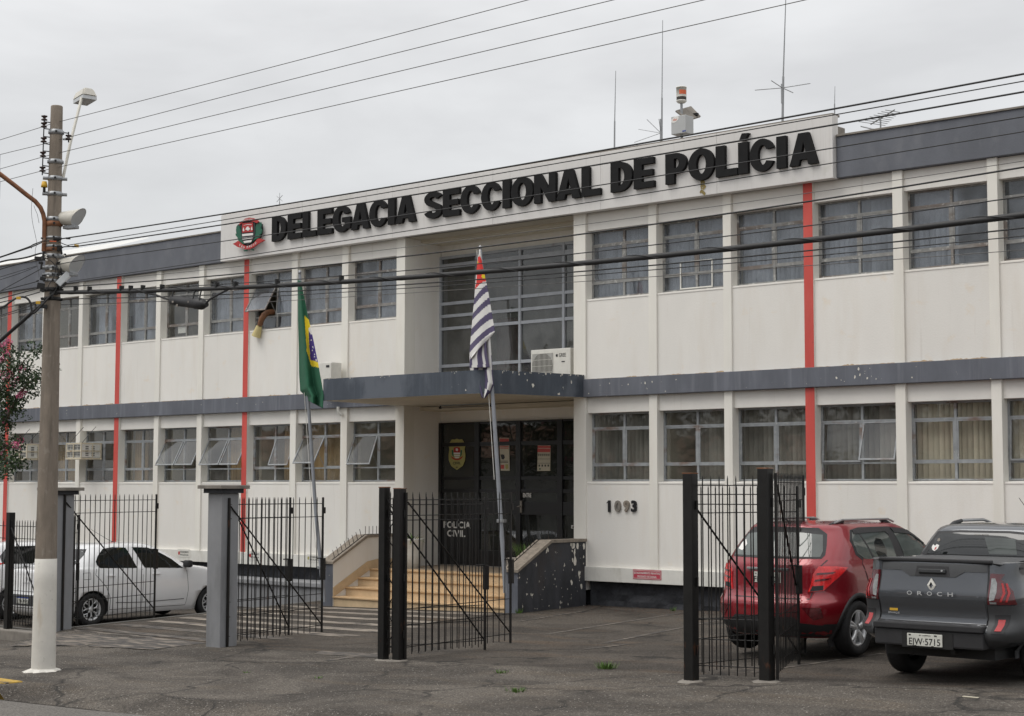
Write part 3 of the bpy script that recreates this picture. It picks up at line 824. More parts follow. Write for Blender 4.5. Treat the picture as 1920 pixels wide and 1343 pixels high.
# upper glazing: grey frame with panes
gw = MB()
YG = 1.07
gz0, gz1 = 4.345, 7.196
mull = [-24.09, -22.97, -21.84, -20.69, -19.59]
bars = [4.40, 4.86, 5.655, 5.92, 6.185, 6.985, 7.17]
for i, x in enumerate(mull):
    xa, xb = (x, x + .05) if i == 0 else ((x - .05, x) if i == 4 else (x - .03, x + .03))
    gw.box(xa, xb, YG - .03, YG + .06, gz0, gz1)
for j, z in enumerate(bars):
    hh = .05 if j == 5 else (.028 if j in (0, 6) else .032)
    for i in range(4):
        xa = mull[i] + (.05 if i == 0 else .03); xb = mull[i + 1] - (.05 if i == 3 else .03)
        gw.box(xa, xb, YG - .022, YG + .05, z - hh, z + hh)
G1 = gw.build('glazed_screen', M['framel'], B)
for i in range(4):
    for j in range(6):
        q = MB(); q.box(mull[i] + .04, mull[i + 1] - .04, YG + .01, YG + .014, bars[j] + .03, bars[j + 1] - .03)
        q.build('pane', M['glasshall'], G1)
q = MB(); vs = []
for i in range(25):
    xx = lerp(-23.55, -23.25, i / 24); yy = 1.6 + .03 * math.sin(i * 1.5); vs += [(xx, yy, 4.36), (xx, yy, 7.3)]
q.add(vs, [(2 * i, 2 * i + 2, 2 * i + 3, 2 * i + 1) for i in range(24)], 0, True)
vs = []
for i in range(25):
    xx = lerp(-23.3, -22.6, i / 24); yy = 2.0 + .03 * math.sin(i * 1.5); vs += [(xx, yy, 4.36), (xx, yy, 5.9)]
q.add(vs, [(2 * i, 2 * i + 2, 2 * i + 3, 2 * i + 1) for i in range(24)], 0, True)
q.build('red_curtain', M['curtred'], B)
# entrance doors
DR = MB()
dm = [(-24.09, -24.0), (-23.07, -22.94), (-21.93, -21.81), (-20.85, -20.72), (-19.68, -19.59)]
dz = [.70, 1.02, 1.76, 2.02, 2.20, 2.27, 2.46, 2.53, 3.16, 3.24, 3.62, 3.66]
for xa, xb in dm: DR.box(xa, xb, YG - .03, YG + .05, .70, 3.66)
cols = [(dm[i][1], dm[i + 1][0]) for i in range(4)]
for i, (xa, xb) in enumerate(cols):
    for za, zb in ((.70, 1.02), (1.76, 2.02), (2.20, 2.27), (2.46, 2.53), (3.16, 3.24), (3.62, 3.66)):
        if i == 0 and za == .70: zb = 2.02
        if i == 0 and za == 1.76: continue
        DR.rbox(xa, xb, YG - .015, YG + .04, za, zb, .004)
D1 = DR.build('entrance_door', M['doorblack'], B)
for i, (xa, xb) in enumerate(cols):
    for za, zb in ((1.02, 1.76), (2.02, 2.20), (2.27, 2.46), (2.53, 3.16), (3.24, 3.62)):
        if i == 0 and za == 1.02: continue
        q = MB(); q.box(xa, xb, YG + .01, YG + .015, za, zb); q.build('pane', M['glassdoor'], D1)
q = MB()
q.rbox(-21.80, -21.75, YG - .055, YG - .033, 1.80, 2.04, .006); q.cyl((-21.775, YG - .055, 1.93), (-21.775, YG - .11, 1.93), .012); q.cyl((-21.775, YG - .10, 1.93), (-21.83, YG - .10, 1.92), .010)
q.build('door_handle', M['concrete'], D1)
def on_door(px, py): return at(px, py, Y=YG - .02)
q = MB()
U, V = Vector((1, 0, 0)), Vector((0, 0, 1))
def txt_px(q, body, pxa, pxb, pyb, Y, hpx, mat=0, bold=0.0):
    a, b = at(pxa, pyb, Y=Y), at(pxb, pyb, Y=Y)
    z = at((pxa + pxb) / 2, pyb, Y=Y).z
    top = at((pxa + pxb) / 2, pyb - hpx, Y=Y).z
    text(q, body, Vector(((a.x + b.x) / 2, Y, z)), U, V, (top - z) / .72, mat, bold, width=abs(b.x - a.x))
txt_px(q, 'POLÍCIA', 831, 882, 990, YG - .02, 12, bold=.03)
txt_px(q, 'CIVIL', 838, 872, 1006, YG - .02, 12, bold=.03)
txt_px(q, 'ENTRE', 980.5, 996, 932.5, YG - .02, 8, bold=.02)
txt_px(q, 'E', 1071, 1075, 991, YG - .02, 6, bold=.02)
q.build('door_lettering', M['white'], D1)
def poly_px(pts, zx, zy, s, Y): return [at(zx + p[0] / s, zy + p[1] / s, Y=Y) for p in pts]
# crest sticker on the door glass (crop origin 820,780 scale 4.796)
def decal(name, pts, Y, m, parent, th=.004, zx=820, zy=780, s=4.796):
    q = MB(); ps = poly_px(pts, zx, zy, s, Y)
    n = len(ps)
    back = [Vector((p.x, p.y + th, p.z)) for p in ps]
    q.add(ps + back, [list(range(n))] + [(i, n + i, n + (i + 1) % n, (i + 1) % n) for i in range(n)])
    return q.build(name, m, parent)
bd = [(175, 205), (195, 213), (222, 210), (238, 232), (254, 262), (244, 300), (252, 350), (248, 400), (228, 450), (175, 486), (125, 452), (103, 400), (101, 350), (108, 300), (98, 262), (118, 230), (130, 212), (155, 213)]
D_b = decal('crest_sticker', bd, YG - .004, M['gold'], D1)
decal('crest_print', [(148, 285), (175, 280), (202, 285), (205, 330), (146, 330)], YG - .009, M['crest'], D1)
decal('crest_print', [(146, 330), (205, 330), (203, 345), (148, 345)], YG - .009, M['white'], D1)
decal('crest_print', [(149, 352), (202, 352), (200, 362), (151, 362)], YG - .009, M['white'], D1)
decal('crest_print', [(153, 368), (198, 368), (190, 380), (161, 380)], YG - .009, M['white'], D1)
decal('crest_print', [(128, 310), (142, 305), (146, 370), (132, 350)], YG - .009, M['dgreen'], D1)
decal('crest_print', [(222, 310), (209, 305), (205, 370), (218, 350)], YG - .009, M['dgreen'], D1)
decal('crest_print', [(125, 362), (150, 380), (175, 388), (200, 380), (228, 360), (222, 378), (200, 394), (175, 399), (150, 394), (130, 380)], YG - .0095, M['crest'], D1)
decal('crest_print', [(165, 295), (178, 290), (188, 305), (180, 318), (166, 312)], YG - .010, M['white'], D1)
q = MB()
def zt(q, body, xa, xb, yb, hh, Y, bold=.02, zx=820, zy=780, s=4.796): txt_px(q, body, zx + xa / s, zx + xb / s, zy + yb / s, Y, hh / s, bold=bold)
zt(q, 'POLÍCIA', 133, 217, 268, 24, YG - .011); zt(q, 'CIVIL', 138, 210, 436, 22, YG - .011); zt(q, 'SP', 165, 186, 470, 13, YG - .011)
q.build('crest_lettering', M['platetxt'], D1)
P1 = decal('poster', [(557, 197), (645, 199), (650, 493), (570, 493)], YG - .004, M['paper'], D1)
decal('poster_print', [(560, 203), (642, 205), (643, 232), (561, 232)], YG - .008, M['redprint'], P1)
for k in range(4): decal('poster_print', [(562, 240 + 15 * k), (640, 241 + 15 * k), (640, 249 + 15 * k), (562, 248 + 15 * k)], YG - .008, M['redprint'], P1)
decal('poster_print', [(568, 350), (582, 345), (600, 350), (606, 375), (596, 392), (578, 390)], YG - .008, M['platetxt'], P1)
for k in range(2): decal('poster_print', [(566, 404 + 12 * k), (636, 404 + 12 * k), (636, 409 + 12 * k), (566, 409 + 12 * k)], YG - .008, M['platetxt'], P1)
decal('poster_print', [(612, 436), (636, 436), (638, 470), (624, 482), (612, 470)], YG - .008, M['gold'], P1)
decal('poster_print', [(570, 440), (600, 440), (600, 476), (570, 476)], YG - .008, M['redprint'], P1)
P2 = decal('poster', [(903, 265), (1018, 266), (1014, 495), (898, 495)], YG - .004, M['paper'], D1)
decal('poster_print', [(903, 268), (1017, 269), (1017, 290), (903, 290)], YG - .008, M['redprint'], P2)
decal('poster_print', [(901, 294), (1015, 295), (1014, 327), (901, 327)], YG - .008, M['redprint'], P2)
for k in range(6):
    decal('poster_print', [(908 + 18 * k, 340), (918 + 18 * k, 340), (916 + 18 * k, 362), (909 + 18 * k, 362)], YG - .008, M['platetxt'], P2)
for k in range(4):
    decal('poster_print', [(910 + 27 * k, 438), (922 + 27 * k, 438), (922 + 27 * k, 456), (910 + 27 * k, 456)], YG - .008, M['platetxt'], P2)
for yy in (386, 424):
    decal('poster_print', [(902, yy), (1013, yy), (1013, yy + 3), (902, yy + 3)], YG - .008, M['platetxt'], P2)
decal('poster_print', [(915, 470), (928, 470), (928, 484), (915, 484)], YG - .008, M['dgreen'], P2)
# hall behind the doors
MB().box(-24.09, -19.59, 3.6, 3.7, .68, 7.4).build('interior_wall', M['room'], B)
# fluorescent fitting under the canopy
q = MB()
a, b = at(826, 758, Y=.25), at(921, 756, Y=.25)
a = Vector((a.x, .25, 3.93)); b = Vector((b.x, .25, 3.93))
q.box(a.x, b.x, .22, .28, 3.965, 3.998); q.cyl(a, b, .013, mat=1); q.cyl(a - Vector((.03, 0, 0)), a + Vector((.02, 0, 0)), .024, mat=2); q.cyl(b - Vector((.02, 0, 0)), b + Vector((.03, 0, 0)), .024, mat=2)
q.box(a.x - .01, a.x + .01, .24, .26, 3.93, 3.97, 2); q.box(b.x - .01, b.x + .01, .24, .26, 3.93, 3.97, 2)
q.build('tube_light', [M['galv'], M['concrete'], M['dark']], B)
# ------------------------------------------------------------------ canopy
fl = at(607, 751, Z=4.0); fk = at(905, 737, Z=4.0)
can = [(-24.36, -.005), (-24.05, -2.30), (fk.x - .35, -2.28), (fk.x - .10, -2.24), (fk.x + .06, -2.12), (fk.x + .14, -1.98), (-19.305, -.065), (-19.335, -.005)]
mb = MB()
n = len(can)
bot = [Vector((x, y, 3.995)) for x, y in can]
top = [Vector((x, y, 4.42)) for x, y in can]
mb.add(bot + top, [(i, (i + 1) % n, n + (i + 1) % n, n + i) for i in range(n)], 0)
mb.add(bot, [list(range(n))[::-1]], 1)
cx, cy = -21.9, -1.0
inn = [Vector((lerp(x, cx, .03), lerp(y, cy, .07), 4.42)) for x, y in can]
innb = [Vector((p.x, p.y, 4.30)) for p in inn]
mb.add(top + inn, [(i, (i + 1) % n, n + (i + 1) % n, n + i) for i in range(n)], 2)
mb.add(inn + innb, [(i, (i + 1) % n, n + (i + 1) % n, n + i) for i in range(n)], 2)
mb.add(innb, [list(range(n))], 2)
CAN = mb.build('canopy', [M['canopy'], M['soffit'], M['concrete']], B)
mb = MB()
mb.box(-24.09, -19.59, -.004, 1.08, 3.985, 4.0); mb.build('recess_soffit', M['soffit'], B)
mb = MB(); mb.box(-24.09, -19.59, -.004, 1.04, 4.31, 4.33); mb.build('recess_floor', M['concrete'], B)
# ragged flaked edge above the grey band, and bare chips on the canopy rim
random.seed(17)
for bi, (x0, x1) in enumerate(bays):
    q = MB(); vs = []; n = 46; amp = random.choice([.012, .03, .045, .02])
    for i in range(n + 1):
        x = lerp(x0 + .004, x1 - .004, i / n)
        h_ = .006 + amp * max(0, mnoise.noise(Vector((x * 3.1, 2.0, 0))) + .25) * random.uniform(.3, 1.3)
        vs += [(x, YP - .0025, ZBAND1 - .002), (x, YP - .0025, ZBAND1 + h_)]
    q.add(vs, [(2 * i, 2 * i + 2, 2 * i + 3, 2 * i + 1) for i in range(n)])
    tag(q.build('flaked_edge', M['peel'], B), kind='stuff')
def chips(pA, pB, z0, z1, n, big, name='paint_chip', m='flake', bias=1.0):
    q = MB(); A, B2 = Vector((pA[0], pA[1], 0)), Vector((pB[0], pB[1], 0)); d = (B2 - A).normalized(); nn = Vector((d.y, -d.x, 0))
    for _ in range(n):
        t = random.random(); zc = lerp(z0, z1, random.random() ** bias); s_ = big * random.uniform(.25, 1) ** 2
        c = A.lerp(B2, t); c.z = zc
        k = 7; pts = []
        for j in range(k):
            a = 2 * math.pi * j / k; r_ = s_ * random.uniform(.45, 1.1)
            zz = min(z1 - .001, max(z0 + .001, zc + r_ * 1.5 * math.sin(a)))
            p = c + d * (r_ * .8 * math.cos(a)) + nn * .0025; pts.append((p.x, p.y, zz))
        q.add(pts, [list(range(k))])
    return tag(q.build(name, M[m], B), kind='stuff')
chips(can[1], can[2], 4.37, 4.419, 20, .022, bias=.3)
chips(can[5], can[6], 4.36, 4.419, 30, .032, bias=.3)
chips(can[5], can[6], 4.02, 4.40, 7, .06)
chips((-19.3, -.45, 0), (-19.3, -.05, 0), .25, 1.28, 20, .075, bias=.5)
chips((-19.3, -1.85, 0), (-19.3, -.1, 0), .1, .80, 26, .024)
chips((-19.2, -.06, 0), (-17.4, -.06, 0), 4.05, 4.28, 12, .024)
chips((-14.0, -.06, 0), (-13.0, -.06, 0), 4.05, 4.30, 16, .034)
# drain stub under the canopy edge
q = MB(); p = at(634, 757, Y=-.09)
q.tube([(p.x, -.09, 4.02), (p.x, -.09, 3.93), (p.x + .03, -.07, 3.88), (p.x + .06, -.03, 3.84)], .032, 8); q.build('drain_pipe', M['plastw'], B)
# ------------------------------------------------------------------ steps and side walls
for i, (y, z) in enumerate([(-1.93, .169), (-1.60, .342), (-1.27, .514), (-.94, .680)]):
    mb = MB()
    zb = -.15 if i == 0 else [.169, .342, .514][i - 1] - .03
    mb.box(-24.09, -19.60, y, y + .36, zb, z - .032, 1)
    yb = y + (.355 if i < 3 else .30)
    mb.rbox(-24.09, -19.60, y - .03, yb, z - .032, z, .006, 0)
    mb.build('step', [M['tread'], M['riser']], B)
mb = MB(); mb.box(-24.09, -19.60, -.64, 1.12, .50, .679); mb.build('landing', M['landing'], B)
mb = MB(); mb.box(-24.09, -19.60, 1.035, 1.10, .679, .70); mb.build('threshold', M['concrete'], B)
def stringer(x0, x1, inner, m_out, m_in, label):
    prof = [(-1.95, -.35), (-1.95, .795), (-1.03, 1.30), (.0, 1.30), (.0, -.35)]
    mb = MB()
    mb.prism([(p[0], p[1]) for p in prof], (x0, 0, 0), (0, 1, 0), (0, 0, 1), (x1 - x0, 0, 0))
    # material per face by normal
    o = None
    faces = mb.f; mats = []
    for f in faces:
        pts = [Vector(mb.v[i]) for i in f]
        nn = (pts[1] - pts[0]).cross(pts[2] - pts[0])
        ax = all(abs(p.x - (x1 if inner > 0 else x0)) < 1e-4 for p in pts)
        mats.append(1 if ax else (2 if all(abs(p.y + 1.95) < 1e-4 for p in pts) else 0))
    mb.m = mats
    o = mb.build('stair_side_wall', [m_out, m_in, M['grey']], B)
    o['label'] = label
    # coping slab
    mb = MB()
    e = .03
    cp = [(-1.98, .795), (-1.98, .845), (-1.045, 1.352), (.0, 1.352), (.0, 1.30), (-1.03, 1.30)]
    mb.prism(cp, (x0 - e, 0, 0), (0, 1, 0), (0, 0, 1), (x1 - x0 + 2 * e, 0, 0))
    mb.build('coping', M['coping'], o)
    return o
SL = stringer(-24.37, -24.09, 1, M['grey'], M['wall'], 'cream inner side, grey painted end wall of the stair')
SR = stringer(-19.60, -19.30, -1, M['blackwall'], M['wall'], 'peeling black painted side wall of the stair')
mb = MB()
sk = [(-1.95, .15), (-1.95, .34), (-1.02, .82), (-.75, .86), (.02, .86), (.02, .68), (-.9, .68)]
mb.prism(sk, (-24.085, 0, 0), (0, 1, 0), (0, 0, 1), (.012, 0, 0)); mb.build('skirting', M['riser'], B)
# row of spikes on each coping
def spikes(xc, ys, parent):
    for y in ys:
        z = 1.352 if y > -1.045 else lerp(.845, 1.352, (y + 1.98) / .935)
        ang = 0 if y > -1.1 else .36
        q = MB()
        q.cyl((xc, y, z - .01), (xc, y - math.sin(ang) * .17, z + math.cos(ang) * .17), .0065, n=5)
        q.build('spike', M['iron'], parent)
spikes(-24.14, frange(-1.86, -.3, 15), SL)
spikes(-19.56, frange(-1.88, -.28, 16), SR)
for x, o_ in ((-24.14, SL), (-19.56, SR)):
    q = MB(); q.tube([(x, -1.93, .875), (x, -1.045, 1.356), (x, -.2, 1.358)], .009, 5); q.build('spike_rail', M['iron'], o_)
# low concrete ledge in front of the left foundation
mb = MB()
mb.rbox(-29.6, -24.40, -.62, .10, -.4, .20, .02)
mb.rbox(-29.65, -24.39, -.68, .10, .20, .30, .02)
LD = mb.build('ledge', M['colgrey'], B)
# rust stain caps, small roof behind the parapet at far left
q = MB()
n = 60
vs = []
TINZ = at(30, 486, Y=4.5).z
for i in range(n + 1):
    x = lerp(-46.0, -38.9, i / n); dz = .035 * (i % 2)
    vs += [(x, .6, 8.22 + dz), (x, 4.5, TINZ + dz)]
q.add(vs, [(2 * i, 2 * i + 2, 2 * i + 3, 2 * i + 1) for i in range(n)])
q.box(-43.6, -38.9, .62, .68, 7.62, 8.2, 1)
q.build('tin_roof', [M['tin'], M['concrete']], B)
# ------------------------------------------------------------------ sign board with letters and emblem
YSF = -.17
S = empty('building_sign', (-21.9, -.1, 7.5), 'long pale sign board reading DELEGACIA SECCIONAL DE POLÍCIA with coloured crest', 'sign')
mb = MB()
seams = [-29.905, -27.1, -24.3, -21.5, -18.8, -16.2, -13.875]
for i in range(6):
    q = MB(); q.rbox(seams[i] + .002, seams[i + 1] - .002, YSF, .02, 7.49, 8.57, .006); q.build('board_panel', M['sign'], S)
q = MB(); q.box(-29.89, -13.89, YSF + .03, .10, 8.565, 8.60); q.box(-29.90, -13.88, -.13, .255, 7.502, 7.53); q.build('board_cap', M['concrete'], S)
LT = .13   # half depth is set by YLF
YLF = YSF - .075
def ends(p, ang): pass
def arc(cx, cz, rx, rz, a0, a1, n=14): return [(cx + rx * math.cos(R(lerp(a0, a1, i / n))), cz + rz * math.sin(R(lerp(a0, a1, i / n)))) for i in range(n + 1)]
# glyphs in a unit box (x 0..1, z 0..1); strokes: (points, half width) ; polys are filled outlines
def stroke_poly(pts, hw):
    L_, Rr = [], []
    for i, p in enumerate(pts):
        a = pts[max(0, i - 1)]; b = pts[min(len(pts) - 1, i + 1)]
        dx, dz_ = b[0] - a[0], b[1] - a[1]; l = math.hypot(dx, dz_) or 1
        nx, nz_ = -dz_ / l, dx / l
        hx, hz = hw if isinstance(hw, tuple) else (hw, hw)
        L_.append((p[0] + nx * hx, p[1] + nz_ * hz)); Rr.append((p[0] - nx * hx, p[1] - nz_ * hz))
    return L_, Rr
HX, HZ = .165, .105
def glyph(ch):
    """returns list of ('s',pts) strokes and ('p',poly)"""
    B_ = .21
    if ch == 'I': return [('p', [(0, 0), (1, 0), (1, 1), (0, 1)])]
    if ch == 'E': return [('p', [(0, 0), (1, 0), (1, B_), (.40, B_), (.40, .40), (.93, .40), (.93, .60), (.40, .60), (.40, 1 - B_), (.98, 1 - B_), (.98, 1), (0, 1)])]
    if ch == 'L': return [('p', [(0, 0), (1, 0), (1, .22), (.42, .22), (.42, 1), (0, 1)])]
    if ch == 'N': return [('p', [(0, 0), (.31, 0), (.31, .56), (.68, 0), (1, 0), (1, 1), (.69, 1), (.69, .44), (.32, 1), (0, 1)])]
    if ch == 'A': return [('p', [(0, 0), (.30, 0), (.355, .18), (.645, .18), (.70, 0), (1, 0), (.66, 1), (.34, 1)]), ('h', [(.41, .37), (.59, .37), (.50, .70)])]
    if ch == 'O': return [('r', arc(.5, .5, .5, .52, 0, 360, 36), arc(.5, .5, .185, .30, 0, 360, 36))]
    if ch == 'D': return [('r', [(0, 0), (.45, 0)] + arc(.45, .5, .55, .5, -90, 90, 20)[1:] + [(0, 1), (0, .5)], None)]
    return []
def letter(ch, xa, xb, za, zb, y0=YLF, y1=YSF):
    q = MB()
    w, h = xb - xa, zb - za
    def P(p): return (xa + p[0] * w, za + p[1] * h)
    def ring(outer, inner):
        n = len(outer)
        a = [Vector((P(p)[0], y0, P(p)[1])) for p in outer]; b = [Vector((P(p)[0], y0, P(p)[1])) for p in inner]
        a2 = [Vector((p.x, y1, p.z)) for p in a]; b2 = [Vector((p.x, y1, p.z)) for p in b]
        vs = a + b + a2 + b2
        fs = []
        for i in range(n - 1):
            j = i + 1
            fs += [(i, j, n + j, n + i), (i, 2 * n + i, 2 * n + j, j), (n + i, n + j, 3 * n + j, 3 * n + i)]
        q.add(vs, fs)
    def strip(pts, hx, hz):
        L_, Rr = stroke_poly(pts, (hx, hz))
        ring(L_, Rr)
        for e in (0, -1):
            l, r_ = P(L_[e]), P(Rr[e])
            q.add([(l[0], y0, l[1]), (r_[0], y0, r_[1]), (r_[0], y1, r_[1]), (l[0], y1, l[1])], [(0, 1, 2, 3)])
    if ch == 'A':
        out = [(0, 0), (.33, 0), (.375, .17), (.625, .17), (.67, 0), (1, 0), (.68, 1), (.32, 1), (0, 0)]
        inn = [(.335, .36), (.38, .36), (.425, .36), (.575, .36), (.62, .36), (.655, .36), (.5, .84), (.5, .84), (.335, .36)]
        inn = [(.415, .36), (.42, .36), (.43, .36), (.57, .36), (.58, .36), (.585, .36), (.5, .72), (.5, .72), (.415, .36)]
        ring(out, inn)
    elif ch in 'ILEN':
        poly = glyph(ch)[0][1]
        q.prism([P(p) for p in poly], (0, y0, 0), (1, 0, 0), (0, 0, 1), (0, y1 - y0, 0))
    elif ch == 'O': ring(arc(.5, .5, .5, .52, 0, 360, 36), arc(.5, .5, .19, .315, 0, 360, 36))
    elif ch == 'D':
        o_ = [(0, 0), (0, 1), (.40, 1)] + arc(.42, .5, .58, .5, 88, -88, 22) + [(.40, 0), (0, 0)]
        i_ = [(.37, .20), (.37, .80), (.42, .80)] + arc(.42, .5, .22, .30, 88, -88, 22) + [(.42, .20), (.37, .20)]
        ring(o_, i_)
    elif ch == 'P':
        o_ = [(0, 0), (0, 1), (.45, 1)] + arc(.5, .665, .5, .335, 88, -88, 18) + [(.42, .33), (.41, 0), (0, 0)]
        i_ = [(.41, .50), (.41, .82), (.47, .82)] + arc(.5, .665, .14, .155, 88, -88, 18) + [(.45, .51), (.41, .50), (.41, .50)]
        ring(o_, i_)
    elif ch == 'C': 
        o_ = arc(.5, .5, .5, .52, 22, 334, 34); i_ = arc(.52, .5, .185, .315, 34, 324, 34)
        ring(o_, i_)
        for e in (0, -1):
            l, r_ = P(o_[e]), P(i_[e]); q.add([(l[0], y0, l[1]), (r_[0], y0, r_[1]), (r_[0], y1, r_[1]), (l[0], y1, l[1])], [(0, 1, 2, 3)])
    elif ch == 'G':
        o_ = arc(.5, .5, .5, .52, 24, 318, 34); i_ = arc(.52, .5, .185, .315, 34, 312, 34)
        ring(o_, i_)
        for e in (0, -1):
            l, r_ = P(o_[e]), P(i_[e]); q.add([(l[0], y0, l[1]), (r_[0], y0, r_[1]), (r_[0], y1, r_[1]), (l[0], y1, l[1])], [(0, 1, 2, 3)])
        q.prism([P(p) for p in [(.54, .36), (.70, .36), (.70, .10), (1.0, .10), (1.0, .55), (.54, .55)]], (0, y0 - .001, 0), (1, 0, 0), (0, 0, 1), (0, y1 - y0, 0))
    elif ch == 'S':
        pts = arc(.50, .735, .335, .165, 12, 180, 14) + [(.17, .69), (.24, .61)] + [(.36, .555), (.50, .51), (.66, .455)] + [(.80, .39), (.835, .31)] + arc(.50, .265, .335, .165, 8, -176, 14)
        strip(pts, .165, .10)
    return q
WORDS = [('D', 509.8, 536), ('E', 539.3, 565), ('L', 567.3, 592.3), ('E', 595, 622), ('G', 623.5, 656.5), ('A', 658, 692), ('C', 692, 725.5), ('I', 727, 739.5), ('A', 741.5, 778.5),
         ('S', 795, 827.5), ('E', 829.9, 861), ('C', 863, 899.7), ('C', 901.7, 938.3), ('I', 941.7, 955.7), ('O', 957.7, 998.7), ('N', 1001, 1041.3), ('A', 1043.2, 1087.8), ('L', 1090, 1125),
         ('D', 1144.7, 1185), ('E', 1188.3, 1226), ('P', 1247.7, 1287), ('O', 1290.8, 1339), ('L', 1342.3, 1382.8), ('I', 1384.7, 1402.7), ('C', 1406.3, 1453), ('I', 1456.6, 1474.6), ('A', 1481, 1534)]
Zt = (at(510, 407.5, Y=YLF).z + at(1457, 256.5, Y=YLF).z) / 2
Zb = (at(510, 453.5, Y=YLF).z + at(1457, 316, Y=YLF).z) / 2
for ch, pa, pb in WORDS:
    xa, xb = at(pa, 400, Y=YLF).x, at(pb, 400, Y=YLF).x
    letter(ch, xa, xb, Zb, Zt).build('letter', M['letter'], S)
p = at(1393, 265, Y=YLF)
acc = [at(1120 + x / 4.174, 220 + y / 4.174, Y=YLF) for x, y in ((1110, 178), (1150, 180), (1183, 122), (1130, 126))]
MB().prism([(a.x, a.z) for a in acc], (0, YLF, 0), (1, 0, 0), (0, 0, 1), (0, .075, 0)).build('letter', M['letter'], S)
# emblem, laid out in crop coordinates (origin 430,390 scale 13.43)
def emb(name, pts, y, m, th=.02, parent=None):
    ps = [at(430 + a / 13.43, 390 + b / 13.43, Y=y) for a, b in pts]
    q = MB(); n = len(ps); back = [Vector((p.x, p.y + th, p.z)) for p in ps]
    q.add(ps + back, [list(range(n))] + [(i, n + i, n + (i + 1) % n, (i + 1) % n) for i in range(n)])
    return q.build(name, m, parent)
YE = YSF - .12
EM = emb('emblem', [(250, 400), (315, 340), (400, 290), (520, 262), (640, 285), (700, 330), (740, 380), (790, 400), (800, 500), (790, 620), (760, 720), (700, 800), (690, 860), (560, 960), (440, 985), (340, 930), (240, 860), (190, 700), (170, 600), (175, 480), (205, 430)], YE + .055, M['plblack'], .06, S)
WP[EM] = WP[S]
emb('wreath', [(205, 440), (240, 460), (285, 560), (300, 700), (340, 820), (400, 905), (330, 905), (240, 840), (200, 780), (215, 760), (160, 690), (155, 645), (195, 650), (165, 560), (180, 480)], YE + .02, M['dgreen'], .03, EM)
emb('wreath', [(740, 375), (790, 360), (800, 440), (785, 520), (815, 560), (800, 640), (760, 680), (770, 730), (700, 770), (640, 800), (560, 880), (530, 905), (590, 800), (620, 700), (640, 600), (650, 480), (690, 400)], YE + .02, M['dgreen'], .03, EM)
emb('shield', [(300, 370), (650, 345), (650, 640), (620, 760), (560, 880), (460, 930), (370, 880), (310, 780), (300, 640)], YE + .012, M['plblack'], .03, EM)
emb('shield_field', [(322, 390), (592, 368), (592, 600), (322, 625)], YE, M['crest'], .02, EM)
for a in ([(322, 660), (592, 632), (592, 688), (322, 715)], [(322, 755), (588, 722), (582, 765), (330, 800)], [(350, 838), (570, 805), (545, 862), (378, 885)]):
    emb('shield_stripe', a, YE, M['white'], .02, EM)
emb('scales', [(358, 440), (458, 412), (562, 418), (562, 428), (460, 424), (358, 446)], YE - .004, M['white'], .006, EM)
emb('scales', [(452, 470), (478, 468), (486, 500), (520, 508), (510, 540), (470, 580), (450, 560), (400, 545), (425, 500)], YE - .004, M['white'], .006, EM)
emb('scales', [(348, 500), (358, 490), (378, 575), (358, 590), (336, 575)], YE - .004, M['white'], .006, EM)
emb('scales', [(555, 480), (565, 470), (584, 548), (562, 566), (543, 550)], YE - .004, M['white'], .006, EM)
rb = [(85, 905), (120, 890), (215, 832), (300, 905), (380, 950), (460, 960), (540, 935), (620, 880), (700, 785), (740, 765), (895, 812), (760, 880), (700, 920), (590, 1000), (480, 1045), (380, 1040), (290, 1005), (200, 980)]
emb('ribbon', rb, YE - .01, M['crest'], .03, EM)
emb('ribbon', [(245, 440), (262, 370), (320, 330), (400, 265), (500, 242), (600, 258), (680, 290), (735, 345), (690, 385), (600, 345), (500, 335), (400, 350), (320, 375)], YE - .01, M['crest'], .03, EM)
emb('wreath_stem', [(350, 1075), (400, 1060), (450, 1045), (470, 1060), (420, 1090), (370, 1095)], YE + .01, M['dgreen'], .03, EM)
emb('wreath_stem', [(540, 1045), (570, 1030), (610, 1055), (600, 1075), (560, 1072)], YE + .01, M['dgreen'], .03, EM)
q = MB()
for ch, ex, ey, rot, hh in [('S', 255, 962, -22, 62), ('Ã', 308, 1000, -18, 60), ('O', 362, 1020, -10, 52), ('P', 452, 1018, 3, 62), ('A', 510, 1000, 12, 62), ('U', 562, 975, 20, 60), ('L', 618, 940, 28, 58), ('O', 668, 905, 34, 56)]:
    c = at(430 + ex / 13.43, 390 + ey / 13.43, Y=YE - .012)
    rr = R(rot)
    text(q, ch, c, (math.cos(rr), 0, math.sin(rr)), (-math.sin(rr), 0, math.cos(rr)), hh / 13.43 / 83 / .72, 0, .02)
for ch, ex, ey, rot in [('P', 345, 340, 30), ('O', 370, 325, 26), ('L', 393, 315, 22), ('Í', 410, 308, 18), ('C', 432, 303, 12), ('I', 452, 300, 8), ('A', 472, 300, 3), ('C', 510, 302, -2), ('I', 530, 304, -8), ('V', 548, 308, -12), ('I', 565, 312, -18), ('L', 582, 320, -24)]:
    c = at(430 + ex / 13.43, 390 + ey / 13.43, Y=YE - .012)
    rr = R(rot)
    text(q, ch, c, (math.cos(rr), 0, math.sin(rr)), (-math.sin(rr), 0, math.cos(rr)), 36 / 13.43 / 83 / .72, 0, .03)
q.build('ribbon_lettering', M['white'], EM)
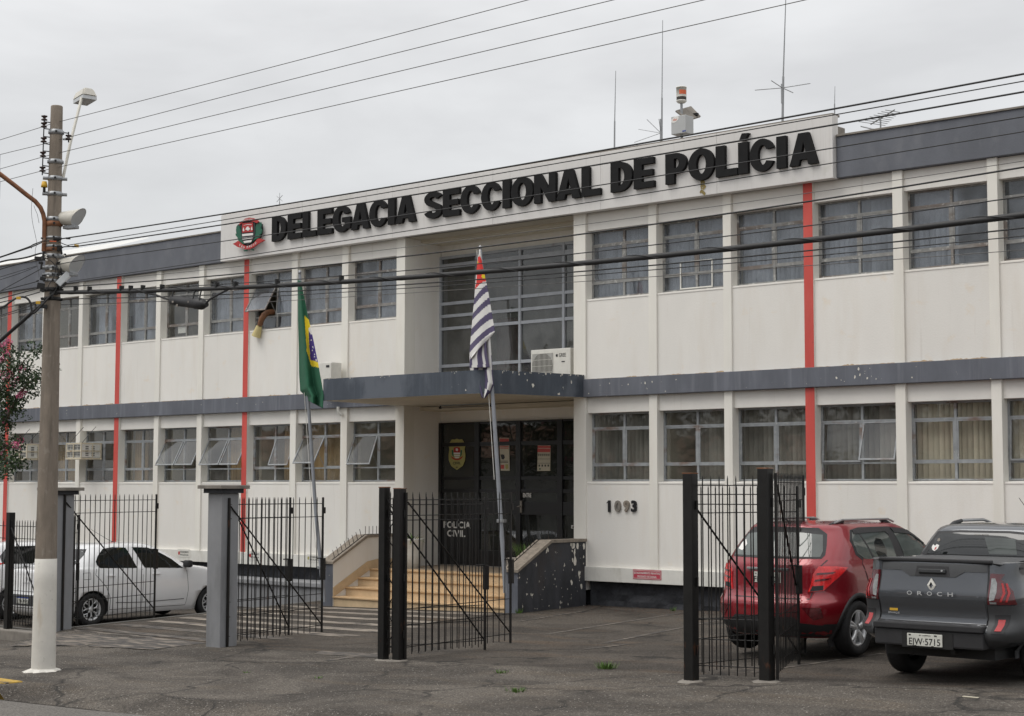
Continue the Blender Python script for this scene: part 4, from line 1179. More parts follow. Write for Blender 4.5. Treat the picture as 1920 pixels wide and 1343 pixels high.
# moss / rust streaks hanging under the letter O
q = MB()
random.seed(3)
for k in range(26):
    p = at(1120 + random.uniform(808, 845) / 4.174, 220 + random.uniform(498, 600) / 4.174, Y=YSF)
    s_ = random.uniform(.012, .03)
    q.add([(p.x - s_, YSF - .001 - random.uniform(.004, .014), p.z), (p.x, YSF - .012, p.z - s_ * 1.6), (p.x + s_, YSF - .004, p.z), (p.x, YSF - .010, p.z + s_)], [(0, 1, 2, 3)])
tag(q.build('moss', M['dryleaf'], S))
# house number
Hn = empty('house_number', (-18.5, .09, 1.8), 'worn metal digits 1093 fixed to the white wall right of the stairs', 'house number')
YN = YP - .008
q0 = YN - .03
for ch, pa, pb, mm in [('1', 1137.5, 1145.5, 'doorblack'), ('0', 1152.3, 1162.5, 'concrete'), ('9', 1168.5, 1179, 'coping'), ('3', 1183, 1192.5, 'doorblack')]:
    a, b = at(pa, 950, Y=q0), at(pb, 950, Y=q0)
    zb_, zt_ = at((pa + pb) / 2, 960.5, Y=q0).z, at((pa + pb) / 2, 938.5, Y=q0).z
    q = MB(); vs, fs = text_geo(ch, .04 if ch != '1' else .03, .06)
    xs = [v.x for v in vs]; w = max(xs) - min(xs); mx_ = (max(xs) + min(xs)) / 2; ys = [v.y for v in vs]; h0 = max(ys) - min(ys)
    q.add([(lerp(a.x, b.x, .5) + (v.x - mx_) / h0 * (zt_ - zb_), YN - .015 - v.z * .25, zb_ + (v.y - min(ys)) / h0 * (zt_ - zb_)) for v in vs], fs)
    if ch == '1': q.prism([(a.x - .012, zt_ - .055), (lerp(a.x, b.x, .5), zt_ - .03), (lerp(a.x, b.x, .5), zt_), (a.x + .02, zt_ - .02)], (0, YN - .032, 0), (1, 0, 0), (0, 0, 1), (0, .03, 0))
    q.build('digit', M[mm], Hn)
# small notices on the plinth
def notice(pa, pb, pt, pbm, mm, label, lines, lm, cat='sign', crest=None, group=None):
    Yq = -.035 - .003
    a, b, t, bo = at(pa, (pt + pbm) / 2, Y=Yq), at(pb, (pt + pbm) / 2, Y=Yq), at((pa + pb) / 2, pt, Y=Yq), at((pa + pb) / 2, pbm, Y=Yq)
    cx = (a.x + b.x) / 2
    e = empty('parking_notice', (cx, Yq, bo.z), label, cat, group)
    q = MB(); q.rbox(a.x, b.x, Yq - .004, Yq + .003, bo.z, t.z, .002)
    q.build('panel', M[mm], e)
    q = MB()
    hgt = t.z - bo.z
    for i, ln in enumerate(lines):
        text(q, ln, (cx + (0.03 if crest else 0), Yq - .006, t.z - hgt * (.44 + .36 * i)), U, V, hgt * .30, 0, .015, width=(b.x - a.x) * (.92 if i == 0 and not crest else .68))
    if mm == 'signred':
        for (x0, x1, z0, z1) in ((a.x + .015, b.x - .015, bo.z + .014, bo.z + .02), (a.x + .015, b.x - .015, t.z - .02, t.z - .014), (a.x + .015, a.x + .02, bo.z + .02, t.z - .02), (b.x - .02, b.x - .015, bo.z + .02, t.z - .02)):
            q.box(x0, x1, Yq - .007, Yq - .005, z0, z1)
    q.build('lettering', M[lm], e)
    if crest:
        q = MB(); c = Vector((a.x + .06, Yq - .006, (t.z + bo.z) / 2)); r_ = hgt * .24
        q.prism([(math.cos(R(k)) * r_ * .75, math.sin(R(k)) * r_) for k in range(0, 360, 30)], c, (1, 0, 0), (0, 0, 1), (0, .004, 0)); q.build('crest', M[crest], e)
    return e
notice(1187, 1240, 1069, 1087, 'signred', 'small red notice reading ESTACIONAMENTO PRIVATIVO DELEGADO SECCIONAL on the white base', ['ESTACIONAMENTO PRIVATIVO', 'DELEGADO SECCIONAL'], 'white')
notice(333, 356, 1030, 1045, 'plastw', 'small white parking notice with red crest on the wall above the white car bonnet', ['ESTACIONAMENTO', 'POLÍCIA'], 'platetxt', crest='crest')
notice(466, 488, 1034, 1050, 'plastw', 'small white parking notice with red crest seen between the gate bars beside the red stripe', ['ESTACIONAMENTO', 'POLÍCIA'], 'platetxt', crest='crest')
notice(575, 603, 1040, 1054, 'plastw', 'small white parking notice with gold crest left of the stair and flagpole', ['ESTACIONAMENTO', 'POLÍCIA'], 'platetxt', crest='gold')
# ------------------------------------------------------------------ air conditioners
def condenser(pa, pb, side, ptop, Yf, zb, label, logo=True, fan=True):
    a, b = at(pa, ptop, Y=Yf), at(pb, ptop, Y=Yf)
    x0, x1, z1 = a.x, b.x, a.z
    e = empty('air_conditioner', ((x0 + x1) / 2, Yf, zb), label, 'air conditioner')
    q = MB(); q.rbox(x0, x1, Yf, Yf + side, zb + .04, z1, .012)
    q.build('casing', M['plastw'], e)
    q = MB()
    for x in (x0 + .12, x1 - .12): q.box(x - .02, x + .02, Yf + .02, Yf + side - .02, zb, zb + .04)
    q.build('foot', M['dark'], e)
    if fan:
        w, h = x1 - x0, z1 - zb
        q = MB(); q.box(x0 + .045, x0 + w * .56, Yf - .004, Yf, zb + .08, z1 - .075); q.build('grille_recess', M['plastgrey'], e)
        q = MB(); cx, cz, r_ = x0 + w * .30, (zb + z1) / 2 - .01, h * .40
        q.prism([(cx + r_ * math.cos(R(k)), cz + r_ * math.sin(R(k))) for k in range(0, 360, 10)], (0, Yf - .008, 0), (1, 0, 0), (0, 0, 1), (0, .003, 0)); q.build('fan_opening', M['dark'], e)
        q = MB()
        n = 17
        for k in range(n):
            x = lerp(x0 + .05, x0 + w * .555, k / (n - 1)); q.box(x - .004, x + .004, Yf - .022, Yf - .014, zb + .08, z1 - .075)
        for k in range(5):
            z = lerp(zb + .085, z1 - .08, k / 4); q.box(x0 + .045, x0 + w * .56, Yf - .014, Yf - .010, z - .004, z + .004)
        tag(q.build('fan_grille', M['plastw'], e), kind='stuff')
    if logo:
        q = MB(); text(q, 'GREE', (x0 + w * .80, Yf - .003, z1 - .165), U, V, .10, 0, .01, width=.17); q.prism([(x0 + w * .66 + .028 * math.cos(R(k)), z1 - .135 + .028 * math.sin(R(k))) for k in range(20, 330, 20)], (0, Yf - .003, 0), (1, 0, 0), (0, 0, 1), (0, .002, 0))
        q.box(x0 + w * .78, x0 + w * .86, Yf - .004, Yf, z1 - .27, z1 - .25); q.build('lettering', M['platetxt'], e)
    return e
condenser(995.5, 1069.6, .33, 657, .30, 4.335, 'white outdoor air conditioner with round fan grille standing on the canopy')
ac2 = condenser(597, 622.5, .28, 681, -.38, 4.32, 'white air conditioner unit with control box, half hidden behind the green flag', logo=False, fan=False)
q = MB(); p = at(614, 691, Y=-.41)
q.rbox(p.x - .09, p.x + .12, -.42, -.385, p.z - .22, p.z + .12, .008); q.build('control_box', M['plastw'], ac2)
q = MB(); q.box(p.x - .03, p.x + .07, -.425, -.421, p.z + .02, p.z + .07); q.tube([(p.x, -.40, p.z - .2), (p.x - .02, -.42, p.z - .32), (p.x + .03, -.40, p.z - .45)], .012, 6); q.build('cable', M['plblack'], ac2)
def window_ac(pa, pb, pt, pbm, label):
    # boxes that stick out of the window; the slatted end faces the street, the long side looks right
    Yf = -.42
    a = at(pa, (pt + pbm) / 2, Y=Yf); 
    zt_, zb_ = at(pa, pt, Y=Yf).z, at(pa, pbm, Y=Yf).z
    m_ = at(pb, (pt + pbm) / 2, Y=.12)
    x0 = a.x; x1 = x0 + .60
    e = empty('window_air_conditioner', (x0 + .3, -.1, zb_), label, 'air conditioner', 'old air conditioners in steel cages under the left windows')
    q = MB(); q.rbox(x0, x1, Yf, .17, zb_ + .02, zt_ - .02, .01); q.build('casing', M['plastw'], e)
    # louvre groups on the front and the right-hand side
    q = MB()
    for sx in (0, 1):
        for k in range(8):
            z = lerp(zb_ + .06, zt_ - .06, k / 7)
            for h_ in (0, 1):
                xx = x0 + .03 + sx * .27 + h_ * .135
                q.box(xx, xx + .115, Yf - .004, Yf + .002, z - .011, z + .011)
    for yy in (-.30, -.12):
        for k in range(6):
            z = lerp(zb_ + .08, zt_ - .08, k / 5)
            q.box(x1 - .002, x1 + .004, yy, yy + .09, z - .010, z + .010)
    tag(q.build('louvre', M['dark'], e), kind='stuff')
    q = MB()
    r_ = .018
    for z in (zb_, (zb_ + zt_) / 2, zt_):
        q.box(x0 - .02, x1 + .02, Yf - .02, Yf - .005, z - r_, z + r_ * .8); q.box(x1 + .005, x1 + .02, Yf - .005, .17, z - r_, z + r_ * .8)
        if z != (zb_ + zt_) / 2: q.box(x0 - .02, x0 - .005, Yf - .005, .17, z - r_, z + r_ * .8)
    for x, y in ((x0 - .012, Yf - .014), (x1 + .012, Yf - .014), (x0 + .29, Yf - .016), (x1 + .014, -.10), (x1 + .012, .15)):
        q.box(x - .014, x + .014, y - .010, y + .010, zb_, zt_)
    q.box(x0 - .03, x1 + .03, Yf - .03, .17, zb_ - .025, zb_)
    q.build('cage', M['plastcream'], e)
    for x in (x0 + .05, x1 - .02):
        MB().cyl((x, Yf + .02, zt_), (x + .02, YP - .04, zt_ + .42), .007, n=5).build('stay_rod', M['iron'], e)
    return e
window_ac(126, 190, 832, 860, 'old cream window air conditioner in a rusty cage right of the utility pole')
window_ac(26, 76, 834, 861, 'old cream window air conditioner in a rusty cage behind the pink flowering branches')
# rooftop things
def whip(px, pb, pt, Y, label, r0=.011, cat='antenna', name='antenna', extra=None):
    a, b = at(px[0], pb, Y=Y), at(px[1], pt, Y=Y)
    e = empty(name, (a.x, Y, a.z - .3), label, cat, 'antennas on the roof')
    q = MB(); q.cyl((a.x, Y, a.z - .5), (lerp(a.x, b.x, .35), Y, lerp(a.z, b.z, .35)), r0 * 1.6, r0 * 1.4, 7)
    q.build('mast', M['antenna'], e)
    q = MB(); q.cyl((lerp(a.x, b.x, .35), Y, lerp(a.z, b.z, .35)), b, r0, r0 * .55, 6); q.build('rod', M['antenna'], e)
    if extra: extra(e, a, b, Y)
    return e
whip((1151.5, 1154.5), 278, 133, .8, 'short plain whip antenna on the roof, the leftmost of the three tall ones')
def ex2(e, a, b, Y):
    q = MB()
    p = at(1239, 238, Y=Y)
    q.cyl((p.x, Y, p.z - .35), (p.x, Y, p.z + .15), .02, n=6)
    for dx, dz_ in ((-.45, .12), (-.25, .28), (-.55, -.12), (.03, .25)): q.cyl((p.x, Y, p.z - .12), (p.x + dx, Y - .1, p.z - .12 + dz_), .006, n=4)
    q.build('element', M['antenna'], e)
whip((1240.5, 1242.5), 262, 38, .8, 'tall whip antenna on the roof just left of the rain gauge', extra=ex2)
def ex3(e, a, b, Y):
    p = at(1467, 165, Y=Y)
    q = MB()
    q.cyl((p.x, Y, p.z - .28), (p.x, Y, p.z + .07), .028, n=8)
    for ang in (12, 100, 192, 280): q.cyl((p.x, Y, p.z), (p.x + .52 * math.cos(R(ang)), Y + .52 * math.sin(R(ang)), p.z + (.02)), .008, n=5)
    q.build('element', M['antenna'], e)
whip((1466, 1473.5), 226, -8, .8, 'tallest whip antenna with four horizontal rods, on the roof above the word end', r0=.015, extra=ex3)
whip((1564.5, 1565.5), 213, 162, .5, 'thin short spike antenna at the right end of the sign board', r0=.008)
whip((524, 524.5), 388, 362, .5, 'tiny star shaped antenna on the roof above the left end of the sign', r0=.008,
     extra=lambda e, a, b, Y: MB().cyl((a.x - .10, Y, a.z + .12), (a.x + .10, Y, a.z + .26), .006, n=4).cyl((a.x + .10, Y, a.z + .12), (a.x - .10, Y, a.z + .26), .006, n=4).build('element', M['antenna'], e))
e = empty('television_antenna', at(1651, 244, Y=1.2), 'many pronged television aerial lying level above the right grey parapet', 'antenna', 'antennas on the roof')
q = MB(); p = at(1651, 232, Y=1.2); q.cyl((p.x, 1.2, p.z - .9), (p.x, 1.2, p.z + .10), .016, n=6); q.build('mast', M['antenna'], e)
q = MB(); a, b = at(1612, 226, Y=1.2), at(1698, 214, Y=1.2); a.y = 1.6; b.y = .8
q.cyl(a, b, .014, n=6)
for t_ in (0.05, .18, .3, .42, .55, .68, .8, .92):
    c = a.lerp(b, t_); l = lerp(.34, .16, t_); q.cyl(c - Vector((.3 * l, l * .9, 0)), c + Vector((.3 * l, l * .9, .0)), .007, n=4)
q.cyl(at(1614, 237, Y=1.2), at(1640, 243, Y=1.2), .012, n=5)
q.build('element', M['antenna'], e)
# weather station: box, rain gauge, solar panel
Yw = .55
e = empty('weather_station', at(1277, 262, Y=Yw), 'white rain gauge with orange sticker over a grey box on the roof', 'weather station')
def wz(x, y, Y=Yw): return at(1240 + x / 10.33, 140 + y / 10.33, Y=Y)
a, b = wz(190, 990), wz(470, 990); tz, bz = wz(190, 822).z, wz(210, 1165).z
q = MB(); q.rbox(a.x, b.x, Yw, Yw + .26, bz, tz, .01); q.build('enclosure', M['plastgrey'], e)
q = MB(); c = wz(265, 872)
q.prism([(c.x + .085 * math.cos(R(k)), c.z + .055 * math.sin(R(k)) + .02 * math.cos(R(k))) for k in range(0, 360, 20)], (0, Yw - .003, 0), (1, 0, 0), (0, 0, 1), (0, .002, 0)); q.build('sticker', M['white'], e)
q = MB(); text(q, 'dsi', (c.x, Yw - .005, c.z - .02), U, V, .06, 0, .01, width=.09); q.build('lettering', M['orange'], e)
q = MB(); c = wz(440, 1092); q.box(c.x - .04, c.x + .04, Yw - .003, Yw, c.z - .012, c.z + .012); q.build('sticker', M['blue'], e)
q = MB(); c = wz(395, 700, Yw + .13); c2 = wz(390, 540, Yw + .13)
q.cyl((c.x, Yw + .13, bz - .3), (c2.x, Yw + .13, c2.z), .024, n=10); q.build('pole', M['antenna'], e)
q = MB(); g0, g1 = wz(395, 520, Yw + .13).z, wz(390, 262, Yw + .13).z; r_ = .095
q.lathe([(.002, g0 - .035), (r_ * .7, g0 - .03), (r_ * 1.04, g0), (r_ * 1.04, g0 + .015), (r_ * .96, g0 + .02)], (c2.x, Yw + .13, 0), n=20)
q.lathe([(r_, g0 + .08), (r_, g1), (r_ * 1.05, g1), (r_ * 1.05, g1 + .02), (r_ * .9, g1 + .015), (r_ * .5, g1 - .05)], (c2.x, Yw + .13, 0), n=20); q.build('rain_gauge', M['plastw'], e)
q = MB(); q.lathe([(r_ * .97, g0 + .02), (r_ * .97, g0 + .08)], (c2.x, Yw + .13, 0), n=20); q.build('gauge_band', M['roomd'], e)
q = MB()
for k in range(4):
    a0, a1 = R(-100 + 22 * k + 20), R(-100 + 22 * (k + 1) + 20)
    rr = r_ + .002; q.quad((c2.x + rr * math.cos(a0), Yw + .13 + rr * math.sin(a0), g1 - .13), (c2.x + rr * math.cos(a1), Yw + .13 + rr * math.sin(a1), g1 - .13), (c2.x + rr * math.cos(a1), Yw + .13 + rr * math.sin(a1), g1 - .05), (c2.x + rr * math.cos(a0), Yw + .13 + rr * math.sin(a0), g1 - .05), 0 if k < 3 else 0)
q.build('sticker', M['orange'], e)
q = MB(); ps = [wz(280, 695, Yw + .05), wz(575, 610, Yw + .5), wz(765, 805, Yw + .55), wz(520, 880, Yw + .12)]
nrm = (ps[1] - ps[0]).cross(ps[3] - ps[0]).normalized() * .03
q.add(ps + [p_ + nrm for p_ in ps], [(0, 1, 2, 3), (7, 6, 5, 4), (0, 4, 5, 1), (1, 5, 6, 2), (2, 6, 7, 3), (3, 7, 4, 0)])
q.build('solar_panel', M['concrete'], e)
q = MB(); c = ps[0].lerp(ps[2], .78) - nrm * .5; q.rbox(c.x - .05, c.x + .05, c.y - .03, c.y + .03, c.z - .03, c.z + .02, .004); q.build('junction_box', M['dark'], e)
# bent brown duct hanging from the open window
e = empty('hanging_duct', at(500, 600, Y=.05), 'brown bent tube with pale yellow flared end hanging from the open upper window', 'duct')
pts = [at(450 + x / 4.476, 490 + y / 4.476, Y=yy) for x, y, yy in ((290, 428, .25), (262, 425, .18), (228, 432, .08), (200, 455, .0), (182, 485, -.03), (172, 515, -.04), (166, 540, -.04))]
q = MB(); q.tube(pts, [.055, .062, .068, .072, .068, .062, .058], 12); q.build('tube', M['brownduct'], e)
a, b = at(450 + 162 / 4.476, 490 + 545 / 4.476, Y=-.04), at(450 + 134 / 4.476, 490 + 632 / 4.476, Y=-.05)
q = MB(); q.cyl(a, a.lerp(b, .15), .068, .072, 14); q.cyl(a.lerp(b, .15), b, .072, .105, 14); q.build('flared_end', M['yellowcup'], e)
# white inner frame in an upper window, paper on another
q = MB()
Yq = YW - .012
c0, c1, c2_, c3 = at(1275, 545, Y=Yq), at(1336, 545, Y=Yq), at(1300, 489, Y=Yq), at(1300, 541, Y=Yq)
x0_, x1_, z1_, z0_ = c0.x, c1.x, c2_.z, c3.z
t_ = .022
q.box(x0_, x0_ + t_, Yq, Yq + .02, z0_, z1_); q.box(x1_ - t_, x1_, Yq, Yq + .02, z0_, z1_); q.box(x0_ + t_, x1_ - t_, Yq, Yq + .02, z1_ - t_, z1_); q.box(x0_ + t_, x1_ - t_, Yq, Yq + .02, z0_, z0_ + t_)
q.build('inner_frame', M['plastw'], B)
q = MB(); a, b = at(332, 613, Y=YW), at(346, 624, Y=YW); q.box(a.x, b.x, YW + .030, YW + .034, b.z, a.z); q.build('paper_sheet', M['white'], B)
# ------------------------------------------------------------------ flagpoles and flags
def flagpole(pts, Y0, lab):
    ps = [at(*p, Y=Y0) for p in pts]
    e = empty('flagpole', ps[0], lab, 'flagpole', 'flagpoles on the stair ends')
    pp = [ps[0], ps[0].lerp(ps[1], .5), ps[1], ps[1].lerp(ps[2], .5), ps[2]]
    q = MB(); q.tube(ps, [.040, .036, .029], 10); q.build('pole', M['polegrey'], e)
    q = MB(); t = ps[-1]; q.lathe([(.001, .05), (.03, .03), (.035, 0), (.03, -.03), (.001, -.05)], (t.x, t.y, t.z + .04), n=10); q.build('finial', M['galv'], e)
    q = MB(); c = ps[0].lerp(ps[1], .38); q.rbox(c.x - .06, c.x + .06, c.y - .05, c.y + .08, c.z - .03, c.z + .03, .006); q.build('bracket', M['galv'], e)
    q = MB(); q.tube([ps[-1] + Vector((-.05, -.04, 0)), ps[1] + Vector((-.06, -.05, .1)), ps[0].lerp(ps[1], .6) + Vector((-.05, -.05, 0))], .006, 4); q.build('rope', M['plastw'], e)
    return ps
flagpole([(608, 1129), (592, 960), (562, 515)], -2.12, 'leaning grey flagpole at the left side of the stairs carrying the green flag')
flagpole([(948, 1112), (925, 760), (900.5, 469)], -2.12, 'leaning grey flagpole at the right side of the stairs carrying the striped flag')
def pip(x, y, poly):
    c = False; n = len(poly)
    for i in range(n):
        x1, y1 = poly[i]; x2, y2 = poly[(i + 1) % n]
        if (y1 > y) != (y2 > y) and x < (x2 - x1) * (y - y1) / (y2 - y1) + x1: c = not c
    return c
def flag(name, label, left, right, Y0, colf, mats, fold, nx=34, ny=110):
    ys = [p[1] for p in left]; y0, y1 = ys[0], ys[-1]
    q = MB(); vs = []; px = []
    for j in range(ny + 1):
        yy = lerp(0, 1, j / ny)
        L_ = (interp(yy, [p[2] for p in left], [p[0] for p in left]), interp(yy, [p[2] for p in left], [p[1] for p in left]))
        R_ = (interp(yy, [p[2] for p in right], [p[0] for p in right]), interp(yy, [p[2] for p in right], [p[1] for p in right]))
        for i in range(nx + 1):
            s = i / nx
            X, Y = lerp(L_[0], R_[0], s), lerp(L_[1], R_[1], s)
            p = at(X, Y, Y=Y0)
            p += ray(X, Y).normalized() * fold(s, yy)
            vs.append(p); px.append((X, Y))
    b = 0
    q.v = [tuple(v) for v in vs]
    for j in range(ny):
        for i in range(nx):
            k = j * (nx + 1) + i
            q.f.append([k, k + 1, k + nx + 2, k + nx + 1])
            cxp = sum(px[t][0] for t in (k, k + 1, k + nx + 2, k + nx + 1)) / 4; cyp = sum(px[t][1] for t in (k, k + 1, k + nx + 2, k + nx + 1)) / 4
            q.m.append(colf(cxp, cyp, i / nx, j / ny)); q.sm.append(True)
    o = q.build(name, mats)
    md = o.modifiers.new('thickness', 'SOLIDIFY'); md.thickness = .006; md.offset = 0
    return o
def z45(pts, ox, oy, s): return [(ox + a / s, oy + b / s) for a, b in pts]
yel = z45([(540, 455), (575, 488), (592, 545), (615, 640), (650, 760), (663, 850), (660, 892), (598, 880), (585, 838), (560, 760), (552, 640), (545, 540)], 450, 490, 4.476)
blu = z45([(578, 560), (596, 590), (618, 660), (645, 780), (650, 845), (592, 828), (583, 740), (578, 640)], 450, 490, 4.476)
wht = z45([(574, 565), (590, 555), (602, 610), (598, 615), (580, 590)], 450, 490, 4.476)
stars = z45([(600, 663), (612, 715), (609, 750), (618, 730), (627, 782), (640, 825), (626, 804), (643, 835)], 450, 490, 4.476)
def colbr(x, y, s, t):
    for sx, sy in stars:
        if abs(x - sx) < 1.0 and abs(y - sy) < 1.0: return 3
    if pip(x, y, wht): return 3
    if pip(x, y, blu): return 2
    if pip(x, y, yel): return 1
    return 0
Lb = [(558, 525, 0), (559, 560, .15), (559, 600, .3), (560.5, 650, .5), (561, 700, .7), (563, 733, .84), (575, 745, .93), (577, 751, 1)]
Rb = [(564, 528, 0), (571, 560, .15), (577, 592, .3), (588, 640, .5), (597, 685, .7), (603, 718, .84), (607, 742, .93), (605.5, 766, 1)]
o = flag('flag', None, Lb, Rb, -2.20, colbr, [M['flagg'], M['flagy'], M['flagb'], M['flagw']],
         lambda s, t: -.10 * math.sin(math.pi * s) + (.03 + .10 * t) * math.sin(s * 9.5 + 1.2 * t + .5) * (.4 + t), nx=36)
tag(o, 'green, yellow and blue flag hanging limp from the left flagpole', 'flag')
# striped flag: shape from two overlapping folds
def stripe_front(x, y, s, t):
    # stripe boundaries follow the slanted drape: height measured along the left edge
    yy = y + (1 - (1 - s) ** 1.4) * lerp(16, 42, min(1, t * 1.3)) 
    if y < 478: return 0
    if yy < 556 and y < 545 + (s - .5) * -2:
        if pip(x, y, z45([(165, 95), (178, 90), (210, 165), (236, 298), (190, 315), (135, 372), (150, 310), (155, 245), (150, 200)], 860, 460, 4.476)):
            for a in ([(200, 240), (212, 245), (228, 262), (218, 285), (204, 280), (190, 262)], [(160, 135), (166, 140), (164, 155), (158, 150)]):
                if pip(x, y, z45(a, 860, 460, 4.476)): return 3
            return 2
        return 0
    edges = [559, 573, 587, 600, 616, 631, 647, 661, 700]
    k = 0
    for e_ in edges:
        if yy > e_: k += 1
    return 1 if k % 2 else 0
Lf = [(899, 468, 0), (895, 495, .10), (892, 525, .21), (889.5, 560, .33), (887, 585, .43), (884, 620, .57), (881, 655, .75), (880.5, 670, .85), (880.5, 676, 1)]
Rf = [(901, 468, 0), (904, 495, .10), (911, 525, .21), (916, 550, .33), (921, 580, .43), (925.5, 607, .57), (928, 622, .75), (921, 631, .85), (905, 645, 1)]
def sf(x, y, s, t): return stripe_front(x, y, s, t)
o = flag('flag', None, Lf, Rf, -2.22, sf, [M['flagw'], M['flagk'], M['flagr'], M['flagy']], lambda s, t: -.12 * math.sin(math.pi * s) * (.3 + t) + .03 * math.sin(s * 8 + t * 3) * t, nx=34, ny=120)
tag(o, 'black, white and red striped flag hanging limp from the right flagpole', 'flag')
FL = o
def zf(pts): return z45(pts, 860, 460, 4.476)
def under(x, y, s, t):
    if t > .86: return 1 if s < .40 else (0 if s < .74 else 1)
    return int(s * 5.0 + t * .5) % 2
Lc = [(884, 650, 0), (880.5, 672, .2), (881, 690, .4), (882, 697, .6), (885, 703, .75), (895, 727, .9), (904, 747, 1)]
Rc = [(919, 632, 0), (921, 660, .2), (923, 685, .4), (924, 702, .6), (926, 722, .75), (919, 737, .9), (909, 747, 1)]
o = flag('flag_tail', None, Lc, Rc, -2.20, under, [M['flagw'], M['flagk']], lambda s, t: .05 * math.sin(s * 12 + t * 2), nx=40, ny=60)
o.parent = FL
def strip2(x, y, s, t): return [1, 0, 0, 1, 1, 0, 1][min(6, int(s * 7 + t * .3))]
Lc = [(889, 655, 0), (881, 672, .3), (880.5, 690, 1)]
Rc = [(911, 640, 0), (913, 665, .4), (918, 689, 1)]
o = flag('flag_fold', None, Lc, Rc, -2.28, strip2, [M['flagw'], M['flagk']], lambda s, t: .04 * math.sin(s * 9 + 1), nx=28, ny=30)
o.parent = FL
# ------------------------------------------------------------------ utility pole
PXc, PYc = -19.5, -11.5
UP = empty('utility_pole', (PXc, PYc, -.25), 'tall round concrete utility pole with whitewashed foot, standing at the yellow kerb', 'utility pole')
def prad(z): return lerp(.160, .081, (z + .2) / 7.75)
q = MB()
zs = frange(1.33, 7.53, 12)
q.lathe([(prad(z), z) for z in zs] + [(prad(7.53) - .006, 7.545), (.001, 7.55)], (PXc, PYc, 0), n=28); q.build('shaft', M['poleconc'], UP)
q = MB(); q.lathe([(prad(z) + .002, z) for z in frange(-.24, 1.33, 5)] + [(prad(1.33) - .001, 1.332)], (PXc, PYc, 0), n=28); q.build('whitewashed_foot', M['polewhite'], UP)
bm = bmesh.new(); bmesh.ops.create_cone(bm, segments=26, radius1=.30, radius2=.168, depth=.045, cap_ends=True)
for v in bm.verts:
    if v.co.z < 0: v.co.xy *= random.uniform(.68, 1.12)
MB().bm(bm, 0, Matrix.Translation((PXc, PYc, -.158))).build('lime_collar', M['polewhite'], UP)
tdir = (CAM - Vector((PXc, PYc, 2.3))); tdir.z = 0; tdir.normalize()
rt = Vector((-tdir.y, tdir.x, 0)) * 1.0   # points right in the picture when seen from the camera
if rt.dot(CR) < 0: rt = -rt
def pz(py, px=100): return at(px, py, Y=PYc).z
def band(py, h=.045, name='clamp', m='galv', ears=0.0, dr=.006):
    z = pz(py); q = MB(); r_ = prad(z) + dr
    q.lathe([(r_ - .01, z - h), (r_, z - h), (r_, z + h), (r_ - .01, z + h)], (PXc, PYc, 0), n=24)
    if ears:
        c = Vector((PXc, PYc, z)) + tdir * (r_ + .005)
        for s_ in (-1, 1):
            a = Vector((PXc, PYc, z)) + rt * (s_ * r_ * .95); b = a + rt * (s_ * ears)
            q.cyl(a, b, h * .8, n=6)
        q.cyl(c - tdir * .02, c + tdir * .012, .016, n=8, mat=1)
    q.build(name, [M[m], M['dark']], UP)
for py, e_, m, h in [(250, .02, 'galv', .035), (305, .02, 'galv', .032), (336, .07, 'galv', .03), (365, .07, 'galv', .03), (412, .03, 'galv', .03), (421, .02, 'rust', .035), (447, .01, 'galv', .018), (463, .02, 'galv', .02),
                     (469, .01, 'rust', .03), (481, .03, 'galv', .03), (503, .04, 'galv', .032), (516, .03, 'galv', .028), (527, .02, 'galv', .02), (544, .04, 'dark', .03), (561, .03, 'dark', .025)]:
    band(py, h, 'clamp', m, e_)
def insul(c, n=1, s=.055, parent=UP):
    q = MB()
    for k in range(n):
        z = c.z - k * s * 1.9
        q.lathe([(.012, z + s * .9), (s, z + s * .75), (s * 1.02, z + s * .45), (s * .45, z + s * .12), (s * .45, z - s * .12), (s * 1.02, z - s * .45), (s, z - s * .75), (.012, z - s * .9)], (c.x, c.y, 0), n=12)
    q.build('insulator', M['porc'], parent)
def polept(px, py, d=0.0):
    """point beside the pole at picture position, in the plane through the pole axis facing the camera"""
    r0 = ray(px, py); n_ = tdir
    t = (Vector((PXc, PYc, 0)) + n_ * d - CAM).dot(n_) / r0.dot(n_)
    return CAM + r0 * t
ins = []
def s50(x, y): return (50 + x / 5.373, 150 + y / 5.373)
for (x, y), n_ in (((178, 385), 1), ((174, 455), 1), ((172, 605), 1), ((165, 750), 1), ((160, 900), 1), ((422, 580), 1)):
    c = polept(*s50(x, y)); insul(c, 1, .042); ins.append(c)
q = MB()
a, b = polept(*s50(178, 355)), polept(*s50(157, 960)); q.cyl(a, b, .008, n=6)
for x0_, y0_, x1_, y1_ in ((178, 422, 245, 430), (178, 490, 240, 498), (172, 570, 238, 578), (172, 640, 238, 650), (165, 715, 235, 722), (165, 785, 235, 792), (160, 862, 232, 872), (160, 935, 228, 944), (365, 530, 425, 538), (365, 602, 425, 604)):
    q.cyl(polept(*s50(x0_, y0_)), polept(*s50(x1_, y1_)), .008, n=5)
a, b = polept(*s50(422, 525)), polept(*s50(422, 630)); q.cyl(a, b, .009, n=6)
q.build('insulator_bracket', M['iron'], UP)
q = MB(); c = polept(*s50(178, 1060)); q.lathe([(.001, .05), (.03, .05), (.042, 0), (.045, -.03), (.012, -.035)], c, n=12); q.cyl(c - Vector((0, 0, .03)), c - Vector((0, 0, .11)), .02, mat=1); q.cyl(c - Vector((0, 0, .1)), c - Vector((0, 0, .1)) + rt * .06, .012, mat=1)
q.build('photocell', [M['tag'], M['dark']], UP)
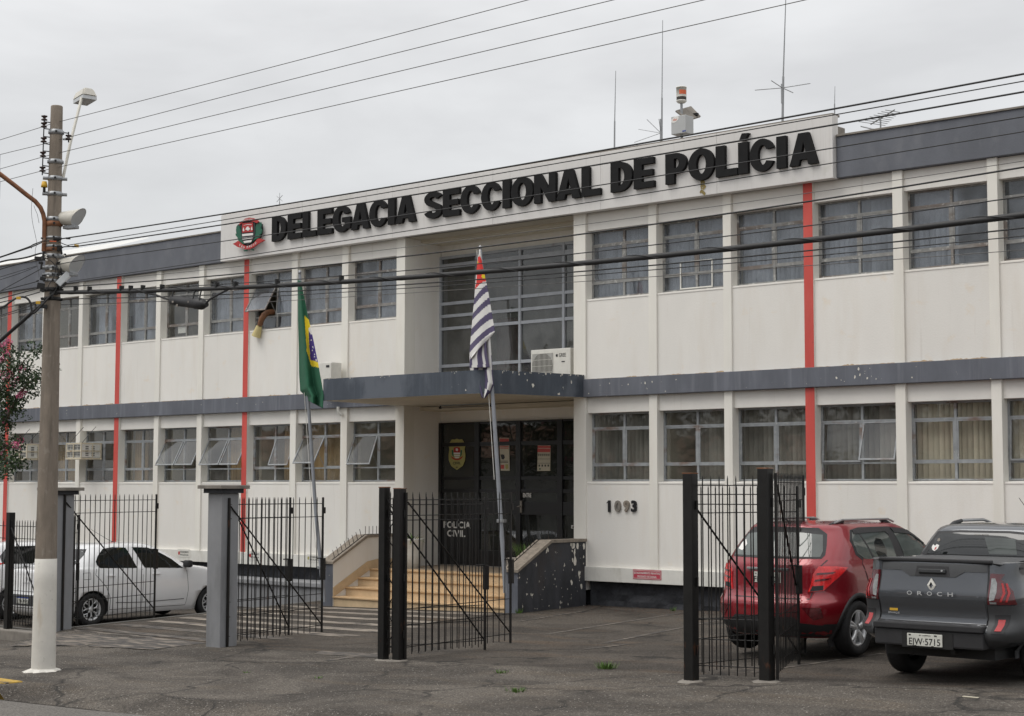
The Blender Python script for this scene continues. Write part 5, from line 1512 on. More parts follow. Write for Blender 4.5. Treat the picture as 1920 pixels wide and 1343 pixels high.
# long upper lamp on a white arm: reaches back over the pavement
lamp = empty('street_lamp', polept(112, 330), 'white street lamp on a long slim arm rising above the pole top', 'street lamp')
a = polept(118, 323, -.05); b = polept(153, 184, -.6)
q = MB(); q.tube([a - Vector((0, 0, .1)), a.lerp(b, .4), a.lerp(b, .75), b], .021, 10); q.build('arm', M['lampwhite'], lamp)
def lamphead(c, w, l, h, yaw, parent, pitch=0.0):
    Mx = Matrix.Translation(c) @ Matrix.Rotation(yaw, 4, 'Z') @ Matrix.Rotation(pitch, 4, 'X')
    bm = bmesh.new(); bmesh.ops.create_cube(bm, size=1)
    for v in bm.verts:
        t = .62 if v.co.z > 0 else 1.0
        v.co = Vector((v.co.x * w * t, v.co.y * l * (.8 if v.co.z > 0 else 1), v.co.z * h))
    bmesh.ops.bevel(bm, geom=list(bm.edges), offset=.02, segments=2, affect='EDGES')
    MB().bm(bm, 0, Mx).build('lamp_housing', M['lampwhite'], parent)
    bm = bmesh.new(); bmesh.ops.create_cube(bm, size=1)
    for v in bm.verts: v.co = Vector((v.co.x * w * .9, v.co.y * l * .9, v.co.z * .05 - h * .5 - .015))
    MB().bm(bm, 0, Mx).build('lamp_lens', M['lens'], parent)
yaw0 = math.atan2(tdir.y, tdir.x) + R(90)
lamphead(polept(159, 178, -.75), .24, .34, .13, yaw0 + R(25), lamp, R(-6))
# rusty curved lamp arm to the left
arm = empty('lamp_arm', polept(86, 470), 'rusty curved steel lamp arm strapped to the left side of the pole', 'lamp arm')
pts = [polept(*p) for p in ((82, 472), (83, 445), (83.5, 415), (81, 402), (76, 390), (66, 378), (50, 366), (30, 350), (0, 327), (-40, 298), (-90, 262))]
pts = [p + tdir * .02 for p in pts]
q = MB(); q.tube(pts, .031, 12); q.build('arm', M['rust'], arm)
c = polept(-110, 250); lamphead(c, .22, .45, .12, yaw0 + R(90), arm)
# two floodlights with a round glass on the right of the pole, and a small one
def flood(px, py, tpx, tpy, r_, label, name='floodlight'):
    a = polept(px, py, .0); b = polept(tpx, tpy, .18)
    e = empty(name, a, label, 'floodlight', 'floodlights strapped to the pole')
    d = (b - a).normalized()
    Mx = Matrix.Translation(a) @ d.to_track_quat('X', 'Z').to_matrix().to_4x4()
    L_ = (b - a).length
    q = MB(); n = 18
    ring0 = [Vector((0, r_ * .92 * math.cos(R(k * 360 / n)), r_ * .80 * math.sin(R(k * 360 / n)))) for k in range(n)]
    ring1 = [Vector((L_ + .16 * math.sin(R(k * 360 / n)), r_ * math.cos(R(k * 360 / n)), r_ * math.sin(R(k * 360 / n)) * 1.05)) for k in range(n)]
    ring1 = [Vector((L_ + (.10 if p.z > 0 else -.06) * abs(p.z) / r_, p.y, p.z)) for p in ring1]
    vs = [Mx @ p for p in ring0 + ring1]
    q.add(vs, [(i, (i + 1) % n, n + (i + 1) % n, n + i) for i in range(n)], 0, True)
    q.add([Mx @ p for p in ring0], [list(range(n))[::-1]])
    q.build('housing', M['lampwhite'], e)
    q = MB(); q.add([Mx @ (p + Vector((-.004, 0, 0))) for p in ring1], [list(range(n))], 0); q.build('glass', M['lens'], e)
    q = MB(); c0 = Mx @ Vector((L_ * .3, 0, -r_)); q.rbox(-.09, .12, -.05, .05, -.03, .02, .01, M=Mx @ Matrix.Translation((L_ * .5, 0, -r_ - .01))); q.build('bracket', M['galv'], e)
    return e
flood(118, 410, 146, 408, .115, 'cream round floodlight strapped high on the right of the pole')
flood(117, 498, 143, 496, .120, 'cream round floodlight just below the wires, above the small box lamp')
e = empty('box_lamp', polept(122, 515), 'small tilted white box lamp below the round floodlights', 'floodlight')
a, b = polept(112, 532, .1), polept(128, 513, .12)
d = (b - a).normalized(); Mx = Matrix.Translation((a + b) / 2) @ Matrix(((rt.x, tdir.x, 0, 0), (rt.y, tdir.y, 0, 0), (0, 0, 1, 0), (0, 0, 0, 1))) @ Matrix.Rotation(R(-48), 4, 'Y')
q = MB(); q.rbox(-.12, .10, -.05, .05, -.045, .045, .01, M=Mx); q.build('housing', M['lens'], e)
q = MB(); q.rbox(-.14, -.02, -.055, .055, -.075, -.047, .01, M=Mx); q.build('bracket', M['dark'], e)
# ------------------------------------------------------------------ wires
def quadfit(pts):
    n = len(pts); S_ = [sum(p[0] ** k for p in pts) for k in range(5)]; T = [sum(p[1] * p[0] ** k for p in pts) for k in range(3)]
    A = [[S_[0], S_[1], S_[2], T[0]], [S_[1], S_[2], S_[3], T[1]], [S_[2], S_[3], S_[4], T[2]]]
    for i in range(3):
        pv = max(range(i, 3), key=lambda r_: abs(A[r_][i])); A[i], A[pv] = A[pv], A[i]
        for j in range(3):
            if j != i:
                f = A[j][i] / A[i][i]; A[j] = [a - f * b for a, b in zip(A[j], A[i])]
    return [A[i][3] / A[i][i] for i in range(3)]
def wire(pxs, label, r_=.006, Y=PYc, m='wire', group='wires strung from the utility pole', left=None, wob=0.0):
    W = [at(x, y, Y=Y) for x, y in pxs]
    if len(W) == 2: c = None
    else: c = quadfit([(p.x + 12, p.z) for p in W])
    f = (lambda x: c[0] + c[1] * (x + 12) + c[2] * (x + 12) ** 2) if c else (lambda x: lerp(W[0].z, W[1].z, (x - W[0].x) / (W[1].x - W[0].x)))
    pts = []
    if left:
        Ls = [at(x, y, Y=Y) for x, y in left]
        dl = (Ls[0] - Ls[-1]); ext = Ls[0] + dl.normalized() * 9; ext.z -= .25
        pts = [ext] + Ls
    x0 = W[0].x
    n = 30
    for i in range(n + 1):
        x = lerp(x0, 6.0, i / n)
        pts.append(Vector((x, Y, f(x) + wob * math.sin(i * 2.3))))
    e = empty('wire', pts[0], label, 'wire', group)
    q = MB(); q.tube(pts, r_, 6, cap=False); q.build('strand', M[m], e)
    return f
U4 = 'upper bare wires crossing the sky'
wire([(97, 232), (456, 140), (990, 0)], 'topmost thin bare wire crossing the sky from the pole top', .0042, m='wiregrey', group=U4, left=[(0, 262.5), (83, 237)])
wire([(84, 270), (128, 257.5), (480, 166), (1150, 0)], 'second thin bare wire from the top, tied to the single insulator right of the pole', .0042, m='wiregrey', group=U4, left=[(0, 290)])
wire([(82, 294), (480, 197.7), (1320, 0)], 'third thin bare wire from the top of the sky', .0042, m='wiregrey', group=U4, left=[(0, 317)])
wire([(81, 320), (480, 231), (1510, 0)], 'lowest of the four thin bare wires crossing the sky', .0042, m='wiregrey', group=U4, left=[(0, 341)])
LW = 'low cables crossing in front of the sign and windows'
wire([(123, 447), (480, 391), (800, 340), (1480, 219), (1920, 139)], 'black cable running along the top edge of the sign board', .0085, group=LW, left=[(0, 483), (60, 463), (85, 452)])
wire([(127, 460), (480, 402.6), (860, 338), (1480, 231), (1920, 152)], 'thin cable just below the top edge of the sign board', .005, group=LW)
wire([(149, 461), (480, 413.7), (860, 350), (1480, 249.6), (1920, 172)], 'black cable crossing just above the sign letters with a yellow tag by the pole', .008, group=LW, left=[(0, 505), (70, 485), (120, 463)])
wire([(140, 490), (480, 444.6), (860, 387.5), (1480, 291), (1920, 219)], 'cable crossing the middle of the sign letters', .0055, group=LW, left=[(0, 546), (85, 500)])
wire([(130, 528), (480, 477), (860, 418), (1480, 319), (1920, 247)], 'cable crossing the bottom edge of the sign letters', .0048, group=LW)
wire([(125, 531), (480, 496), (860, 451.4), (1480, 368), (1920, 301.5)], 'thin cable along the lower edge of the sign board above the windows', .0032, m='wiregrey', group=LW)
wire([(120, 538), (480, 510.6), (860, 469.4), (1480, 382), (1920, 314.6)], 'firm black cable across the upper window lintels', .0078, group=LW, left=[(0, 560), (75, 540)])
wire([(112, 546), (480, 528), (860, 500.5), (1480, 426.6), (1920, 369)], 'cable crossing the upper panes just above the thick bundle', .0055, group=LW)
wire([(115, 561), (480, 549), (860, 528), (1480, 473), (1920, 428)], 'cable crossing the upper panes just below the thick bundle', .0065, group=LW, left=[(0, 592), (80, 566)])
wire([(115, 572), (480, 556), (860, 536), (1480, 483), (1920, 443)], 'thin cable second below the thick bundle', .0045, group=LW)
wire([(500, 566), (860, 545), (1480, 499), (1920, 470)], 'lowest thin wire across the sills of the upper windows', .0032, m='wiregrey', group=LW)
fB = wire([(108, 548), (300, 547), (480, 536), (860, 513.7), (1480, 455), (1920, 403)], 'thick black cable bundle sagging across the upper windows', .027, group=LW, left=[(62, 585), (85, 566)])
# lashing and a second strand wound round the bundle, splice closure
bx = at(380, 565, Y=PYc)
e = empty('cable_wrap', (-14, PYc, fB(-14)), 'lashing wire and clips wound round the thick cable bundle', 'cable clips')
q = MB(); pts = [Vector((x, PYc + .029 * math.cos(x * 7), fB(x) + .004 + .029 * math.sin(x * 7))) for x in frange(at(110, 548, Y=PYc).x, -5.0, 420)]
q.tube(pts, .004, 5, cap=False); q.build('lashing', M['wire'], e)
for px in (142, 168, 228, 245, 268, 304, 407, 442, 520, 640):
    c = at(px, 545, Y=PYc); c.z = fB(c.x); q = MB()
    q.box(c.x - .012, c.x + .012, c.y - .03, c.y + .03, c.z + .01, c.z + .075); q.build('clip', M['dark'], e)
e = empty('splice_closure', at(350, 565, Y=PYc), 'fat black cable splice cylinder hanging under the cables before an upper left window', 'cable splice')
a, b = at(322, 563, Y=PYc), at(384, 571, Y=PYc)
q = MB(); d = b - a; q.tube([a, a + d * .03, a + d * .22, a + d * .72, a + d * .74, a + d * .92, b], [.035, .060, .066, .066, .074, .072, .045], 18); q.build('cylinder', M['plblack'], e)
q = MB(); q.cyl(b - d * .03, b + d * .06, .055, .03, 12); q.cyl(a, a - d * .05, .04, .02, 10); q.build('end_cap', M['dark'], e)
for px in (326, 366, 378):
    q = MB(); c = at(px, 556, Y=PYc); q.tube([(c.x, PYc, fB(c.x)), (c.x + .01, PYc - .03, c.z + .02), (c.x + .02, PYc - .05, c.z - .06)], .010, 6); q.build('hanger', M['dark'], e)
q = MB(); q.tube([at(272, 549, Y=PYc), at(292, 553, Y=PYc), at(310, 560, Y=PYc), a], .013, 7); q.tube([b, at(394, 561, Y=PYc), at(412, 551, Y=PYc), at(430, 542, Y=PYc)], .013, 7); q.build('cable_tail', M['wire'], e)
q = MB()
for px, py, w, h in ((324, 566, 4, 3), (332, 573, 4, 4), (353, 566, 2, 3)):
    c = at(px, py, Y=PYc - .083); q.box(c.x - w * .004, c.x + w * .004, c.y - .004, c.y, c.z - h * .004, c.z + h * .004)
q.build('sticker', M['concrete'], e)
# short service cables left of the pole and loops
def cablep(pts, r_, label, m='wire', d=0.0):
    P = [polept(x, y, d) for x, y in pts]
    # smooth
    S = []
    for i in range(len(P) - 1):
        p0, p1, p2, p3 = P[max(0, i - 1)], P[i], P[i + 1], P[min(len(P) - 1, i + 2)]
        for k in range(5):
            t = k / 5
            S.append(.5 * ((2 * p1) + (p2 - p0) * t + (2 * p0 - 5 * p1 + 4 * p2 - p3) * t * t + (3 * p1 - p0 - 3 * p2 + p3) * t ** 3))
    S.append(P[-1])
    e = empty('cable', S[0], label, 'cable', 'slack cables on the utility pole')
    q = MB(); q.tube(S, r_, 6); q.build('strand', M[m], e)
def s56(x, y): return (x / 5.595, 380 + y / 5.595)
cablep([(-60, 601), *[s56(*p) for p in ((0, 1105), (50, 1085), (110, 1040), (170, 1005), (235, 990), (285, 1005), (318, 1050), (330, 1110), (340, 1165), (380, 1140), (430, 1085), (500, 1010), (545, 965), (580, 940))]], .014, 'thick black cable that dips in a loop left of the pole', d=.12)
cablep([s56(*p) for p in ((-40, 635), (80, 605), (200, 590), (300, 570), (380, 545), (440, 530))], .012, 'knotted black cable entering from the left edge at the clamps', d=.1)
cablep([s56(*p) for p in ((-300, 660), (0, 570), (160, 515), (300, 465), (380, 430), (450, 405), (560, 400), (620, 395))], .007, 'cable rising from the left edge to the upper clamp', d=.1)
cablep([s56(*p) for p in ((330, 480), (330, 450), (400, 420), (480, 400), (600, 410), (680, 440), (760, 465), (800, 462))], .006, 'looped jumper cable round the pole front', d=.16)
cablep([s56(*p) for p in ((520, 600), (570, 650), (580, 720), (560, 790), (520, 850), (490, 920))], .006, 'slack cable curling down the pole front', d=.16)
cablep([s56(*p) for p in ((560, 560), (600, 600), (590, 660), (615, 760), (600, 880), (560, 960), (545, 1000))], .007, 'black cable running down the right of the pole front', d=.15)
cablep([s56(*p) for p in ((345, -150), (330, 60), (340, 200), (370, 340), (385, 430), (370, 500), (375, 600), (400, 700), (410, 780))], .0028, 'thin loose wire dangling left of the pole', 'wiregrey', .05)
cablep([s56(*p) for p in ((355, 30), (372, 80), (390, 120), (410, 215))], .0028, 'short stray wire curling beside the rusty arm', 'wiregrey', .05)
for i, (y0_, y1_) in enumerate(((705, 548 + 110), (810, 675), (885, 780), (930, 825), (950, 830), (985, 900), (1080, 930), (1200, 1065))):
    pass
for lab, pp, r_ in (('thin wire from the left edge crossing the grey parapet', ((0, 781), (200, 720), (385, 665)), .004), ('lower wire from the left edge to the pole clamps', ((0, 810), (200, 745), (385, 672)), .004),
                    ('black wire from the left edge meeting the pole at the middle clamps', ((-60, 950), (0, 930), (200, 878), (410, 822)), .006), ('wire with a yellow tag crossing the far left red stripe', ((-60, 1075), (0, 1050), (190, 1005), (420, 938)), .007),
                    ('low wire with a hanging yellow tag left of the pole', ((-40, 1140), (0, 1120), (190, 1075), (400, 1045), (480, 1030)), .005), ('lowest wire left of the pole', ((-40, 1215), (20, 1195), (200, 1145), (440, 1085)), .005)):
    cablep([s56(*p) for p in pp], r_, lab, d=.06)
e = empty('cable_hardware', polept(*s56(600, 800)), 'tangle of black clamps, yellow tags and junction boxes round the middle of the pole', 'cable hardware')
q = MB()
random.seed(11)
for x, y, w, h in [(600, 380, 40, 14), (715, 376, 24, 8), (440, 375, 12, 6), (625, 480, 26, 30), (460, 560, 18, 46), (400, 588, 38, 20), (645, 520, 10, 26), (680, 553, 14, 16), (435, 660, 10, 40), (430, 635, 24, 10), (620, 630, 30, 8), (640, 700, 8, 50),
                   (460, 765, 20, 8), (450, 800, 30, 18), (430, 875, 40, 30), (395, 822, 14, 6), (440, 925, 22, 12), (620, 760, 24, 8), (560, 950, 40, 16), (460, 1090, 34, 20), (440, 1010, 12, 14), (600, 890, 60, 6), (545, 985, 12, 14)]:
    c = polept(*s56(x, y), d=.10); s_ = 1 / 5.595 / 139
    q.rbox(-w * s_, w * s_, -.025, .025, -h * s_, h * s_, .004, M=Matrix.Translation(c) @ Matrix(((rt.x, tdir.x, 0, 0), (rt.y, tdir.y, 0, 0), (0, 0, 1, 0), (0, 0, 0, 1))) @ Matrix.Rotation(random.uniform(-.3, .3), 4, 'Y'))
q.build('clamp_body', M['dark'], e)
for x, y in ((803, 455), (195, 1002), (400, 1050)):
    q = MB(); c = polept(*s56(x, y), d=.13); q.rbox(-.03, .03, -.006, .006, -.020, .020, .004, M=Matrix.Translation(c) @ Matrix.Rotation(yaw0, 4, 'Z')); q.build('tag', M['tag'], e)
q = MB(); c = polept(*s56(555, 408), d=.17); q.cyl(c - rt * .045, c + rt * .045, .008, n=6); q.build('orange_sleeve', M['orange'], e)
q = MB()
for x, y in ((468, 545), (470, 570), (475, 600), (660, 548), (520, 700), (490, 770), (620, 780)):
    c = polept(*s56(x, y), d=.12); q.cyl(c, c + rt * .03 + Vector((0, 0, random.uniform(-.02, .02))), .012, n=6)
q.build('insulator_knob', M['plastw'], e)

# ------------------------------------------------------------------ gates
_bar = {}
def bar_mesh(h, r_=.0072):
    k = (round(h, 2), r_)
    if k not in _bar:
        q = MB(); q.cyl((0, 0, .06), (0, 0, h - .02), r_, n=6, cap=False); q.cyl((0, 0, h - .02), (0, 0, h + .02), r_, .001, 6, cap=False); _bar[k] = q.mesh('bar', [M['iron']])
    return _bar[k]
def leaf(hx, hy, ex, ey, h, label, zoff=0, n=None, brace=1, latch=True, name='gate_leaf', sp=.125, group='iron gate leaves folded open', drop=True, railz=(-.10, -.31, None), foot=.02, cat='gate', bz=None):
    z0 = gz(hx, hy) if bz is None else bz
    L_ = math.hypot(ex - hx, ey - hy); a = math.atan2(ey - hy, ex - hx)
    e = empty(name, (hx, hy, z0 + foot + zoff), label, cat, group, rz=a)
    for xx, w in ((0.0, .032), (L_, .028)):
        q = MB(); q.rbox(xx - w / 2, xx + w / 2, -w / 2, w / 2, .0, h + .01, .003); q.build('stile', M['iron'], e, local=True)
    rz = [h - .09, h - .30, h * .30, h * .20, h * .07]
    for z in rz:
        q = MB(); q.cyl((0, 0.013, z), (L_, 0.013, z), .0062, n=6); q.build('rail', M['iron'], e, local=True)
    n = n or max(3, int(round(L_ / sp)))
    for i in range(1, n):
        link('bar', bar_mesh(h), e, (L_ * i / n, 0, 0))
    if brace:
        q = MB()
        if brace > 0: q.cyl((.02, -.014, h - .12), (L_ - .03, -.014, h * .08), .012, n=6)
        else: q.cyl((.02, -.014, h * .08), (L_ - .03, -.014, h - .12), .012, n=6)
        q.build('brace', M['iron'], e, local=True)
    if latch:
        q = MB(); q.rbox(L_ - .02, L_ + .05, -.03, .03, h * .40, h * .56, .004); q.cyl((L_ - .16, 0, h * .56), (L_, 0, h * .56), .010, n=6); q.rbox(L_ - .0, L_ + .05, -.02, .02, h - .25, h - .15, .003); q.build('latch', M['iron'], e, local=True)
    return e
def gatepost(x, y, s, h, label, bz=None):
    z0 = gz(x, y) if bz is None else bz
    e = empty('gate_post', (x, y, z0), label, 'gate post', 'black steel gate posts')
    q = MB(); q.rbox(x - s / 2, x + s / 2, y - s / 2, y + s / 2, z0 - .05, z0 + h, .008); q.build('tube', M['iron'], e)
    q = MB(); q.rbox(x - s / 2 - .004, x + s / 2 + .004, y - s / 2 - .004, y + s / 2 + .004, z0 + h, z0 + h + .012, .003); q.build('cap', M['rust'], e)
    bm = bmesh.new(); bmesh.ops.create_cone(bm, segments=14, radius1=s * 1.25, radius2=s * .85, depth=.022, cap_ends=True)
    for v in bm.verts:
        if v.co.z < 0: v.co.xy *= random.uniform(.75, 1.15)
    MB().bm(bm, 0, Matrix.Translation((x, y, z0 + .006))).build('footing', M['concrete'], e)
    q = MB()
    for z in (.35, 1.1, 1.95): q.cyl((x + s / 2 + .012, y + .02, z0 + z - .05), (x + s / 2 + .012, y + .02, z0 + z + .05), .014, n=8)
    q.build('hinge', M['iron'], e)
PA, PB, PC, PD = (-10.66, -9.03), (-9.86, -8.74), (-15.93, -8.62), (-15.70, -8.56)
gatepost(*PA, .125, 2.30, 'thick black gate post left of the red car, left one of its pair')
gatepost(*PB, .130, 2.32, 'thick black gate post in front of the red car, right one of its pair')
gatepost(*PC, .11, 2.30, 'thin black gate post in front of the stairs, left one of its pair')
gatepost(*PD, .125, 2.28, 'black gate post in front of the stairs, right one of its pair')
leaf(PA[0] + .04, PA[1] + .02, PB[0] - .04, PB[1] - .02, 2.24, 'narrow fixed barred panel between the two right gate posts', n=8, brace=0, latch=False, name='barred_fence', group='barred fence panels', cat='fence')
leaf(PC[0] + .03, PC[1] + .02, PD[0] - .03, PD[1] - .01, 2.22, 'very narrow fixed panel with zigzag bars between the middle gate posts', n=3, brace=0, latch=False, name='barred_fence', group='barred fence panels', cat='fence')
q = MB()
za = gz(*PC)
pts = [(lerp(PC[0], PD[0], (k % 2)), lerp(PC[1], PD[1], (k % 2)), za + .15 + k * .25) for k in range(9)]
zig = [o for o in bpy.data.objects if o.name.startswith('barred_fence')][-1]
zr = MB(); Lz = math.hypot(PD[0] - PC[0], PD[1] - PC[1]) - .06
zr.tube([((k % 2) * Lz, -.02, .15 + k * .25) for k in range(9)], .0085, 5); zr.build('zigzag_bar', M['iron'], bpy.data.objects.get(zig.name), local=True)
def gend(px, py, z): p = at(px, py, Z=z); return (p.x, p.y)
def gend2(px, py):
    p = at(px, py, Z=.05)
    for _ in range(8): p = at(px, py, Z=gz(p.x, p.y))
    return (p.x, p.y)
e1 = gend2(1498, 1246); e2 = gend2(1510, 1228); e3 = gend2(957, 1206); e4 = gend2(909, 1219)
leaf(PA[0] - .09, PA[1] + .05, *e1, 2.14, 'open barred gate leaf hinged on the right pair left post, seen between the posts')
leaf(PB[0] + .10, PB[1] + .05, *e2, 2.24, 'open barred gate leaf seen steeply from the side in front of the red car', n=20)
leaf(PD[0] + .08, PD[1] + .04, *e3, 2.20, 'long open barred gate leaf in front of the stairs with a strong diagonal brace', n=17)
leaf(PC[0] - .05, PC[1] + .08, *e4, 2.14, 'shorter open barred gate leaf behind the long one before the stairs', n=15)
# grey columns
def column(xc, yc, s, h, label, bz=None):
    z0 = gz(xc, yc) if bz is None else bz
    e = empty('gate_column', (xc, yc, z0), label, 'gate column', 'grey masonry gate columns')
    q = MB(); q.rbox(xc - s / 2, xc + s / 2, yc - s / 2, yc + s / 2, z0 - .1, z0 + h - .12, .012); q.build('shaft', M['colgrey'], e)
    q = MB(); q.rbox(xc - s / 2 - .05, xc + s / 2 + .05, yc - s / 2 - .05, yc + s / 2 + .05, z0 + h - .12, z0 + h - .055, .006); q.build('neck', M['blackwall'], e)
    q = MB(); q.rbox(xc - s / 2 - .115, xc + s / 2 + .115, yc - s / 2 - .115, yc + s / 2 + .115, z0 + h - .055, z0 + h, .008); q.build('cap', M['concrete'], e)
    return e
column(-19.55, -8.42, .325, 2.42, 'grey masonry gate column with flat cap beside the crossing bars', bz=-.09)
column(-23.78, -8.42, .325, 2.36, 'grey masonry gate column with flat cap half hidden by the utility pole', bz=-.07)
lz = -.08
leaf(-19.365, -8.46, *gend(603, 1192, -.07), 2.19, 'long open gate leaf right of the grey column, its far stile by the flagpole', n=15, bz=lz)
leaf(-19.62, -8.22, *gend(541, 1196, -.07), 2.19, 'open gate leaf with black latch, seen through the long one by the column', n=14, bz=lz)
leaf(-23.595, -8.46, *gend(289, 1162, -.07), 2.21, 'wide open gate leaf in front of the white sedan', n=19, bz=-.07)
leaf(-23.80, -8.20, *gend(143, 1176, -.15), 1.90, 'narrow gate leaf seen behind the column at the white sedan wheel', n=5, bz=-.12, brace=0, sp=.3)
# fence to the left of the far column, on its low base
gp = at(15, 1175, Y=-8.5)
e = empty('fence_post', (gp.x, -8.5, -.12), 'black square fence post standing on the low concrete base at the left edge', 'fence post')
q = MB(); q.rbox(gp.x - .055, gp.x + .055, -8.555, -8.445, -.12, 1.86, .006); q.build('tube', M['iron'], e)
leaf(gp.x + .06, -8.52, -23.95, -8.50, 1.82, 'barred fence panel between the left edge post and the far grey column', n=14, brace=1, latch=False, name='barred_fence', group='barred fence panels', cat='fence', bz=-.12)
leaf(gp.x - 2.9, -8.52, gp.x - .06, -8.52, 1.82, 'barred fence panel running out of the left edge of the picture', n=22, brace=0, latch=False, name='barred_fence', group='barred fence panels', cat='fence', bz=-.12)
e = empty('low_wall', (-24.5, -8.5, -.4), 'low weathered concrete base under the left fence', 'low wall')
q = MB(); q.rbox(-30.0, -23.55, -8.66, -8.36, -.5, -.115, .02); q.build('block', M['concrete'], e)
# ------------------------------------------------------------------ plants
def leafcloud(q, c, rad, n, size, mats, flat=.75, rng=random):
    for _ in range(n):
        while True:
            d = Vector((rng.uniform(-1, 1), rng.uniform(-1, 1), rng.uniform(-1, 1)))
            if d.length <= 1: break
        p = Vector(c) + Vector((d.x * rad[0], d.y * rad[1], d.z * rad[2]))
        a = Vector((rng.gauss(0, 1), rng.gauss(0, 1), rng.gauss(0, 1))).normalized(); b = a.orthogonal().normalized()
        s_ = size * rng.uniform(.6, 1.3)
        q.add([p - a * s_, p - b * s_ * .45, p + a * s_, p + b * s_ * .45], [(0, 1, 2, 3)], rng.choice(mats))
random.seed(21)
TX, TY = -29.3, -7.3
T = empty('crape_myrtle', (TX, TY, -.31), 'crape myrtle tree with pink blossom reaching in from the left edge', 'tree')
q = MB()
q.tube([(TX, TY, -.35), (TX + .05, TY, .8), (TX - .05, TY + .05, 1.9)], [.09, .075, .06], 9)
q.build('trunk', M['bark'], T)
tips = []
qb = MB()
br = [[(0, 1.9), (-10, 1.6)]]
def tp(px, py, dy=0): return at(px, py, Y=TY + dy)
main = [(( -75, 860), (-50, 800), (-20, 760), (10, 720), (34, 690), (55, 665)), ((-75, 860), (-40, 780), (-10, 725), (20, 680)), ((-80, 850), (-60, 760), (-30, 700), (5, 655)), ((-78, 870), (-40, 840), (0, 828), (30, 842)),
        ((-78, 880), (-50, 870), (-10, 875), (25, 878)), ((-90, 850), (-90, 740), (-80, 640)), ((-90, 850), (-60, 720), (-45, 620)), ((-75, 840), (-40, 800), (0, 790), (28, 770)), ((10, 790), (35, 740), (52, 720), (78, 707))]
for k, pl in enumerate(main):
    dy = random.uniform(-.5, .5)
    P = [tp(x, y, dy * i / len(pl)) for i, (x, y) in enumerate(pl)]
    qb.tube(P, [lerp(.030, .006, i / (len(P) - 1)) for i in range(len(P))], 6)
    for i in range(1, len(P)):
        tips.append((P[i], i / len(P)))
        tips.append((P[i - 1].lerp(P[i], .5), i / len(P)))
qb.build('branch', M['bark'], T)
ql = MB(); qf = MB()
for p, t in tips:
    for _ in range(3):
        c = p + Vector((random.uniform(-.14, .14), random.uniform(-.25, .25), random.uniform(-.14, .16)))
        leafcloud(ql, c, (.17, .22, .15), 52, .034, [0, 0, 1])
for px, py in ((6, 648), (12, 662), (16, 640), (4, 675), (40, 692), (34, 712), (20, 702), (6, 700), (10, 712), (24, 722), (44, 735), (36, 742), (20, 765), (16, 772), (8, 790), (14, 838), (34, 838), (28, 834), (38, 826), (6, 836), (4, 850), (-10, 690), (-20, 740), (-30, 660), (-30, 800)):
    c = tp(px, py, random.uniform(-.4, .2))
    leafcloud(qf, c, (.08, .08, .07), 60, .019, [0])
ql.build('foliage', [M['leaf2'], M['leaf']], T)
qf.build('blossom', M['flower'], T)
# dark leaf mass bottom left of the tree
ql = MB()
for px, py in ((-5, 880), (10, 868), (22, 858), (-20, 860), (-15, 820), (0, 800), (-5, 770), (-15, 730), (2, 745), (38, 870)):
    leafcloud(ql, tp(px, py, random.uniform(-.3, .3)), (.16, .25, .14), 90, .034, [0, 0, 1])
ql.build('foliage', [M['leaf2'], M['leaf']], T)
# potted plant on the landing
pp = at(757, 1062, Z=.68)
PT = empty('potted_plant', (-23.55, -.28, .68), 'pale tapered concrete pot with a spiky bromeliad on the stair landing', 'potted plant')
q = MB(); pcx, pcy = -23.55, -.28
q.lathe([(.001, .68), (.15, .68), (.20, .95), (.235, 1.22), (.245, 1.24), (.245, 1.27), (.215, 1.27), (.20, 1.22), (.001, 1.20)], (pcx, pcy, 0), n=24); q.build('pot', M['plinth'], PT)
q = MB()
for k in range(26):
    a = random.uniform(0, 2 * math.pi); l = random.uniform(.25, .62); el_ = random.uniform(.25, 1.3)
    base = Vector((pcx + .04 * math.cos(a), pcy + .04 * math.sin(a), 1.22)); d = Vector((math.cos(a), math.sin(a), 0)); s_ = Vector((-math.sin(a), math.cos(a), 0)) * .017
    pts = [base + d * (l * t * math.cos(el_ * (1 - .4 * t))) + Vector((0, 0, l * (math.sin(el_) * t - .45 * t * t))) for t in (0, .33, .66, 1)]
    vs = []
    for i, p_ in enumerate(pts):
        w = 1 - .9 * i / 3; vs += [p_ - s_ * w, p_ + s_ * w]
    q.add(vs, [(2 * i, 2 * i + 1, 2 * i + 3, 2 * i + 2) for i in range(3)], k % 3 == 0)
q.build('leaf_rosette', [M['grass'], M['dryleaf']], PT)
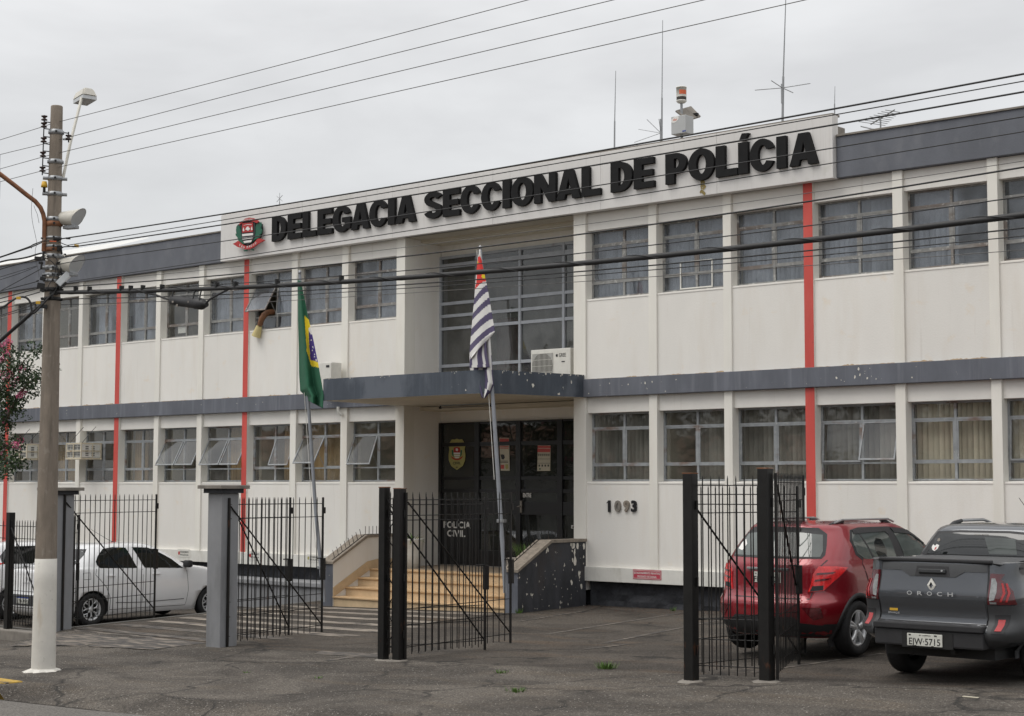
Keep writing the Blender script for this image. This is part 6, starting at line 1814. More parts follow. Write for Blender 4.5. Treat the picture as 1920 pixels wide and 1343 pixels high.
# grass tufts
def tuft(c, n, h, spread, label, group=None, m='grass', name='grass_tuft'):
    q = MB()
    for _ in range(n):
        a = random.uniform(0, 2 * math.pi); r_ = spread * random.random() ** .7
        b = Vector((c[0] + r_ * math.cos(a), c[1] + r_ * math.sin(a), c[2])); hh = h * random.uniform(.5, 1.2); t = Vector((math.cos(a), math.sin(a), 0)) * hh * random.uniform(.2, .9) + Vector((0, 0, hh))
        s_ = Vector((-math.sin(a), math.cos(a), 0)) * .006
        q.add([b - s_, b + s_, b + t * .6 + s_ * .7, b + t * .6 - s_ * .7, b + t], [(0, 1, 2, 3), (3, 2, 4)])
    o = q.build(name, M[m])
    return tag(o, label, 'grass', group)
gg = 'weeds growing through the asphalt'
for (px, py), lab, n, h, s_ in [((1137, 1254), 'bright green grass tuft on the asphalt left of the right gate posts', 90, .08, .13), ((968, 1297), 'small green grass tuft near the road edge in the middle', 50, .05, .12), ((940, 1262), 'sparse grass blades on the asphalt in front of the middle gate', 30, .04, .10),
                                 ((596, 1272), 'tiny yellowish weed on the pavement near the left gate', 16, .03, .06), ((462, 1262), 'tiny dry weed on the pavement right of the whitewashed pole', 14, .025, .05),
                                 ((973, 1150), 'small weed at the foot of the black stair wall', 40, .09, .06), ((1350, 1130), 'thin tall weed at the dark foundation behind the right gate', 30, .22, .08), ((1262, 1146), 'low weed along the foundation right of the stairs', 20, .07, .05)]:
    p = gend2(px, py); tuft((p[0], p[1], gz(*p)), n, h, s_, lab, gg)
for k, (x, y, lab) in enumerate([(-19.86, -.30, 'green grass clump behind the right stair coping near the door'), (-19.9, -1.0, 'green grass clump behind the sloping right stair coping')]):
    tuft((x, y, 1.02), 140, .26, .22, lab, 'grass by the right stair coping')
q = MB(); q.rbox(-20.1, -19.62, -1.35, .0, .3, 1.02, .02); q.build('planter', M['concrete'], B)
# drifts of red dirt and litter
random.seed(5)
q = MB()
for _ in range(1500):
    t = random.random(); x = lerp(-19.2, -14.2, t); y = .02 - abs(random.gauss(0, .55)); 
    if y < -2.2: continue
    z = gz(x, y) + .006; s_ = random.uniform(.006, .018); a = random.uniform(0, 6.28)
    q.add([(x + s_ * math.cos(a), y + s_ * math.sin(a), z), (x - s_ * math.sin(a) * .5, y + s_ * math.cos(a) * .5, z + .004), (x - s_ * math.cos(a), y - s_ * math.sin(a), z + .002)], [(0, 1, 2)])
tag(q.build('dry_litter', M['reddirt']), 'scattered reddish dry petals and dirt along the dark foundation', 'litter', kind='stuff')
q = MB()
for _ in range(420):
    x = random.uniform(-20.6, -8.0); y = random.uniform(-12.7, -8.7); z = gz(x, y) + .004; s_ = random.uniform(.005, .013)
    q.add([(x - s_, y, z), (x, y - s_, z), (x + s_, y, z), (x, y + s_, z), (x, y, z + s_ * .8)], [(0, 1, 4), (1, 2, 4), (2, 3, 4), (3, 0, 4)])
tag(q.build('gravel', M['concrete']), 'loose pale gravel bits scattered over the pavement', 'gravel', kind='stuff')
p = gend2(1820, 1308)
q = MB(); q.rbox(p[0] - .08, p[0] + .08, p[1] - .02, p[1] + .02, gz(*p), gz(*p) + .008, .003); tag(q.build('litter', M['paper']), 'small pale scrap lying on the asphalt in front of the grey pickup', 'litter')
# ------------------------------------------------------------------ across the street (seen only in reflections)
def far_tree(x, y, h, r_, lab):
    e = empty('street_tree', (x, y, zroad(x, -26) + .1), lab, 'tree', 'trees across the street')
    q = MB(); z0 = zroad(x, -26); q.tube([(x, y, z0), (x + .1, y, z0 + h * .5), (x, y, z0 + h * .8)], [.2, .15, .05], 8); q.build('trunk', M['bark'], e)
    q = MB()
    for _ in range(16):
        a = random.uniform(0, 6.28); rr = r_ * random.random() ** .5
        leafcloud(q, (x + rr * math.cos(a), y + rr * math.sin(a), z0 + h * random.uniform(.5, 1)), (r_ * .42, r_ * .42, r_ * .33), 150, .16, [0, 1])
    q.build('crown', [M['leaf2'], M['leaf']], e)
for i, (x, h, r_, lab) in enumerate([(-57.5, 8.5, 3.2, 'added dense street tree across the road between two bushy trees'), (-48.5, 8.8, 3.2, 'added dense street tree across the road near the large one'), (-40, 8.6, 3.2, 'added dense street tree across the road near the tan house'), (-32.5, 8.2, 3.0, 'added dense street tree across the road left of the plain house'), (-24, 9, 3.2, 'added dense street tree across the road in front of the plain house'), (-62, 9, 3.4, 'far street tree across the road, beyond the left end'), (-53, 7.5, 2.8, 'bushy street tree across the road'), (-44, 9.5, 3.6, 'large street tree across the road'), (-36, 7, 2.6, 'small street tree across the road opposite the stairs'),  # the five dense trees are added to darken the lower window reflections
                                     (-29, 8.5, 3.0, 'street tree across the road opposite the entrance'), (-8, 7.5, 2.6, 'bushy tree across the road opposite the pickup'), (10, 8.5, 3.0, 'street tree across the road to the right')]):
    far_tree(x, -31.5 - (i % 2) * 1.5, h, r_, lab)
for i, (x0, x1, h, lab) in enumerate([(-75, -50, 4.6, 'low white house across the street, far left'), (-48, -33, 3.6, 'low tan house across the street'), (-31, -14, 4.2, 'plain house across the street opposite the entrance'), (-12, 14, 3.8, 'long low house across the street to the right')]):
    z0 = zroad((x0 + x1) / 2, -26)
    e = empty('house', ((x0 + x1) / 2, -38, z0), lab, 'house', 'houses across the street')
    q = MB(); q.box(x0, x1, -44, -35, z0 - .5, z0 + h); q.build('wall', M['soffit' if i % 2 else 'plinth'], e)
    q = MB(); q.prism([(-44.6, z0 + h), (-34.4, z0 + h), (-39.5, z0 + h + 1.8)], (x0 - .4, 0, 0), (0, 1, 0), (0, 0, 1), (x1 - x0 + .8, 0, 0)); q.build('roof', M['rust'], e)
    for k in range(int((x1 - x0) / 4)):
        q = MB(); x = x0 + 2 + k * 4; q.box(x, x + 1.4, -34.99, -34.93, z0 + 1.0, z0 + 2.2); q.build('window', M['carglass'], e)
# ------------------------------------------------------------------ cars: lofted bodies (local x right, y forward, z up, rear bumper at y=0)
class Shape:
    def __init__(s, rows, nr=5.0, nf=4.0, rear_c=.45):
        """rows: z, half width, y_rear, y_front[, exponent]"""
        R_ = [list(r_) + [nr] if len(r_) == 4 else list(r_) for r_ in rows]
        out = []
        n = len(R_)
        for i in range(n - 1):
            p0, p1, p2, p3 = R_[max(0, i - 1)], R_[i], R_[i + 1], R_[min(n - 1, i + 2)]
            for k in range(4):
                t = k / 4
                row = []
                for c in range(5):
                    # monotone-ish: limit tangents
                    m1 = (p2[c] - p0[c]) / 2; m2 = (p3[c] - p1[c]) / 2; d = p2[c] - p1[c]
                    if (p1[c] - p0[c]) * d <= 0: m1 = 0
                    elif abs(m1) > 3 * abs(d): m1 = 3 * d
                    if (p3[c] - p2[c]) * d <= 0: m2 = 0
                    elif abs(m2) > 3 * abs(d): m2 = 3 * d
                    row.append((2 * t ** 3 - 3 * t * t + 1) * p1[c] + (t ** 3 - 2 * t * t + t) * m1 + (-2 * t ** 3 + 3 * t * t) * p2[c] + (t ** 3 - t * t) * m2)
                out.append(row)
        out.append(R_[-1])
        s.rows = out
    def params(s, z):
        r_ = s.rows
        if z <= r_[0][0]: return r_[0]
        for i in range(len(r_) - 1):
            if z <= r_[i + 1][0]:
                t = (z - r_[i][0]) / max(1e-9, r_[i + 1][0] - r_[i][0])
                return [lerp(a, b, t) for a, b in zip(r_[i], r_[i + 1])]
        return r_[-1]
    def xs(s, y, z):
        _, w, yr, yf, n = s.params(z)
        c, l = (yr + yf) / 2, (yf - yr) / 2
        u = min(.999, abs((y - c) / l))
        # corners keep a fixed size: use distance from the ends
        return w * s.prof(y - yr, yf - y, n)
    def prof(s, dr, df, n):
        f = 1.0
        L = dr + df
        Cr, Cf = min(.62, .4 * L), min(.5, .4 * L)
        for d, C in ((dr, Cr), (df, Cf)):
            if d < C:
                u = max(0.0, 1 - max(d, 0) / C)
                f = min(f, max(0.0, 1 - u ** n) ** (1 / n * 1.35) if u < 1 else 0)
        return f
    def yrear(s, x, z):
        _, w, yr, yf, n = s.params(z)
        X = min(.9999, abs(x) / w)
        u = (1 - X ** (n / 1.35)) ** (1 / n)
        return yr + min(.62, .4 * (yf - yr)) * (1 - u)
    def yfront(s, x, z):
        _, w, yr, yf, n = s.params(z)
        X = min(.9999, abs(x) / w)
        u = (1 - X ** (n / 1.35)) ** (1 / n)
        return yf - min(.5, .4 * (yf - yr)) * (1 - u)
    _wc = None
    def outline(s, z):
        if s._wc is None: s._wc = {}
        kz = round(z, 4)
        if kz not in s._wc:
            _, w, yr, yf, n = s.params(z)
            P = [(w * .8 * i / 24, s.yrear(w * .8 * i / 24, z)) for i in range(25)]
            y0 = P[-1][1]
            P += [(s.xs(y0 + 1.1 * (i / 60) ** 1.5, z), y0 + 1.1 * (i / 60) ** 1.5) for i in range(1, 61)]
            Ls = [0]
            for a, b in zip(P, P[1:]): Ls.append(Ls[-1] + math.hypot(b[0] - a[0], b[1] - a[1]))
            s._wc[kz] = (P, Ls)
        return s._wc[kz]
    def ws(s, p):
        """('x', x, z) or ('y', y, z) -> length round the rear corner"""
        P, Ls = s.outline(p[2])
        if p[0] == 'x': return p[1]
        for i in range(25, len(P)):
            if P[i][1] >= p[1]: return Ls[i]
        return Ls[-1]
    def wrap(s, a, z):
        P, Ls = s.outline(z)
        a = abs(a)
        for i in range(len(P) - 1):
            if Ls[i + 1] >= a: break
        t = (a - Ls[i]) / max(1e-9, Ls[i + 1] - Ls[i])
        p = (lerp(P[i][0], P[i + 1][0], t), lerp(P[i][1], P[i + 1][1], t))
        j0, j1 = max(0, i - 2), min(len(P) - 1, i + 3)
        d = (P[j1][0] - P[j0][0], P[j1][1] - P[j0][1]); l = math.hypot(*d)
        return p, (d[1] / l, -d[0] / l)
    def loop(s, row):
        z, w, yr, yf, n = row
        pts = []
        k = .80
        fr = [-1, -.97, -.9, -.75, -.5, -.2, .2, .5, .75, .9, .97, 1]
        def ye(X, C):
            u = (1 - min(.9999, abs(X)) ** (n / 1.35)) ** (1 / n)
            return C * (1 - u)
        L = yf - yr; CR_, CF_ = min(.62, .4 * L), min(.5, .4 * L)
        for t in fr: pts.append((w * k * t, yr + ye(k * t, CR_)))
        y0 = ye(k, CR_); y1 = ye(k, CF_)
        ys = [lerp(y0, CR_, a) for a in (.12, .3, .5, .75, 1)]
        mid = [lerp(CR_, L - CF_, i / 18) for i in range(1, 18)]
        ye_ = [L - CF_] + [lerp(L - CF_, L - y1, a) for a in (.25, .5, .7, .88)]
        for d in ys + mid + ye_: pts.append((w * s.prof(d, L - d, n), yr + d))
        for t in fr[::-1]: pts.append((w * k * t, yf - ye(k * t, CF_)))
        for d in (ys + mid + ye_)[::-1]: pts.append((-w * s.prof(d, L - d, n), yr + d))
        return [(p[0], p[1], z) for p in pts]
    def body(s, name, mats, parent, wheels, wr):
        q = MB(); loops = [s.loop(r_) for r_ in s.rows]; n = len(loops[0])
        vs = [p for l in loops for p in l]; fs = []
        for j in range(len(loops) - 1):
            for i in range(n): fs.append((j * n + i, j * n + (i + 1) % n, (j + 1) * n + (i + 1) % n, (j + 1) * n + i))
        q.add(vs, fs, 0, True)
        q.f.append(list(range(n))[::-1]); q.m.append(1); q.sm.append(False)
        q.f.append([len(vs) - n + i for i in range(n)]); q.m.append(0); q.sm.append(True)
        o = q.build(name, mats, parent, local=True)
        c = MB()
        for (x, y) in wheels:
            sg = 1 if x > 0 else -1
            c.cyl((sg * .52, y, wr - .02), (sg * 1.2, y, wr - .02), wr + .055, n=40, mat=1, smooth=True)
        co = c.build('cutter', mats, parent, local=True)
        bpy.context.view_layer.update()
        md = o.modifiers.new('b', 'BOOLEAN'); md.operation = 'DIFFERENCE'; md.object = co; md.solver = 'EXACT'
        dg = bpy.context.evaluated_depsgraph_get()
        me = bpy.data.meshes.new_from_object(o.evaluated_get(dg))
        o.modifiers.clear(); o.data = me
        bpy.data.objects.remove(co)
        return o
    def patch(s, name, poly, mode, off, mats, parent, thick=.006, grid=.09, sgn=1, label=None):
        """poly in (x,z) for 'rear'/'front', (y,z) for 'side'; follows the body surface"""
        if mode == 'wrap': poly = [(s.ws(p), p[2]) for p in poly]
        bm = bmesh.new()
        f = bm.faces.new([bm.verts.new((p[0], p[1], 0)) for p in poly])
        xs_ = [p[0] for p in poly]; zs_ = [p[1] for p in poly]
        for ax, lo, hi in ((0, min(xs_), max(xs_)), (1, min(zs_), max(zs_))):
            k = math.floor(lo / grid) + 1
            while k * grid < hi - 1e-4:
                co = (k * grid, 0, 0) if ax == 0 else (0, k * grid, 0)
                no = (1, 0, 0) if ax == 0 else (0, 1, 0)
                bmesh.ops.bisect_plane(bm, geom=list(bm.verts) + list(bm.edges) + list(bm.faces), plane_co=co, plane_no=no, dist=1e-5)
                k += 1
        bmesh.ops.triangulate(bm, faces=[f for f in bm.faces if len(f.verts) > 4])
        bm.verts.index_update()
        def mp_(a, b, o_):
            if mode == 'wrap':
                p, nn = s.wrap(a, b); return (sgn * (p[0] + nn[0] * o_), p[1] + nn[1] * o_, b)
            if mode == 'rear': return (a, s.yrear(a, b) - o_, b)
            if mode == 'front': return (a, s.yfront(a, b) + o_, b)
            return (sgn * (s.xs(a, b) + o_), a, b)
        q = MB()
        top = [mp_(v.co.x, v.co.y, off) for v in bm.verts]; nb = len(top)
        fs = [[v.index for v in f.verts] for f in bm.faces]
        q.add(top, fs, 0, True)
        be = [e for e in bm.edges if len(e.link_faces) == 1]
        low = [mp_(v.co.x, v.co.y, off - thick) for v in bm.verts]
        q.add(top + low, [(e.verts[0].index, e.verts[1].index, nb + e.verts[1].index, nb + e.verts[0].index) for e in be], 0, False)
        bm.free()
        o = q.build(name, mats, parent, local=True)
        if label: o['label'] = label
        return o
def wheel_geo(parent, x, y, rt_, rr, w, spokes, sgn, style=0):
    """wheel part with tyre mesh, rim child"""
    q = MB()
    h = w / 2
    q.lathe([(rr - .005, -h * .75), (rr + .02, -h), (rt_ - .05, -h * 1.05), (rt_ - .015, -h * .92), (rt_, -h * .6), (rt_, h * .6), (rt_ - .015, h * .92), (rt_ - .05, h * 1.05), (rr + .02, h), (rr - .005, h * .75)], (0, 0, 0), 'x', 36)
    for k in range(4):
        xx = lerp(-h * .5, h * .5, k / 3)
        q.lathe([(rt_ + .001, xx - .006), (rt_ + .003, xx), (rt_ + .001, xx + .006)], (0, 0, 0), 'x', 36)
    o = q.build('wheel', M['black'], parent, local=True, loc=(x, y, rt_))
    q = MB()
    f = sgn * h * .55
    q.lathe([(rr + .004, sgn * h * .80), (rr - .012, sgn * h * .88), (rr - .03, sgn * h * .70), (rr - .04, -sgn * h * .5)], (0, 0, 0), 'x', 36)
    q.lathe([(.001, f + sgn * .012), (.045, f + sgn * .010), (.06, f - sgn * .005), (.06, f - sgn * .05)], (0, 0, 0), 'x', 20)
    ns = spokes
    for k in range(ns):
        a = 2 * math.pi * k / ns + .3
        if style == 0:
            for da, wd in ((0, .034),):
                for e_ in (-.17, .17):
                    c0 = Vector((f, math.cos(a) * .05, math.sin(a) * .05)); c1 = Vector((f + sgn * .015, math.cos(a + e_ * .75) * (rr - .022), math.sin(a + e_ * .75) * (rr - .022)))
                    q.tube([c0, c0.lerp(c1, .5) + Vector((sgn * .012, 0, 0)), c1], [.034, .026, .024], 6)
        else:
            for e_ in (-.26, .26):
                c0 = Vector((f, math.cos(a) * .05, math.sin(a) * .05)); cm = Vector((f + sgn * .01, math.cos(a) * rr * .52, math.sin(a) * rr * .52)); c1 = Vector((f + sgn * .012, math.cos(a + e_) * (rr - .02), math.sin(a + e_) * (rr - .02)))
                q.tube([c0, cm, c1], [.016, .013, .010], 5)
    q.build('rim', M['chrome'], o, local=True)
    q = MB(); q.lathe([(.001, f - sgn * .06), (rr - .03, f - sgn * .055)], (0, 0, 0), 'x', 24); q.build('brake_disc', M['dark'], o, local=True)
    return o
def P4(x0, x1, z0, z1): return [(x0, z0), (x1, z0), (x1, z1), (x0, z1)]
def rring(pts, t):
    return pts
def arch_poly(cy, cz, r0, r1, a0, a1, n=22):
    o_ = [(cy + r1 * math.cos(R(lerp(a0, a1, i / n))), cz + r1 * math.sin(R(lerp(a0, a1, i / n)))) for i in range(n + 1)]
    i_ = [(cy + r0 * math.cos(R(lerp(a1, a0, i / n))), cz + r0 * math.sin(R(lerp(a1, a0, i / n)))) for i in range(n + 1)]
    return o_ + i_
def arch_part(S_, name, cy, cz, r0, r1, a0, a1, off, m, parent, sgn, n=20, thick=.02):
    q = MB()
    vs = []
    for i in range(n + 1):
        a = R(lerp(a0, a1, i / n))
        for r_, o_ in ((r0, off - thick), (r0, off), (lerp(r0, r1, .5), off + .004), (r1, off), (r1, off - thick)):
            y, z = cy + r_ * math.cos(a), cz + r_ * math.sin(a)
            vs.append((sgn * (S_.xs(y, max(z, .2)) + o_), y, z))
    q.add(vs, [(i * 5 + k, (i + 1) * 5 + k, (i + 1) * 5 + k + 1, i * 5 + k + 1) for i in range(n) for k in range(4)], 0, True)
    return q.build(name, m, parent, local=True)
def strip_patch(S_, name, pts, w, off, m, parent, sgn=1, mode='side', thick=.004):
    """thin line along pts (seams, trims)"""
    q = MB(); vs = []
    n = len(pts)
    dense = []
    for i in range(n - 1):
        for k in range(6): dense.append((lerp(pts[i][0], pts[i + 1][0], k / 6), lerp(pts[i][1], pts[i + 1][1], k / 6)))
    dense.append(pts[-1])
    for i, p in enumerate(dense):
        a = dense[max(0, i - 1)]; b = dense[min(len(dense) - 1, i + 1)]
        d = Vector((b[0] - a[0], b[1] - a[1])).normalized(); nn = Vector((-d.y, d.x)) * w / 2
        for s_ in (-1, 1):
            y, z = p[0] + nn.x * s_, p[1] + nn.y * s_
            vs.append((sgn * (S_.xs(y, z) + off), y, z) if mode == 'side' else (y, S_.yrear(y, z) - off, z))
    q.add(vs, [(2 * i, 2 * i + 2, 2 * i + 3, 2 * i + 1) for i in range(len(dense) - 1)], 0, True)
    return q.build(name, m, parent, local=True)
def local_text(q, body, S_, x, z, size, off, bold=.02, width=None, ext=.0):
    y = S_.yrear(x, z) - off
    text(q, body, (x, y, z), (1, 0, 0), (0, 0, 1), size, 0, bold, ext, width)
def plate_part(S_, x, z, w, h, off, parent, body_, old=True, tilt=0.0):
    y = S_.yrear(x, z) - off
    q = MB(); q.rbox(x - w / 2, x + w / 2, y - .006, y + .004, z - h / 2, z + h / 2, .004); pl = q.build('licence_plate', M['plate'], parent, local=True)
    q = MB()
    text(q, body_, (x, y - .008, z - h * .42), (1, 0, 0), (0, 0, 1), h * .72, 0, .01, 0, width=w * .90)
    if old:
        q.box(x - w * .42, x - w * .38, y - .008, y - .006, z + h * .30, z + h * .38); q.box(x + w * .28, x + w * .34, y - .008, y - .006, z + h * .30, z + h * .36)
        text(q, 'SP', (x, y - .008, z + h * .27), (1, 0, 0), (0, 0, 1), h * .16, 0, .01, 0, width=w * .2)
        q.box(x - w * .20, x - w * .17, y - .008, y - .006, z - h * .47, z - h * .43); q.box(x + w * .18, x + w * .21, y - .008, y - .006, z - h * .47, z - h * .43)
    q.build('lettering', M['platetxt'], pl, local=True)
    if not old:
        q = MB(); q.box(x - w / 2 + .004, x + w / 2 - .004, y - .0085, y - .006, z + h * .28, z + h * .47); q.build('blue_band', M['blue'], pl, local=True)
    return pl

# ---------------------------- red compact suv
red = empty('parked_car', (-11.13, -6.82, .235), 'red compact suv parked behind the right gate posts, seen from the rear', 'car', 'cars parked facing the building')
SR_ = Shape([(.24, .76, .16, 4.02), (.30, .80, .07, 4.12), (.42, .840, .01, 4.20), (.55, .870, .0, 4.24), (.66, .876, .01, 4.23), (.72, .876, .06, 4.20), (.80, .872, .10, 4.15), (.95, .872, .12, 4.0),
             (1.04, .868, .13, 3.85), (1.12, .855, .15, 3.5), (1.18, .835, .19, 3.25), (1.24, .82, .235, 3.22), (1.35, .785, .32, 3.04), (1.45, .74, .40, 2.88), (1.53, .695, .46, 2.72), (1.58, .66, .48, 2.6), (1.615, .61, .53, 2.46), (1.635, .48, .68, 2.2), (1.650, .32, .85, 2.05)], nr=3.1)
WR = [(.77, .83), (-.77, .83), (.77, 3.385), (-.77, 3.385)]
bd_ = SR_.body('body', [M['carred'], M['plblack']], red, WR, .345)
for x, y in WR: wheel_geo(red, x, y, .345, .222, .215, 5, 1 if x > 0 else -1, 0)
# black lower cladding
SR_.patch('lower_bumper', [(-.74, .26), (.74, .26), (.76, .40), (.50, .43), (.42, .50), (-.42, .50), (-.50, .43), (-.76, .40)], 'rear', .012, [M['plblack']], red)
for sg in (1, -1):
    arch_part(SR_, 'wheel_arch_trim', .83, .325, .395, .455, 8, 205, .012, M['plblack'], red, sg)
    arch_part(SR_, 'wheel_arch_trim', 3.385, .325, .395, .455, -10, 172, .012, M['plblack'], red, sg)
    SR_.patch('sill_trim', P4(1.26, 2.95, .25, .42), 'side', .012, [M['plblack']], red, sgn=sg)
    SR_.patch('lower_corner', [(.17, .27), (.42, .27), (.40, .42), (.22, .42)], 'side', .012, [M['plblack']], red, sgn=sg)
    # doors
    SR_.patch('rear_door', [(1.28, .46), (2.04, .46), (2.03, 1.14), (1.03, 1.20), (.98, 1.12), (1.08, .92), (1.22, .74)], 'side', .005, [M['carred']], red, sgn=sg, thick=.004)
    SR_.patch('front_door', [(2.055, .46), (3.00, .46), (3.04, .75), (3.02, 1.10), (2.045, 1.14)], 'side', .005, [M['carred']], red, sgn=sg, thick=.004)
    for pts in ([(1.02, 1.20), (.965, 1.12), (1.07, .92), (1.21, .74), (1.27, .455), (2.045, .455), (2.038, 1.14)], [(2.05, .455), (3.01, .455), (3.05, .75), (3.03, 1.10)]):
        strip_patch(SR_, 'door_gap', pts, .010, .0015, M['plblack'], red, sg)
    SR_.patch('side_window_frame', [(.86, 1.24), (1.02, 1.165), (1.40, 1.155), (2.05, 1.15), (3.10, 1.12), (2.86, 1.34), (2.55, 1.53), (1.95, 1.575), (1.2, 1.575), (.96, 1.545), (.84, 1.42)], 'side', .003, [M['plblack']], red, sgn=sg, thick=.004)
    SR_.patch('rear_side_window', [(.90, 1.26), (1.06, 1.185), (1.88, 1.175), (1.84, 1.50), (1.60, 1.545), (1.2, 1.55), (.98, 1.52), (.885, 1.42)], 'side', .007, [M['carglass2']], red, sgn=sg, thick=.002)
    SR_.patch('front_side_window', [(2.10, 1.175), (2.98, 1.15), (2.78, 1.34), (2.50, 1.50), (2.02, 1.545)], 'side', .007, [M['carglass2']], red, sgn=sg, thick=.002)
    SR_.patch('window_visor', [(1.00, 1.545), (.99, 1.50), (1.80, 1.515), (1.86, 1.47), (1.87, 1.555), (1.4, 1.572)], 'side', .016, [M['plblack']], red, sgn=sg)
    SR_.patch('window_visor', [(2.0, 1.56), (2.04, 1.50), (2.46, 1.47), (2.74, 1.33), (2.80, 1.35), (2.52, 1.52)], 'side', .016, [M['plblack']], red, sgn=sg)
    SR_.patch('headrest_silhouette', [(1.42, 1.19), (1.62, 1.19), (1.66, 1.28), (1.62, 1.42), (1.50, 1.44), (1.40, 1.38), (1.38, 1.27)], 'side', .0088, [M['carglass']], red, sgn=sg, thick=.001)  # flat dark silhouette of a headrest laid on the opaque glass
    SR_.patch('window_divider', [(1.10, 1.54), (1.13, 1.54), (1.30, 1.18), (1.26, 1.18)], 'side', .009, [M['plblack']], red, sgn=sg, thick=.002)
    q = MB(); yy = 1.28; xx = SR_.xs(yy, 1.06) + .012; q.rbox(sg * xx - .014, sg * xx + .014, yy - .09, yy + .10, 1.065, 1.095, .008); q.build('door_handle', M['carred'], red, local=True)
    SR_.patch('handle_recess', [(yy - .08, 1.04), (yy + .09, 1.04), (yy + .08, 1.10), (yy - .07, 1.10)], 'side', .0065, [M['plblack']], red, sgn=sg, thick=.001)
    # tail light wrapping the corner
    SR_.patch('tail_light', [('x', .55, .80), ('y', .24, .82), ('y', .36, .93), ('y', .58, 1.10), ('y', .40, 1.115), ('x', .66, 1.115), ('x', .60, 1.02), ('x', .58, .90)], 'wrap', .012, [M['redlens']], red, thick=.02, grid=.05, sgn=sg)
    SR_.patch('lamp_reversing', [('x', .57, .81), ('y', .23, .83), ('y', .25, .885), ('x', .60, .875)], 'wrap', .016, [M['plblack']], red, thick=.004, grid=.05, sgn=sg)
    SR_.patch('lamp_detail', [('x', .62, .93), ('y', .30, .95), ('y', .34, .975), ('x', .63, .955)], 'wrap', .016, [M['redlensdark']], red, thick=.004, grid=.05, sgn=sg)
    SR_.patch('lamp_detail', [('x', .64, 1.01), ('y', .36, 1.03), ('y', .40, 1.05), ('x', .65, 1.035)], 'wrap', .016, [M['redlensdark']], red, thick=.004, grid=.05, sgn=sg)
    SR_.patch('bumper_reflector', [('x', .52, .62), ('y', .17, .62), ('y', .20, .50), ('x', .66, .47), ('x', .60, .53)], 'wrap', .006, [M['redlensdark']], red, thick=.004, grid=.05, sgn=sg)
    strip_patch(SR_, 'body_crease', [(.30, 1.03), (.7, 1.06), (1.2, 1.04), (2.0, .99), (3.0, .96)], .012, .004, M['carred'], red, sg)
    # roof rail
    q = MB(); rp = []
    for y in (.80, 1.0, 1.5, 2.0, 2.2, 2.35):
        rp.append((sg * .55, y, 1.668 if 1.0 <= y <= 2.2 else 1.63))
    q.tube(rp, .014, 8); q.build('roof_rail', M['silver'], red, local=True)
    q = MB(); q.tube([(sg * .53, .72, 1.605), (sg * .528, .9, 1.635), (sg * .525, 1.08, 1.648)], [.012, .028, .018], 8); q.tube([(sg * .525, 2.05, 1.648), (sg * .528, 2.2, 1.630), (sg * .53, 2.36, 1.59)], [.018, .026, .012], 8); q.build('rail_foot', M['plblack'], red, local=True)
    q = MB(); q.rbox(sg * .93 - .09, sg * .93 + .09, 2.98, 3.10, 1.10, 1.24, .03); q.build('wing_mirror', M['carred'], red, local=True)
for sg in (1, -1): SR_.patch('rear_window_surround', [('x', 0, 1.20), ('x', .66, 1.205), ('y', .32, 1.25), ('y', .44, 1.36), ('y', .56, 1.50), ('x', .48, 1.575), ('x', 0, 1.585)], 'wrap', .004, [M['plblack']], red, thick=.006, grid=.05, sgn=sg)
SR_.patch('rear_window', [(-.62, 1.225), (.62, 1.225), (.62, 1.30), (.54, 1.49), (.3, 1.515), (-.3, 1.515), (-.54, 1.49), (-.62, 1.30)], 'rear', .009, [M['carglass2']], red, thick=.002)
strip_patch(SR_, 'tailgate_gap', [(-.70, 1.19), (-.64, 1.08), (-.60, .85), (-.58, .72), (.58, .72), (.60, .85), (.64, 1.08), (.70, 1.19)], .012, .0018, M['plblack'], red, mode='rear')
q = MB(); q.rbox(-.16, .16, -.0, .03, 1.065, 1.095, .006); 
q2 = MB(); yy = SR_.yrear(0, 1.06); q2.rbox(-.30, .30, yy - .018, yy + .01, 1.055, 1.085, .006); q2.build('chrome_strip', M['silver'], red, local=True)
plate_part(SR_, 0.0, .965, .40, .13, .006, red, 'FKG·3221')
q = MB(); yy = SR_.yrear(0, .66); q.tube([(.10, yy + .1, .36), (.10, yy - .06, .36), (.10, yy - .06, .40)], .022, 8); q.lathe([(.001, .05), (.022, .04), (.025, .025), (.018, .0)], (.10, yy - .06, .39), n=12); q.build('tow_ball', M['silver'], red, local=True)
q = MB(); q.tube([(.0, .72, 1.60), (.0, .60, 1.66), (.0, .52, 1.70)], [.02, .010, .004], 6); q.build('roof_antenna', M['plblack'], red, local=True)
SR_.patch('window_sticker', [(-.60, 1.30), (-.50, 1.28), (-.46, 1.36), (-.53, 1.42), (-.58, 1.38)], 'rear', .011, [M['white']], red, thick=.001)

# ---------------------------- grey double cab pickup
tr = empty('parked_pickup', (-8.15, -8.32, .25), 'dark grey double cab pickup parked at the right edge with its tailgate towards the street', 'pickup truck', 'cars parked facing the building')
ST = Shape([(.40, .70, .10, 4.50), (.46, .80, .04, 4.60), (.54, .865, .0, 4.68), (.60, .885, .01, 4.69), (.64, .885, .06, 4.69), (.69, .880, .12, 4.66), (.80, .872, .100, 4.64), (.895, .870, .070, 4.6), (.92, .870, .070, 4.58), (1.0, .860, .095, 4.5), (1.10, .84, .120, 4.3),
            (1.20, .835, .138, 3.9), (1.272, .835, .155, 3.6), (1.285, .838, .175, 3.58), (1.290, .850, 1.28, 3.55), (1.34, .830, 1.295, 3.4), (1.45, .765, 1.33, 3.2), (1.55, .695, 1.37, 3.0), (1.60, .65, 1.40, 2.9), (1.635, .585, 1.46, 2.8), (1.655, .46, 1.58, 2.7), (1.665, .27, 1.75, 2.55)], nr=6.0)
WT = [(.78, 1.03), (-.78, 1.03), (.78, 3.86), (-.78, 3.86)]
